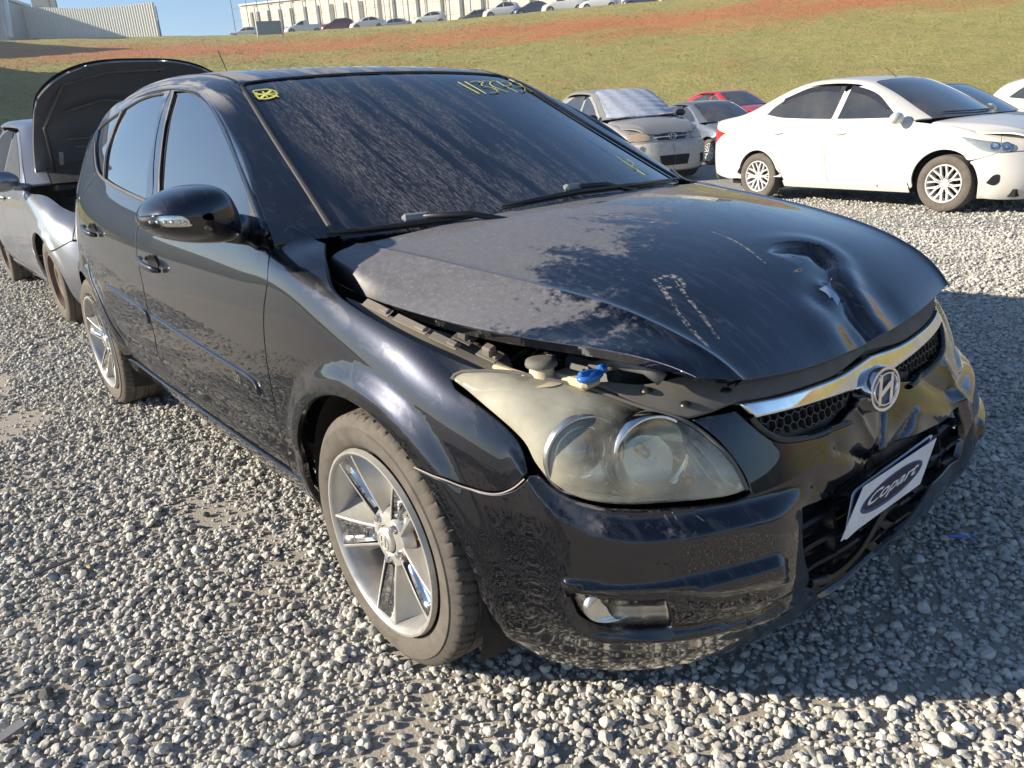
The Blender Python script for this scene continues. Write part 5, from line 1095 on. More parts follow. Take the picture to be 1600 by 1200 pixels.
    if kind == 'pickup':
        two('bed_side', [[W(BX, dbot, 1), W(BX-.04, .6), W(BX, .95), W(BX+.06, 1.3), W(BX+.10, 1.41, 1), W(-1.62, 1.40), W(-1.80, 1.34), W(-1.90, 1.02, 1), W(-3.36, .99, 1), W(-3.36, .4, 1)]+arcw(AR, 5, 175, 10)], paint)
    else:
        wr = [W(BX-.03, 1.0, 1), W(BX+.04, 1.36, 1), W(-1.75, 1.375), W(-2.05, 1.355), W(-2.28, 1.29), (W(-2.50, 1.17) if kind == 'sedan' else W(-2.50, 1.24)), W(-2.60 if kind == 'sedan' else -2.72, 1.08, 1), W(-2.3, 1.035)]
        RD = [W(-2.24, .30), W(-2.30, .45), W(-2.44, .62), W(-2.60, .80), W(-2.62, 1.03)]
        ip = 8 if kind == 'sedan' else 9
        d2 = two('rear_door', [[W(BX, dbot, 1), W(BX-.04, .6), W(BX, .95), W(BX+.06, 1.3), W(BX+.10, 1.412, 1)]+[W(*EC[i]) for i in (6, 7)]+[W(-2.36, 1.33 if kind == 'sedan' else 1.385, 1), W(-2.54, 1.18), W(-2.62, 1.03), W(-2.60, .80), W(-2.44, .62), W(-2.30, .45), W(-2.24, .30), W(-2.22, dbot, 1)]], paint)
        two('window', [wr], gp, d2, off=.003, er=.003 if detail > 1 else 0, gap=0, flange=.003 if detail > 1 else 0)
        two('rear_quarter', [[W(-2.24, .30, 1), W(-2.30, .45), W(-2.44, .62), W(-2.60, .80), W(-2.62, 1.03), W(-2.54, 1.18), W(-2.36, 1.33 if kind == 'sedan' else 1.385, 1)]+[W(*EC[i]) for i in range(ip, 12)]+[W(-3.36 if kind == 'sedan' else -3.2, .97 if kind == 'sedan' else .84, 1), W(-3.36, .6, 1), W(-3.3, .3, 1), W(-3.05, .24, 1)]+arcw(AR, 3, 178, 12)[::1]], paint)
    two('rocker_panel', [[W(-.44, .26, 1), W(-2.25, .26, 1), W(-2.25, .18, 1), W(-.44, .18, 1)]], paint, off=.004)
    two('tail', [[('uv', .02, .4, 'c'), ('uv', 2.2, .4, 'c'), ('uv', 3.2, 4., 'c'), ('uv', 2.6, 8.6, 'c'), ('uv', .02, 8.6, 'c')]], paint)
    # top
    wl = [('uv', 2.05, .0, 'c'), ('uv', 2.05, 2), ('uv', 2.1, 3.7), ('uv', 3.5, 4.0), ('uv', 5, 4.05), ('uv', 6.5, 4.0), ('uv', 7.9, 3.7), ('uv', 7.95, 2), ('uv', 7.95, .0, 'c')]
    r1 = 9.9 if kind == 'hatch' else (7.6 if kind == 'sedan' else 7.4); r2 = 11.2 if kind == 'hatch' else (10.1 if kind == 'sedan' else 9.0)
    rg = [('uv', 2.2, r1+.15, 'c'), ('uv', 5, r1+.05), ('uv', 7.8, r1+.15, 'c'), ('uv', 7.9, r2-.1, 'c'), ('uv', 5, r2), ('uv', 2.1, r2-.1, 'c')]
    rl = [('uv', .1, .05, 'c'), ('uv', .1, 4), ('uv', .1, 8), ('uv', .1, 11.9, 'c'), ('uv', 5, 11.95), ('uv', 9.9, 11.9, 'c'), ('uv', 9.9, 8), ('uv', 9.9, 4), ('uv', 9.9, .05, 'c'), ('uv', 7.95, .02, 'c'), ('uv', 7.95, 2), ('uv', 7.9, 3.75), ('uv', 6.5, 4.08), ('uv', 5, 4.12), ('uv', 3.5, 4.08), ('uv', 2.1, 3.75), ('uv', 2.05, 2), ('uv', 2.05, .02, 'c')]
    q = dict(kw); q['gap'] = 0; rf = panel('roof', t_, [rl, rg], paint, root, **q)[0]
    q2 = dict(q); q2['er'] = 0; q2['flange'] = 0; panel('windscreen', t_, [wl], gp, root, off=-.004, **q2); panel('rear_window', t_, [rg], gp, root, off=-.003, **q2)
    if hood:
        a = HG[:, ::1].copy(); m_ = a[::-1]*[1, -1, 1]; a = np.maximum(a*[1, 0, 0]+a*[0, 0, 1], m_*[1, 0, 1])+a*[0, 1, 0]; a = WP(a); a[..., 2] -= .026; hs = Surf(a); n_ = hs.nu-1
        panel('hood', hs, [[('uv', .02, .02, 'c'), ('uv', .02, 3.5), ('uv', .02, 6.98, 'c'), ('uv', n_/2, 6.98), ('uv', n_-.02, 6.98, 'c'), ('uv', n_-.02, 3.5), ('uv', n_-.02, .02, 'c'), ('uv', n_/2, .02)]], paint, root, **q)
    b = MB(); zz = ride+.45*zs; b.box((float(wx(-1.3)), 0, ride+.55*zs), (3.0, 1.15, .6*zs)); b.box((float(wx(-1.3)), 0, ride+.22), (3.9, 1.35*ws, .08)); b.box((float(wx(-1.5)), 0, ride+.93*zs), (2.0, 1.2, .2)); b.build('underbody', DARK, root)
    zw = .300
    for (ax_, A) in ((keys[3], AF), (keys[1], AR)):
        for sd in (-1, 1):
            if detail > 1:
                b = MB(); b.lathe([(A[2]+.004, .80*ws*sd), (A[2]+.02, .5*sd), (.1, .5*sd)], 24, 'y', (A[0], 0, A[1]), a0=math.radians(-25), a1=math.radians(205)); b.build('wheel_arch_liner', MATS['arch_liner'], root)
            e = link('wheel', TY2, TYRE, root); e.location = (A[0], sd*(.865*ws-.0925), zw*zs if zs > 1 else zw); e.scale = (max(1, zs),)*3; e.rotation_euler = (0, .3*sd+A[0], 0 if sd < 0 else math.pi)
            o1 = link('rim', wheel_me or YA, wheel_mat or PLSH, e); o1.location = (0, -.086, 0)
            if detail > 1: o2 = link('wheel_back', BK, DARK, e)
    return root, s_, t_, d1, two
# --- white sedan, right
WP_ = car_paint('white_paint', (.64, .62, .57), 0, .3, .10)
wo = (-2.01, 8.465, -.124); wy = math.radians(-8.3)
R_, sW, tW, dW, twoW = gen_car('sedan', 'clean white four-door sedan with lattice wheel covers, side-on beyond the black hatchback', wo, wy, WP_, 'sedan', keys=(-3.80, -2.62, -1.0, 0., .82), zs=1.03)
twoW('headlamp', [[('uv', UC-8.5, 8.0, 'c'), ('uv', UC-7, 8.3), ('uv', UC-5.5, 8.2), ('uv', UC-4.3, 7.6, 'c'), ('uv', UC-4.4, 6.6), ('uv', UC-5.5, 6.1, 'c'), ('uv', UC-6.7, 6.3), ('uv', UC-7.6, 7.2)]], simple('lamp_clear', (.62, .62, .54), .14, .75), off=.010, gap=0, h=.02, hb=.012)
for u_, v_, r_ in ((5.0, 7.2, .05), (5.9, 7.2, .042)):
    q, nn = spt(sW, UC-u_, v_, .012, 'uv'); b = MB(); b.lathe([(0, -.004), (r_*.7, .0), (r_, .008), (r_*1.05, .002)], 24, 'x'); placed('lamp_bowl', b.mesh('lamp_bowl'), CHROME, [c for c in R_.children if c.name.startswith('headlamp')], q, nn)
twoW('tail_lamp', [[(1113, 198, 'c'), (1135, 208, 'c'), (1120, 222), (1112, 224, 'c')]], simple('red_lamp', (.45, .02, .02), .15), off=.006, gap=0)
twoW('fog_recess', [[(1540, 286, 'c'), (1552, 274), (1562, 273), (1561, 285), (1552, 290)]], BLACKP, off=.002, gap=0, er=0, flange=0)
def handle_on(surf, x, z, par, mat, n=12, m=8, L=.19):
    for s2 in (0, 1):
        V = []
        for i in range(n+1):
            t = i/n; q, nn = spt(surf, x-L/2+L*t, z, 0, 'xz'); o = .008+.024*math.sin(math.pi*t)**.5
            for k in range(m): a = 2*math.pi*k/m; V.append(q+nn*(o+.008*math.cos(a))+np.array([0, 0, 1.])*.018*(.5+.5*math.sin(math.pi*t))*math.sin(a))
        if s2: V = [np.array(v)*[1, -1, 1] for v in V]
        b = MB(); b.add(V, [(i*m+k, i*m+(k+1) % m, (i+1)*m+(k+1) % m, (i+1)*m+k) for i in range(n) for k in range(m)], True); b.build('door_handle', mat, par[s2])
def mirror_on(surf, x, z, par, mat, yw=.93):
    for s2 in (-1, 1):
        b = MB(); b.sphere((x, s2*(yw+.03), z+.02), .11, 18, 12, (.55, 1.0, .62)); b.tube([(x, s2*(yw-.07), z-.03), (x+.01, s2*(yw-.16), z-.05)], .025, 8); b.build('wing_mirror', mat, par[0 if s2 < 0 else 1])
handle_on(sW, -1.38, .86, dW, WP_); mirror_on(sW, -.58, 1.0, dW, WP_)
rdW = [c for c in R_.children if c.name.startswith('rear_door')]; handle_on(sW, -2.32, .88, rdW, WP_)
for k_, pts in enumerate(([(1330, 187), (1322, 187)],)): pass
for pr in (dW, rdW):   # dark weather shields over the windows
    i = 0 if pr is dW else 1
for (xs, par) in (((-.80, -1.38), dW), ((-1.55, -2.35), rdW)):
    twoW('weather_shield', [[('xz', xs[0], (1.135 if par is dW else 1.405), 'c')]+[('xz', xs[0]+(xs[1]-xs[0])*t, z) for t, z in ((.3, 1.27 if par is dW else 1.42), (.6, 1.345 if par is dW else 1.405))]+[('xz', xs[1], 1.405 if par is dW else 1.30, 'c'), ('xz', xs[1], 1.335 if par is dW else 1.23, 'c')]+[('xz', xs[0]+(xs[1]-xs[0])*t, z) for t, z in ((.6, 1.275 if par is dW else 1.345), (.3, 1.20 if par is dW else 1.36))]+[('xz', xs[0], 1.09 if par is dW else 1.345, 'c')]], simple('smoked_plastic', (.02, .02, .03), .15), par, off=.012, gap=0)
def wipers_on(t_, root):
    for (a, c_) in (((3.0, .35), (6.2, .18)), ((5.4, .25), (7.6, .25))):
        P = [spt(t_, a[0]+(c_[0]-a[0])*k/4, a[1]+(c_[1]-a[1])*k/4, .012, 'uv')[0] for k in range(5)]; b = MB(); b.tube(P, .008, 6); b.build('wiper', BLACKP, root)
wipers_on(tW, R_)
b = MB(); P0 = spt(tW, 5, 4.6, 0, 'uv')[0]; b.tube([P0, P0+[-.16, 0, .12]], .004, 6); b.build('aerial', BLACKP, R_)
# --- silver grey sedan with raised bonnet, left
GP = car_paint('grey_metallic', (.24, .255, .285), .6, .3, .2)
G_, sG, tG, dG, twoG = gen_car('sedan', 'silver grey sedan with its hood raised, left behind the black hatchback', (-4.9, .18, 0), 0., GP, 'sedan', keys=(-3.55, -2.52, -1.0, 0., .80), zs=1.0, wheel_me=SW, wheel_mat=simple('steel_rim', (.13, .085, .06), .7), hood=False, fwopen=True)
handle_on(sG, -1.34, .85, dG, GP)
for s2 in (-1, 1):
    b = MB(); b.sphere((-.42, s2*.97, 1.01), .12, 20, 12, (.6, 1.0, .62)); b.tube([(-.42, s2*.90, .97), (-.44, s2*.80, .95)], .03, 8); b.build('wing_mirror', GP, dG[0 if s2 < 0 else 1])
# raised bonnet: sheet with frame
def bonnet(o, R):
    ang = math.radians(49); ex = np.array([math.cos(ang), 0, math.sin(ang)]); hinge = np.array([-.57, 0, 1.0]); G = []
    for i, y in enumerate(np.linspace(-.74, .74, 9)):
        col = []
        for j, t in enumerate(np.linspace(0, 1.06, 7)):
            w_ = .98-.13*(t/1.06)**2.5; crown = .045*(1-(y/.74)**2)*1.0; nose = -.07*(t/1.06)**5
            tt = t*.97-.16*(abs(y)/.74)**3.2*(t/1.06)**2
            col.append(hinge+ex*tt+np.array([0, y*w_, 0])+np.array([-math.sin(ang), 0, math.cos(ang)])*(crown+nose))
        G.append(col)
    s = Surf(np.array(G)); s.fr = (o, R); L = [('uv', .02, .02, 'c'), ('uv', .02, 3), ('uv', .03, 5.1), ('uv', .7, 5.95), ('uv', 4, 5.98), ('uv', 7.3, 5.95), ('uv', 7.97, 5.1), ('uv', 7.98, 3), ('uv', 7.98, .02, 'c')]
    hb_ = panel('raised_hood', s, [L], GP, G_, h=.05, hb=.03, gap=0, er=.004, flange=.01)[0]
    INN = simple('hood_liner', (.014, .013, .015), .55)
    S2 = np.array([.185, .175])
    pads = [np.array([(1.0, .6), (3.5, .6), (3.5, 2.2), (1.6, 2.6)]), np.array([(4.5, .6), (7.0, .6), (6.4, 2.6), (4.5, 2.2)]), np.array([(1.4, 3.2), (3.4, 2.8), (4.6, 2.8), (6.6, 3.2), (6.2, 4.7), (1.8, 4.7)])]
    def hf(P, UV):
        d = np.zeros(len(P)); q = UV*S2
        for pd in pads: dd, _, _ = sdline(q, pd*S2, True); ins = inpoly(UV, pd); d -= np.where(ins, .030*sstep(dd/.03), 0)
        return d
    ins_ = panel('hood_liner', s, [L], INN, hb_, h=.03, hb=.03, gap=.01, er=.0, flange=0, off=-.040, offf=hf)[0]
    bm = bmesh.new(); bm.from_mesh(ins_.data); bmesh.ops.reverse_faces(bm, faces=bm.faces); bm.to_mesh(ins_.data); bm.free()
    for y in (-.55, .55):
        b = MB(); b.box(hinge+ex*.22+np.array([math.sin(ang), 0, -math.cos(ang)])*.045+[0, y, 0], (.12, .03, .012), R=np.array([ex, [0, 1, 0], [-math.sin(ang), 0, math.cos(ang)]]).T, bev=.003); b.build('hinge_plate', simple('pale_grey', (.35, .35, .35), .5), hb_)
    for k, (t, y, r) in enumerate(((.75, -.25, .05), (.5, .2, .03))):
        b = MB(); b.lathe([(0, 0), (r, .002), (r*1.2, .008)], 20, 'z'); m = b.mesh('stain'); 
    RB = simple('hood_rib', (.075, .07, .075), .5)
    def und(t, y, o=.05): return hinge+ex*t+np.array([math.sin(ang), 0, -math.cos(ang)])*(o-.045*(1-(y/.74)**2)+.0)+[0, y, 0]
    for path in ([(.10, -.60), (.5, -.64), (.85, -.50), (.93, -.2), (.95, .2)], [(.30, -.45), (.28, -.1), (.30, .25)], [(.38, -.50), (.36, -.2), (.40, .1), (.42, .4)], [(.62, -.5), (.70, -.25), (.66, 0), (.70, .25)]):
        b = MB(); b.tube([und(t_, y_) for t_, y_ in path], .014, 8); b.build('hood_rib', RB, hb_)
    # latch, hole row
    for y in np.linspace(-.45, .45, 7):
        b = MB(); b.lathe([(0, .003), (.010, .002), (.012, -.002)], 12, 'z'); o_ = link('hood_hole', b.mesh('hood_hole'), DARK, hb_); p_ = hinge+ex*.93+np.array([math.sin(ang), 0, -math.cos(ang)])*(.006)+[0, y, 0]; o_.location = p_; o_.rotation_euler = (0, -ang+math.pi, 0)
bonnet(np.array([-4.9, .18, 0.]), np.eye(3))
b = MB(); b.box((-.02, 0, .62), (.85, 1.25, .35)); b.box((.1, -.3, .84), (.4, .35, .10), bev=.03); b.box((.05, .2, .86), (.35, .4, .12), bev=.03); b.tube([(-.3, -.5, .88), (0, -.45, .9), (.3, -.2, .86), (.4, .2, .84)], .03, 10); b.build('engine', simple('engine_dark', (.03, .03, .032), .5), G_)
b = MB(); b.box((-.42, 0, .93), (.30, 1.3, .04), bev=.01); b.build('cowl_panel', BLACKP, G_)
# --- crashed silver SUV
SP = car_paint('silver_gold', (.40, .39, .36), .45, .33, .4); SPW = car_paint('suv_white', (.62, .60, .56), .2, .35, .2)
T0, sT, tT, dT, twoT = gen_car('suv', 'crashed silver beige SUV with a plastic sheet over its windscreen, rusty headlamps and buckled hood', (-8.6, 10.35, -.172), math.radians(-20), SP, 'hatch', keys=(-3.35, -2.63, -1.0, 0., .80), zs=1.17, ws=1.03, cat='SUV', ride=.03)
twoT('headlamp', [[('uv', UC-2.7, 6.5, 'c'), ('uv', UC-2.8, 8.2), ('uv', UC-4.4, 8.6), ('uv', UC-5.7, 8.2, 'c'), ('uv', UC-5.4, 7.0), ('uv', UC-4.2, 6.3)]], simple('rusty_lamp', (.50, .38, .27), .2, .35), off=.012, gap=0, h=.03, hb=.02)
twoT('bumper_skin', [[('uv', UC-.02, 5.6, 'c'), ('uv', UC-3, 5.6), ('uv', UC-5.6, 5.2, 'c'), ('uv', UC-6.2, 1.2, 'c'), ('uv', UC-3, .8), ('uv', UC-.02, .8, 'c')]], simple('pale_bumper', (.50, .48, .43), .45), off=.045, gap=0, er=.012, flange=.03)
twoT('grille', [[('uv', UC-.02, 8.6, 'c'), ('uv', UC-2.1, 8.3, 'c'), ('uv', UC-1.8, 6.4, 'c'), ('uv', UC-.02, 6.3, 'c')]], simple('grille_navy', (.012, .016, .03), .3), off=.014, gap=0)
twoT('air_intake', [[('uv', UC-.02, 3.2, 'c'), ('uv', UC-1.9, 3.2, 'c'), ('uv', UC-1.7, 1.7, 'c'), ('uv', UC-.02, 1.7, 'c')]], DARK, off=.052, gap=0, er=0, flange=0)
twoT('side_intake', [[('uv', UC-3.4, 3.1, 'c'), ('uv', UC-4.3, 3.1, 'c'), ('uv', UC-4.3, 1.7, 'c'), ('uv', UC-3.6, 1.6, 'c')]], DARK, off=.050, gap=0, er=0, flange=0)
for s2 in (-1, 1):
    q, nn = spt(sT, UC-3.6, 4.4, .05, 'uv'); q = q*[1, -s2 if q[1] < 0 else s2, 1]; b = MB(); b.lathe([(0, -.01), (.04, -.005), (.055, 0.004), (.06, 0)], 20, 'x', q); b.build('fog_lamp', BRIGHT, T0)
b = MB(); zc = sT.ev(np.array([UC]), np.array([7.4]))[0]; X_ = zc[0]+.035
b.box((X_, 0, zc[2]), (.02, .80, .028), bev=.008)
V, F = ring(.085, .055, .012, -.01, .01, 32); V = np.array(V); b.add(np.stack([X_+.014+V[:, 2], V[:, 0], zc[2]+V[:, 1]], -1), F, True)
for (y0, y1) in ((-.035, -.020), (.020, .035)): b.box((X_+.016, (y0+y1)/2, zc[2]), (.012, .014, .08), bev=.003)
b.box((X_+.016, 0, zc[2]), (.012, .05, .014), bev=.003); b.build('grille_badge', CHROME, T0)
b = MB(); b.box((X_+.05, .12, .52), (.012, .42, .15), bev=.004); pl = b.build('number_plate', simple('plate_grey', (.50, .49, .46), .5), T0)
b = MB(); V, F = ring(.07, .03, .008, 0, .004, 28); V = np.array(V); b.add(np.stack([X_+.058+V[:, 2], .15+V[:, 0], .52+V[:, 1]], -1), F); b.build('plate_oval', NAVY, pl)
mirror_on(sT, -.55, 1.18, dT, BLACKP, .95)
shp = [('uv', 1.4, .15, 'c'), ('uv', 3.5, .05), ('uv', 6.5, .05), ('uv', 8.6, .2, 'c'), ('uv', 8.5, 2.2), ('uv', 8.2, 4.3, 'c'), ('uv', 5, 4.6), ('uv', 1.8, 4.3, 'c'), ('uv', 1.5, 2.2)]
def folds(P, UV): return .005*np.sin(UV[:, 1]*11+UV[:, 0]*.9)+.003*np.sin(UV[:, 1]*27-UV[:, 0]*2)+.004*np.sin(UV[:, 0]*4+UV[:, 1])
panel('plastic_sheet', tT, [shp], simple('plastic_film', (.50, .53, .60), .22), T0, h=.03, gap=0, er=0, flange=.02, off=.022, offf=folds)
# --- cars of the row behind
BG = car_paint('blue_grey', (.16, .19, .24), .4, .3, .3); RD_ = car_paint('red_paint', (.50, .02, .03), .1, .3, .15); NV = car_paint('dark_navy', (.02, .025, .05), .2, .25, .25)
gen_car('sedan', 'blue grey sedan, mostly hidden, between the crashed SUV and the white sedan', (-9.7, 14.9, -.25), math.radians(-20), BG, 'sedan', cat='car')
gen_car('hatchback_car', 'red car of which only the roof shows above the white sedan boot', (-13.6, 21.5, .02), math.radians(-18), RD_, 'hatch', cat='car')
gen_car('sedan', 'dark navy sedan partly hidden right behind the white sedan', (-2.9, 12.0, -.20), math.radians(-9), NV, 'sedan', cat='car', zs=1.0)
gen_car('suv', 'white car at the right edge behind the dark navy sedan', (-2.1, 17.5, -.28), math.radians(-12), WP_, 'hatch', zs=1.06, cat='SUV')
# ================================================================== TERRAIN
HAZE = .0010
def gz(x, y): return -.018*np.clip(y-.9, 0, 19.1)
def azd(px, py, dist):
    p = undist(px, py, dist); return (math.atan2(p[1]-CAM[1], p[0]-CAM[0]), dist, p[2])
TOPS = [azd(-250, 58, 128), azd(0, 60, 122), azd(60, 59.5, 120), azd(150, 58.5, 116), azd(250, 56.5, 112), azd(380, 54.5, 105), azd(450, 50, 101), azd(520, 45.5, 98), azd(600, 40, 94.5), azd(650, 36.5, 92), azd(750, 26.5, 88), azd(860, 16.5, 84), azd(960, 7, 81), azd(1050, 0, 79), azd(1300, -30, 75), azd(1650, -70, 72)]
d2 = math.radians
ring_ = [(a if a > 0 else a+2*math.pi, d, z) for a, d, z in TOPS]
ring_ = [(d2(352), 110, 4.), (d2(320), 150, 1.5), (d2(290), 160, 1.2), (d2(255), 160, 1.2), (d2(225), 160, 1.2), (d2(205), 150, 2.5), (d2(192), 135, 9)]+ring_+[(d2(88), 74, 15), (d2(60), 82, 11), (d2(30), 95, 7), (d2(5), 105, 5), (d2(-8), 110, 4.)]
ring_ = np.array(ring_)[::-1]
azs = np.linspace(ring_[0, 0], ring_[-1, 0], 420)
ftop = np.interp(azs, ring_[:, 0], ring_[:, 1]); ztop = np.interp(azs, ring_[:, 0], ring_[:, 2])
def smooth1(a, n=5): k = np.ones(n)/n; return np.convolve(np.pad(a, n//2, 'edge'), k, 'valid')
ftop = smooth1(ftop, 5); ztop = smooth1(ztop, 3)
fb = np.interp(azs, [d2(-8), d2(60), d2(107), d2(140), d2(175), d2(215), d2(260), d2(352)], [60, 34, 25, 26, 27, 40, 70, 60])
def bank():
    nt_ = 70; V = []; UVs = []; rs = np.concatenate([np.linspace(0, 1, nt_), [1.012, 1.03, 1.2, 1.6, 2.2]])
    for i, a in enumerate(azs):
        for t in rs:
            if t <= 1: d = fb[i]+(ftop[i]-fb[i])*t; prof = t if t < .94 else .94+(t-.94)*1.0; z = -.45+(ztop[i]+.45)*prof
            else: d = ftop[i]*(1+(t-1)*1.); z = ztop[i]
            x = CAM[0]+d*math.cos(a); y = CAM[1]+d*math.sin(a)
            if 0 < t < .97: z += .22*noise.noise(Vector((x*.16, y*.16, 1)))*min(1, t*8)+.07*noise.noise(Vector((x*.9, y*.9, 2)))
            elif t <= 1.02 and t > .9: z += .10*noise.noise(Vector((x*.5, y*.5, 3)))
            V.append((x, y, z)); UVs.append((i/len(azs), t))
    n = len(rs); F = [(i*n+j, i*n+j+1, (i+1)*n+j+1, (i+1)*n+j) for i in range(len(azs)-1) for j in range(n-1)]
    me = mesh('grassy_bank', V, F)
    bm = bmesh.new(); bm.from_mesh(me); bmesh.ops.recalc_face_normals(bm, faces=bm.faces); s = sum(f.normal.z for f in bm.faces)
    if s < 0: bmesh.ops.reverse_faces(bm, faces=bm.faces)
    bm.to_mesh(me); bm.free()
    uv = me.uv_layers.new(name='UVMap'); UVs = np.array(UVs); li = np.zeros(len(me.loops), int); me.loops.foreach_get('vertex_index', li); uv.data.foreach_set('uv', UVs[li].ravel())
    t = NT('bank_ground'); co = t.coord(); u = t.n('TexCoord'); su = t.n('SeparateXYZ'); t.t.links.new(u.outputs['UV'], su.inputs[0]); T = su.outputs[1]
    n1 = t.noise(co, .16, 7, .62, .4); n2 = t.noise(co, .9, 6, .65); n3 = t.noise(co, 7, 6, .7); n4 = t.noise(t.coord(scale=(1, 1, 5)), .05, 4, .5)
    grass = t.mix(t.ramp(n2, [(.35, 0.), (.65, 1.)]), (.25, .26, .060), (.38, .33, .125)); grass = t.mix(t.ramp(n3, [(.35, 0.), (.7, 1.)]), grass, (.42, .36, .16))
    soil = t.mix(t.ramp(n3, [(.35, 0.), (.7, 1.)]), (.40, .135, .052), (.62, .26, .12))
    band = t.math('SUBTRACT', 1.0, t.math('ABSOLUTE', t.math('DIVIDE', t.math('SUBTRACT', T, .71), .23)), clamp=True)
    m = t.math('ADD', t.math('MULTIPLY', band, 1.3), t.math('MULTIPLY', t.math('SUBTRACT', n1, .56), 3.0)); m = t.math('ADD', m, t.math('MULTIPLY', t.math('SUBTRACT', n2, .5), 1.6), clamp=True)
    m = t.math('MULTIPLY', m, t.math('MULTIPLY', t.math('SUBTRACT', .955, T), 22.0, clamp=True)); m = t.math('MULTIPLY', m, .92)
    U = su.outputs[0]; unseen_dark = t.math('MAXIMUM', t.math('MULTIPLY', t.math('SUBTRACT', U, .545), 80.0, clamp=True), t.math('MULTIPLY', t.math('SUBTRACT', .14, U), 40.0, clamp=True))  # out-of-view bank darkened to give the car side a dark reflected strip
    t.P(col=t.mix(unseen_dark, t.mix(m, grass, soil), t.mix(n3, (.030, .036, .022), (.070, .075, .045))), rough=.95, normal=t.bump(t.math('ADD', t.math('MULTIPLY', n3, .6), n2), .9, .35), spec=.15)
    link('grassy_bank', me, t.m, None, kind='structure')
bank()
def mk_ground():
    t = NT('gravel_ground'); co = t.coord(); v = t.n('TexVoronoi'); t.t.links.new(co.outputs[0], v.inputs['Vector']); v.inputs['Scale'].default_value = 36
    v2 = t.n('TexVoronoi'); t.t.links.new(co.outputs[0], v2.inputs['Vector']); v2.inputs['Scale'].default_value = 17
    n = t.noise(co, .5, 5, .6); n2 = t.noise(co, 40, 4, .7)
    sep = t.n('SeparateColor'); t.t.links.new(v.outputs['Color'], sep.inputs[0])
    c = t.mix(sep.outputs[0], (.34, .33, .30), (.60, .58, .53)); c = t.mix(t.ramp(v.outputs['Distance'], [(.25, 0.), (.75, .75)]), c, (.20, .19, .17)); c = t.mix(t.ramp(n, [(.4, 0.), (.75, .5)]), c, (.46, .42, .36))
    h = t.math('SUBTRACT', 1.0, t.math('MULTIPLY', v.outputs['Distance'], 1.0))
    t.P(col=c, rough=.95, spec=.2, normal=t.bump(t.math('ADD', h, t.math('MULTIPLY', n2, .4)), .9, .022)); return t.m
def mk_dirt():
    t = NT('dusty_ground'); co = t.coord(); n = t.noise(co, 3, 7, .65); n2 = t.noise(co, 130, 5, .7)
    t.P(col=t.mix(n, (.32, .285, .235), (.50, .455, .39)), rough=.97, spec=.15, normal=t.bump(n2, .8, .006)); return t.m
# ground: one sheet; the near part carries real stones
def ground():
    xs = np.unique(np.concatenate([[-400, -120, -60, -30, -20], np.linspace(-15, 6, 85), [10, 20, 60, 400]])); ys = np.unique(np.concatenate([[-400, -120, -40, -15, -8], np.linspace(-5, 16, 85), [20, 26, 60, 120, 400]]))
    V = []
    for x in xs:
        for y in ys:
            z = float(gz(x, y))+(.012*noise.noise(Vector((x*1.3, y*1.3, 0)))+.02*noise.noise(Vector((x*.35, y*.35, 4))) if abs(x) < 16 and abs(y) < 17 else 0)-.012; V.append((x, y, z))
    n = len(ys); F = [(i*n+j, (i+1)*n+j, (i+1)*n+j+1, i*n+j+1) for i in range(len(xs)-1) for j in range(n-1)]
    g = MATS.get('g') or mk_ground(); me = mesh('ground', V, F); o = link('ground', me, mk_dirt(), None, kind='structure'); me.materials.append(g)
    for p in me.polygons:
        c = p.center; p.material_index = 0 if (c[0]-CAM[0])**2+(c[1]-CAM[1])**2 < 8.2**2 else 1
ground()
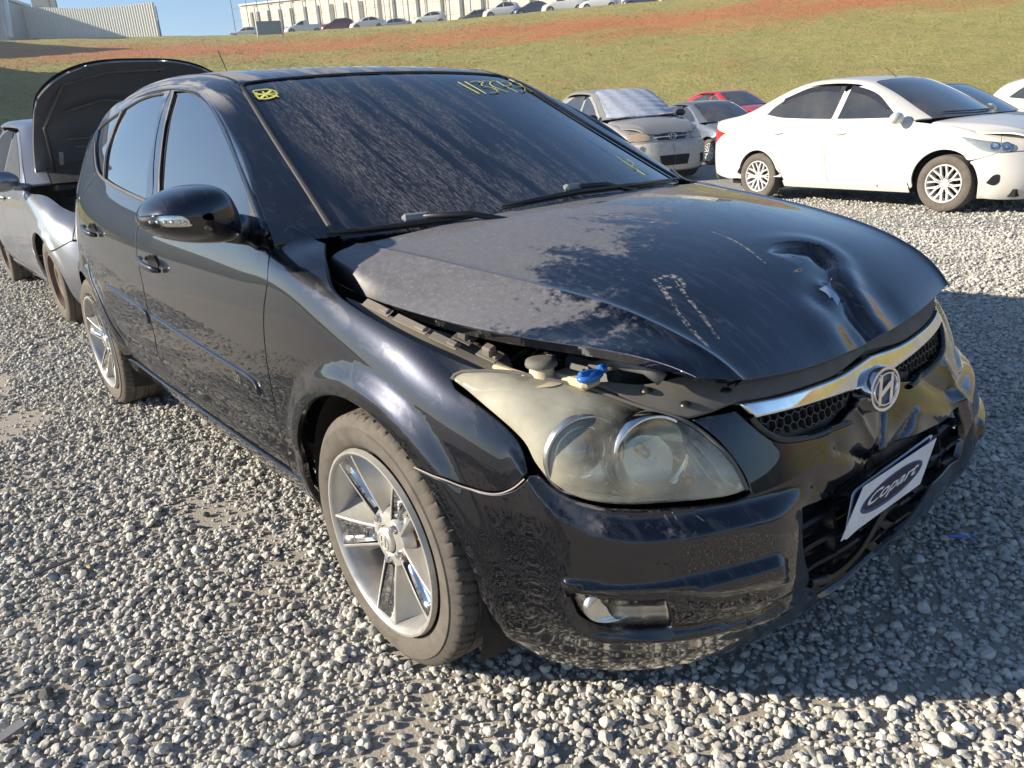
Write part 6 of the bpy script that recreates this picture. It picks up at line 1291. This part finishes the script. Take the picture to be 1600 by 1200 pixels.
# stones
def stone_mesh(k, sub=1):
    bm = bmesh.new(); bmesh.ops.create_icosphere(bm, subdivisions=2, radius=.5); r = random.Random(k); sx, sy, sz = 1.0, r.uniform(.68, .95), r.uniform(.5, .75)
    pl = [Vector((r.uniform(-1, 1), r.uniform(-1, 1), r.uniform(-1, 1))).normalized() for _ in range(13)]; pd = [r.uniform(.30, .42) for _ in pl]
    for v in bm.verts:
        for n_, d in zip(pl, pd):
            q = v.co.dot(n_)
            if q > d: v.co -= n_*(q-d)*.92
        v.co.x *= sx; v.co.y *= sy; v.co.z *= sz
    me = bpy.data.meshes.new('stone'); bm.to_mesh(me); bm.free(); return me
def stones():
    t = NT('gravel_stone'); oi = t.n('ObjectInfo'); co = t.coord(); at = t.n('Attribute', attribute_name='tone', attribute_type='INSTANCER'); n = t.noise(co, 5, 4, .7)
    r = t.ramp(at.outputs['Fac'], [(0, (.16, .155, .150)), (.2, (.34, .33, .31)), (.55, (.55, .53, .48)), (.9, (.68, .655, .595)), (1., (.76, .74, .68))])
    t.P(col=t.mix(t.ramp(n, [(.35, 0.), (.75, .4)]), r.outputs[0], (.34, .31, .27)), rough=.88, spec=.25, normal=t.bump(n, .25, .1))
    sc = bpy.data.collections.new('stone_shapes')
    for k in range(7): o = bpy.data.objects.new('stone_shape', stone_mesh(k)); o.data.materials.append(t.m); sc.objects.link(o)
    A = CAM[:2]; P = []
    def fillr(r0, r1, dens, az0=None, az1=None):
        N = int(math.pi*(r1*r1-r0*r0)*dens*((az1-az0)/(2*math.pi) if az0 is not None else 1)); r = np.sqrt(rng.uniform(r0*r0, r1*r1, N)); a = rng.uniform(az0 if az0 is not None else 0, az1 if az1 is not None else 2*math.pi, N); return np.stack([A[0]+r*np.cos(a), A[1]+r*np.sin(a)], -1)
    y0, y1 = YAW-d2(42), YAW+d2(42)
    P = np.concatenate([fillr(.7, 3.2, 7200, y0, y1), fillr(3.2, 5.5, 5200, y0, y1), fillr(5.5, 8.6, 2000, y0, y1), fillr(8.6, 13, 420, y0, y1), fillr(.4, 4.6, 2200, y1, y1+d2(70)), fillr(.4, 2.5, 700, y0-d2(80), y0)])
    # worn, dusty tracks with fewer stones
    nz = np.array([noise.noise(Vector((p[0]*.55+3, p[1]*1.2, .5)))+.6*noise.noise(Vector((p[0]*2.1, p[1]*2.1, 7))) for p in P])
    left = np.clip((-.78-P[:, 1])/.2, 0, 1)
    keep = rng.uniform(0, 1, len(P)) > np.clip((nz+.08)*3.6, 0, .90)*(.12+.88*left)
    foot = np.zeros(len(P), bool)
    for x in (0, -2.65):
        for y in (-.78, .78): foot |= (np.abs(P[:, 0]-x) < .09) & (np.abs(P[:, 1]-y) < .10)
    under = (P[:, 0] < .35) & (P[:, 0] > -3.) & (np.abs(P[:, 1]) < .5)
    P = P[keep & ~foot & ~under]; n_ = len(P); print('STONES', n_)
    dist = np.hypot(P[:, 0]-A[0], P[:, 1]-A[1]); S_ = rng.lognormal(math.log(.0146), .40, n_)*np.where(dist > 5.5, 1.3, 1)*np.where(dist > 8.6, 1.25, 1); S_ = np.clip(S_, .006, .040)
    Zg = gz(P[:, 0], P[:, 1]); zn = np.array([.012*noise.noise(Vector((p[0]*1.3, p[1]*1.3, 0)))+.02*noise.noise(Vector((p[0]*.35, p[1]*.35, 4))) for p in P])-.012
    z = Zg+zn+S_*rng.uniform(.05, .42, n_)
    me = bpy.data.meshes.new('gravel'); me.vertices.add(n_); me.vertices.foreach_set('co', np.stack([P[:, 0], P[:, 1], z], -1).ravel())
    for nm, ty, arr in (('size', 'FLOAT', S_), ('tone', 'FLOAT', np.clip(rng.normal(.5, .19, n_), 0, 1)), ('kind_i', 'INT', rng.integers(0, 7, n_))):
        a = me.attributes.new(nm, ty, 'POINT'); a.data.foreach_set('value', arr)
    ro = np.stack([rng.uniform(-.6, .6, n_), rng.uniform(-.6, .6, n_), rng.uniform(0, 6.28, n_)], -1); a = me.attributes.new('rot', 'FLOAT_VECTOR', 'POINT'); a.data.foreach_set('vector', ro.ravel())
    o = bpy.data.objects.new('gravel', me); COL.objects.link(o); o['kind'] = 'stuff'; o['label'] = 'loose grey crushed stone covering the yard'
    g = bpy.data.node_groups.new('gravel_nodes', 'GeometryNodeTree'); g.interface.new_socket('Geometry', in_out='INPUT', socket_type='NodeSocketGeometry'); g.interface.new_socket('Geometry', in_out='OUTPUT', socket_type='NodeSocketGeometry')
    N = g.nodes; gi = N.new('NodeGroupInput'); go = N.new('NodeGroupOutput'); ip = N.new('GeometryNodeInstanceOnPoints'); ci = N.new('GeometryNodeCollectionInfo'); ci.inputs[0].default_value = sc; ci.inputs['Separate Children'].default_value = True
    def na(nm, ty): q = N.new('GeometryNodeInputNamedAttribute'); q.data_type = ty; q.inputs[0].default_value = nm; return q
    a1, a2, a3 = na('size', 'FLOAT'), na('rot', 'FLOAT_VECTOR'), na('kind_i', 'INT'); ip.inputs['Pick Instance'].default_value = True
    L = g.links; L.new(gi.outputs[0], ip.inputs['Points']); L.new(ci.outputs[0], ip.inputs['Instance']); L.new(a3.outputs[0], ip.inputs['Instance Index']); L.new(a1.outputs[0], ip.inputs['Scale'])
    er_ = N.new('FunctionNodeEulerToRotation'); L.new(a2.outputs[0], er_.inputs[0]); L.new(er_.outputs[0], ip.inputs['Rotation']); L.new(ip.outputs[0], go.inputs[0])
    md = o.modifiers.new('stones', 'NODES'); md.node_group = g
stones()
def tufts():
    t = NT('dry_grass'); at = t.n('Attribute', attribute_name='tone', attribute_type='INSTANCER'); r = t.ramp(at.outputs['Fac'], [(0, (.20, .24, .05)), (.45, (.33, .33, .09)), (1., (.50, .43, .21))]); t.P(col=r.outputs[0], rough=.9, spec=.1)
    sc = bpy.data.collections.new('tuft_shapes')
    for k in range(4):
        r_ = random.Random(k); b = MB()
        for i in range(16):
            a = r_.uniform(0, 6.28); l = r_.uniform(.5, 1.); le = r_.uniform(.2, .8); d = np.array([math.cos(a), math.sin(a), 0]); s_ = np.array([-d[1], d[0], 0])*.06; o_ = d*r_.uniform(0, .35); b.add([o_-s_, o_+s_, o_+d*le*l+[0, 0, l*.75]], [(0, 1, 2)])
        me = b.mesh('tuft', False); me.materials.append(t.m); sc.objects.link(bpy.data.objects.new('tuft_shape', me))
    N = 90000; a = rng.uniform(YAW-d2(38), YAW+d2(36), N); tt = np.clip(rng.beta(1.0, 1.55, N), 0, .985); f0 = np.interp(a, azs, fb); f1 = np.interp(a, azs, ftop); zt = np.interp(a, azs, ztop); d = f0+(f1-f0)*tt; x = CAM[0]+d*np.cos(a); y = CAM[1]+d*np.sin(a); prof = np.where(tt < .94, tt, .94+(tt-.94)); z = -.45+(zt+.45)*prof
    z += np.array([(.22*noise.noise(Vector((p*.16, q*.16, 1)))*min(1, s*8)+.07*noise.noise(Vector((p*.9, q*.9, 2)))) if s < .97 else .10*noise.noise(Vector((p*.5, q*.5, 3))) for p, q, s in zip(x, y, tt)])-.03
    soil = np.array([noise.noise(Vector((p*.16, q*.16, 5))) for p, q in zip(x, y)]); band = np.clip(1-np.abs(tt-.71)/.2, 0, 1); keep = rng.uniform(0, 1, N) > np.clip(band*.8+soil*.5, 0, .9); x, y, z, d = x[keep], y[keep], z[keep], d[keep]; n_ = len(x)
    patch = np.array([noise.noise(Vector((p*.22, q*.22, 9))) for p, q in zip(x, y)])
    me = bpy.data.meshes.new('grass'); me.vertices.add(n_); me.vertices.foreach_set('co', np.stack([x, y, z], -1).ravel())
    for nm, ty, arr in (('size', 'FLOAT', rng.uniform(.05, .11, n_)*np.clip(d/45, .8, 1.7)), ('tone', 'FLOAT', np.clip(rng.normal(.5, .22, n_)+patch*.6, 0, 1)), ('kind_i', 'INT', rng.integers(0, 4, n_))): q = me.attributes.new(nm, ty, 'POINT'); q.data.foreach_set('value', arr)
    ro = np.stack([n_*[0], n_*[0], rng.uniform(0, 6.28, n_)], -1).astype(float); q = me.attributes.new('rot', 'FLOAT_VECTOR', 'POINT'); q.data.foreach_set('vector', ro.ravel())
    o = bpy.data.objects.new('grass', me); COL.objects.link(o); o['kind'] = 'stuff'; g = bpy.data.node_groups['gravel_nodes'].copy()
    for nd in g.nodes:
        if nd.type == 'COLLECTION_INFO': nd.inputs[0].default_value = sc
    md = o.modifiers.new('tufts', 'NODES'); md.node_group = g
tufts()
# larger loose bits
def chunk(name, label, cat, px, py, size, mat, seed, flat=.6, rot=0.):
    p = un(px, py, 'z', 0.0); me = stone_mesh(seed); me.transform(Matrix.Diagonal((size, size*.8, size*flat, 1))); o = link(name, me, mat); o.location = (p[0], p[1], size*flat*.22); o.rotation_euler = (0, 0, rot); o['label'] = label; o['category'] = cat
dk = simple('dark_stone', (.07, .07, .068), .85)
chunk('rock', 'dark grey rock lying in the gravel at the lower left', 'rock', 75, 1088, .062, dk, 41, .75)
chunk('rock', 'small bluish dark stone below the left middle of the gravel', 'rock', 320, 968, .030, simple('blue_stone', (.06, .07, .10), .7), 44)
chunk('rock', 'pale yellow stone beside the black plastic strip', 'rock', 140, 886, .030, simple('yellow_stone', (.42, .33, .17), .85), 45, .5)
b = MB(); a = un(52, 898, 'z', .02); c = un(122, 869, 'z', .028); d = (c-a)/np.linalg.norm(c-a); b.box((a+c)/2, (np.linalg.norm(c-a), .020, .004), R=np.stack([d, np.cross([0, 0, 1], d), [0, 0, 1]], 1), bev=.0015); o = b.build('plastic_strip', simple('dark_strip', (.03, .03, .032), .5)); o['label'] = 'thin black broken plastic strip on the gravel at left'; o['category'] = 'debris'
b = MB(); a = un(-10, 1160, 'z', .02); c = un(38, 1127, 'z', .028); d = (c-a)/np.linalg.norm(c-a); b.box((a+c)/2, (np.linalg.norm(c-a), .035, .005), R=np.stack([d, np.cross([0, 0, 1], d), [0, 0, 1]], 1), bev=.002); o = b.build('plastic_strip', simple('grey_strip', (.16, .16, .16), .6)); o['label'] = 'grey flat plastic shard cut by the lower left edge'; o['category'] = 'debris'
b = MB(); a = un(1497, 838, 'z', .022); b.box(a, (.05, .012, .004), R=np.array(Matrix.Rotation(.8, 3, 'Z')), bev=.001); b.box(a+[.03, .03, 0], (.02, .01, .004), bev=.001); o = b.build('plastic_scrap', BLUEP); o['label'] = 'small blue plastic scrap on the shaded gravel at right'; o['category'] = 'debris'
# ================================================================== FAR STRUCTURES
def topz(px_, extra=0.): pass
def plateau(px, py, dist):
    p = undist(px, py, dist); a = math.atan2(p[1]-CAM[1], p[0]-CAM[0]); a = a if a > 0 else a+2*math.pi; return p, float(np.interp(a, azs, ztop))
# white warehouse with dark slots, fence in front
def far_wall():
    root_l = 'long cream warehouse with a row of narrow dark slots atop the bank'
    A, za = plateau(381, 54, 119); B_, zb = plateau(1180, -10, 89); root = thing('warehouse', root_l, 'building', (A[0], A[1], za))
    A3 = np.array([A[0], A[1], za]); D = np.array([B_[0]-A[0], B_[1]-A[1], zb-za]); L = np.linalg.norm(D[:2]); ex = np.array([D[0]/L, D[1]/L, 0]); n = np.array([-ex[1], ex[0], 0]); n = n if n@(CAM-A3) > 0 else -n
    zt = za+5.0; crm = simple('cream_cladding', (.74, .69, .58), .7); drk = simple('slot_glass', (.10, .115, .12), .4)
    def at_(s, z, o=0.): p = A3+D*(s/L)+n*o; return np.array([p[0], p[1], z])-A3*[1, 1, 0]-[0, 0, za]
    # slot positions from pixel columns
    def s_of(px): 
        d = ray(px, 40); k = np.cross(d[:2], D[:2]); w_ = (A3-CAM)[:2]; t = np.cross(w_, D[:2])/k; P = CAM[:2]+d[:2]*t; return float(np.dot(P-A3[:2], ex[:2]))
    sl = [395, 405, 422, 440, 458, 479, 499, 521, 543, 567, 595, 618, 655, 693, 723, 756, 790, 832, 871, 917, 965, 1015]
    e0 = 0.; hgt = zt-za; panels = []
    bnd = [0]+[s_of(p)-.35 for p in sl]; 
    b = MB(); p0, p1, p2, p3 = at_(0, za-2, -.1), at_(L, za-2, -.1), at_(L, zt+(zb-za), -.1), at_(0, zt, -.1); q = [p-n*14 for p in (p0, p1, p2, p3)]; b.add([p0, p1, p2, p3]+q, [(0, 1, 2, 3), (4, 7, 6, 5), (0, 4, 5, 1), (3, 2, 6, 7), (0, 3, 7, 4), (1, 5, 6, 2)]); b.build('wall', crm, root)
    for i, p in enumerate(sl):
        s = s_of(p); zz = za+(zb-za)*s/L; b = MB(); V = [at_(s-.19, zz+.6, .02), at_(s+.19, zz+.6, .02), at_(s+.19, zz+4.1, .02), at_(s-.19, zz+4.1, .02)]; W = [v-n*.1 for v in V]; b.add(V+W, [(0, 1, 2, 3), (0, 4, 5, 1), (1, 5, 6, 2), (2, 6, 7, 3), (3, 7, 4, 0)]); b.build('window', drk, root)
    # cladding joints
    b = MB(); s = 0.
    while s < L: zz = za+(zb-za)*s/L; V = [at_(s-.02, zz-.5, .012), at_(s+.02, zz-.5, .012), at_(s+.02, zz+4.9, .012), at_(s-.02, zz+4.9, .012)]; b.add(V, [(0, 1, 2, 3)]); s += .9
    b.build('cladding_joints', simple('joint', (.55, .50, .41), .8), root, kind='stuff')
    b = MB(); V = [at_(0, zt, .12), at_(L, zt+(zb-za), .12), at_(L, zt+(zb-za)+.18, .12), at_(0, zt+.18, .12)]; W = [v-n*.4 for v in V]; b.add(V+W, [(0, 1, 2, 3), (3, 2, 6, 7), (4, 7, 6, 5), (0, 4, 5, 1)]); b.build('parapet', simple('parapet', (.40, .42, .44), .5, .3), root)
    # fence: posts with a leaning top and wires
    fr_ = thing('security_fence', 'tall thin post and wire fence in front of the cream warehouse', 'fence', (0, 0, 0)); pm = simple('fence_post', (.28, .17, .12), .8)
    off = 1.5; ps = []; posts = [376, 399, 415.5, 433, 451, 471, 491, 513, 536, 560, 583, 611, 640, 674, 706, 733, 767, 805, 848, 896, 950, 1010]
    for p in posts:
        s = s_of(p+3); zz = za+(zb-za)*max(0, s)/L; P = at_(s, 0, off)+A3*[1, 1, 0]; P[2] = zz; ps.append(P); b = MB(); b.tube([P+[0, 0, -1], P+[0, 0, 5.8], P+[0, 0, 6.1]+n*.35], .045, 6); b.build('post', pm, fr_)
    b = MB()
    for h in (1.5, 3., 4.5, 5.8): b.tube([p+[0, 0, h] for p in ps], .018, 4, smooth=False)
    b.build('wires', pm, fr_)
far_wall()
# corrugated white hoarding, left
def hoarding():
    crm = simple('corrugated_white', (.70, .70, .64), .6); gry = simple('hoarding_grey', (.36, .40, .44), .6)
    root = thing('corrugated_hoarding', 'ribbed white metal hoarding at the top of the bank, far left', 'fence', (0, 0, 0))
    knots = [(14, 62, 124, 37), (62, 61, 121, 36), (136, 59.5, 117, 34), (206, 58, 113.5, 36), (250, 57, 111.5, 40)]
    for (a, b2) in zip(knots[:-1], knots[1:]):
        P, z0 = plateau(a[0], a[1], a[2]); Q, z1 = plateau(b2[0], b2[1], b2[2]); P[2] = z0-1; Q[2] = z1-1; ha = a[3]/FPX*a[2]*1.0+1; hb_ = b2[3]/FPX*b2[2]+1; L = np.linalg.norm((Q-P)[:2]); n = int(L/.33)*4; V = []; e = (Q-P)/L; nn = np.array([-e[1], e[0], 0]); nn = nn if nn@(CAM-P) > 0 else -nn
        for i in range(n+1):
            t = i/n; o = [0, .07, .07, 0][i % 4]; p = P+(Q-P)*t+nn*o; V += [p, p+[0, 0, ha+(hb_-ha)*t]]
        F = [(2*i, 2*i+2, 2*i+3, 2*i+1) for i in range(n)]; V2 = V+[np.array(v)-nn*.12 for v in V]; m = len(V); F += [(m+2*i+1, m+2*i+3, m+2*i+2, m+2*i) for i in range(n)]+[(2*i+1, 2*i+3, m+2*i+3, m+2*i+1) for i in range(n)]; F += [(0, 1, m+1, m), (2*n, m+2*n, m+2*n+1, 2*n+1)]
        b = MB(); b.add(V2, F); b.build('ribbed_panel', crm, root)
    P, z0 = plateau(252, 57, 113); b = MB(); b.tube([P+[0, 0, -1], P+[-.3, .1, 3.5]], .10, 6); b.tube([P+[.4, -.9, -1], P+[.2, -.4, 3.4]], .05, 6); b.build('prop', simple('blue_steel', (.15, .25, .38), .5), root)
    # grey building far left
    P, z0 = plateau(-60, 62, 118); Q, z1 = plateau(12, 62, 116)
    g = thing('shed', 'grey shed at the far left end of the white hoarding', 'building', tuple(P)); e = (Q-P); L = np.linalg.norm(e[:2]); e[2] = 0; e /= L; nn = np.array([-e[1], e[0], 0]); nn = nn if nn@(CAM-P) > 0 else -nn
    b = MB(); Rm = np.stack([e, -nn, [0, 0, 1]], 1); b.box(e*L/2-nn*4+[0, 0, z0-P[2]+1.2], (L, 8, 4.6), R=Rm); b.build('wall', gry, g); b = MB(); b.box(e*L/2-nn*4+[0, 0, z0-P[2]+3.7], (L+.8, 8.8, .3), R=Rm); b.build('roof', simple('pale_roof', (.5, .55, .58), .5), g)
    b = MB(); b.box(e*(L+.9)+nn*.3+[0, 0, z0-P[2]+1.8], (.35, .35, 5.2), R=Rm@np.array(Matrix.Rotation(.12, 3, 'Y'))); b.build('downpipe', simple('pale_pipe', (.6, .7, .78), .4), g)
    # tower behind
    P, z0 = plateau(74, 30, 165); tw = thing('tower', 'beige square tower rising behind the hoarding, cut by the top edge', 'building', (P[0], P[1], z0)); v = (CAM-P)*[1, 1, 0]; v /= np.linalg.norm(v); r_ = np.array([-v[1], v[0], 0]); Rm = np.stack([r_, v, [0, 0, 1]], 1)
    b = MB(); b.box((0, 0, 8), (3.6, 3.6, 22), R=Rm); b.build('shaft', simple('tower_beige', (.58, .52, .43), .8), tw)
    for k in range(3): b = MB(); b.box(v*1.83+r_*-.7+[0, 0, 3+5*k], (1.3, .12, 3.2), R=Rm); f = b.build('window', simple('frame_grey', (.3, .33, .35), .5), tw); b = MB(); b.box(v*1.92+r_*-.7+[0, 0, 3+5*k], (.9, .06, 2.4), R=Rm); b.build('pane', GLS, f)
    b = MB(); b.box(r_*1.9+[0, 0, 8], (.25, .5, 22), R=Rm); b.box(v*1.9+r_*.9+[0, 0, 8], (.2, .12, 22), R=Rm); b.build('corner_rib', simple('frame_dark', (.12, .14, .16), .5), tw)
    for (px, py, d, h, nm) in ((287, 56, 190, 3.4, 'street lamp on a thin pole against the sky, right of the hoarding'), (46, 60, 170, 9., 'thin mast behind the hoarding, left of the tower')):
        P, z0 = plateau(px, py, d); P[2] = z0-1; o = thing('street_lamp' if 'lamp' in nm else 'mast', nm, 'lamp' if 'lamp' in nm else 'mast', tuple(P)); b = MB(); b.tube([(0, 0, 0), (0, 0, h+1)], .07, 6); b.build('pole', simple('pole_grey', (.22, .23, .24), .6), o)
        b = MB(); b.box((0, 0, h+1.1), (.9, .9, .28), bev=.08); b.build('lamp_head', simple('pole_grey', (.2, .2, .2), .5), o)
hoarding()
# sign on the bank
def sign():
    P = undist(424, 62, 96); Q = undist(424, 49, 96); o = thing('notice_board', 'blank grey notice board on two pale posts at the bank edge', 'sign', tuple(P)); v = (CAM-P)*[1, 1, 0]; v /= np.linalg.norm(v); r_ = np.cross([0, 0, 1], v); s = 1 if r_@RT > 0 else -1; r_ = r_*s; k = 96/FPX
    b = MB(); Rm = np.stack([r_, -v, [0, 0, 1]], 1); b.box((0, 0, 15*k), (33*k, .08, 17*k), R=Rm, bev=.02); b.build('board', simple('board_grey', (.20, .23, .26), .6), o)
    for sd in (-1, 1): b = MB(); b.tube([r_*sd*16.5*k+[0, 0, -3*k], r_*sd*16.5*k+[0, 0, 24*k]], .09, 8); b.build('post', simple('pale_post', (.62, .60, .55), .7), o)
sign()
# buildings outside the frame on the left whose shade falls on the bank
for (x0, x1, y0, y1, h, lb) in ((-61, -46, -14, .9, 6.8, 'lowest step of the grey stepped buildings just left of the frame'), (-84.5, -61.5, -12, 2.3, 10.4, 'middle step of the grey stepped buildings just left of the frame'), (-140, -97, -10, 4.8, 17.8, 'tallest step of the grey stepped buildings just left of the frame')):
    o = thing('warehouse', lb, 'building', ((x0+x1)/2, (y0+y1)/2, 0)); b = MB(); b.box((0, 0, h/2-2), (x1-x0, y1-y0, h+4)); b.build('wall', simple('grey_cladding', (.38, .39, .40), .7), o); b = MB(); b.box((0, 0, h+.15), (x1-x0+.6, y1-y0+.6, .3)); b.build('roof', simple('roof_grey', (.25, .26, .27), .7), o)
    for k in range(int((x1-x0)/6)): b = MB(); b.box((x0-(x0+x1)/2+3+6*k, (y1-y0)/2+.02, h*.7), (2.6, .1, 1.4)); b.build('window', GLS, o)
# ================================================================== FAR CARS
def copy_tree(o, parent=None, paint=None, old=None):
    c = o.copy(); COL.objects.link(c)
    if parent is not None: c.parent = parent
    if paint and o.type == 'MESH' and o.material_slots and o.material_slots[0].material == old: c.material_slots[0].link = 'OBJECT'; c.material_slots[0].material = paint
    for ch in list(o.children): copy_tree(ch, c, paint, old)
    return c
FP = car_paint('far_white', (.72, .72, .70), 0, .35, .1)
GR = 'cars parked along the top of the bank'
protos = {}
protos['hatch'] = gen_car('parked_car', 'p', (0, 0, 0), 0, FP, 'hatch', keys=(-3.25, -2.48, -1., 0, .75), detail=1, group=GR)[0]
protos['sedan'] = gen_car('parked_car', 'p', (0, 0, 0), 0, FP, 'sedan', keys=(-3.5, -2.6, -1., 0, .8), detail=1, group=GR)[0]
protos['pickup'] = gen_car('pickup_truck', 'p', (0, 0, 0), 0, FP, 'pickup', keys=(-4.1, -3.0, -1., 0, .85), zs=1.16, detail=1, group=GR)[0]
protos['suv'] = gen_car('parked_car', 'p', (0, 0, 0), 0, FP, 'hatch', keys=(-3.4, -2.65, -1., 0, .8), zs=1.14, detail=1, group=GR)[0]
cols = {n: car_paint('far_'+n, c, .1, .35, .1) for n, c in dict(red=(.42, .02, .05), maroon=(.16, .02, .045), silver=(.45, .49, .54), dark=(.04, .045, .055), navy=(.03, .04, .09), grey=(.22, .24, .24), green=(.12, .15, .12)).items()}; cols['white'] = FP
# (px of centre, px y at bank edge, distance beyond the edge, kind, colour, heading relative to the view, label)
FC = [(385, 54, 6, 'hatch', 'white', 175, 'white car leftmost on the bank top, left of the notice board'), (403, 53, 9, 'sedan', 'red', 170, 'red car half hidden by the notice board'), (452, 50, 10, 'sedan', 'dark', 180, 'dark car behind the white pickup'), (472, 49, 5, 'pickup', 'white', 186, 'white pickup truck right of the notice board on the bank'), (528, 45, 5, 'suv', 'maroon', 184, 'maroon car between two white cars on the bank top'),
      (574, 42, 4, 'sedan', 'white', 184, 'white sedan in front of the silver wagon on the bank top'), (612, 39, 9, 'suv', 'silver', 184, 'silver wagon on the bank top'), (672, 34.5, 4, 'hatch', 'white', 180, 'white car with dark windows right of the silver wagon'), (742, 27, 8, 'suv', 'green', 190, 'dull green hatchback with open boot on the bank top'), (784, 23, 4, 'suv', 'white', 184, 'white hatchback right of the dull green one'),
      (832, 19, 4, 'sedan', 'navy', 183, 'dark navy car behind the white hatchback on the bank'), (878, 15, 4, 'pickup', 'white', 184, 'white pickup truck near the middle of the bank top'), (936, 10, 4, 'hatch', 'white', 183, 'white hatchback on the bank right of the second pickup'), (1004, 5, 5, 'sedan', 'navy', 183, 'dark blue car cut by the top edge of the photo'), (1060, -1, 5, 'hatch', 'grey', 184, 'grey car cut by the top edge, rightmost on the bank')]
used = set()
for (px, py, ex_, kd, cl, hd, lb) in FC:
    a = math.atan2(*(ray(px, py)[[1, 0]])); a = a if a > 0 else a+2*math.pi; d = float(np.interp(a, azs, ftop))+ex_; p = undist(px, py, d); z = float(np.interp(a, azs, ztop))
    src = protos[kd]; old = FP
    o = copy_tree(src, None, cols[cl] if cl != 'white' else None, old)
    vd = math.degrees(a); yw = math.radians(vd+90+(hd-180)); o.rotation_euler = (0, 0, yw); c, s = math.cos(yw), math.sin(yw); o.location = (p[0]+1.3*c, p[1]+1.3*s, z+.0); o['label'] = lb
for k, src in protos.items():
    def rm(o):
        for ch in list(o.children): rm(ch)
        bpy.data.objects.remove(o)
    rm(src)

# air: light haze
b = MB(); b.box((0, 0, 18.5), (1300, 1300, 41)); hz = b.mesh('haze'); hm = bpy.data.materials.new('haze'); hm.use_nodes = True; hm.node_tree.nodes.clear()
_o = hm.node_tree.nodes.new('ShaderNodeOutputMaterial'); _v = hm.node_tree.nodes.new('ShaderNodeVolumePrincipled'); _v.inputs['Color'].default_value = (.80, .88, 1, 1); _v.inputs['Density'].default_value = HAZE; _v.inputs['Anisotropy'].default_value = .35; hm.node_tree.links.new(_v.outputs[0], _o.inputs['Volume'])
link('haze', hz, hm, None, kind='stuff')
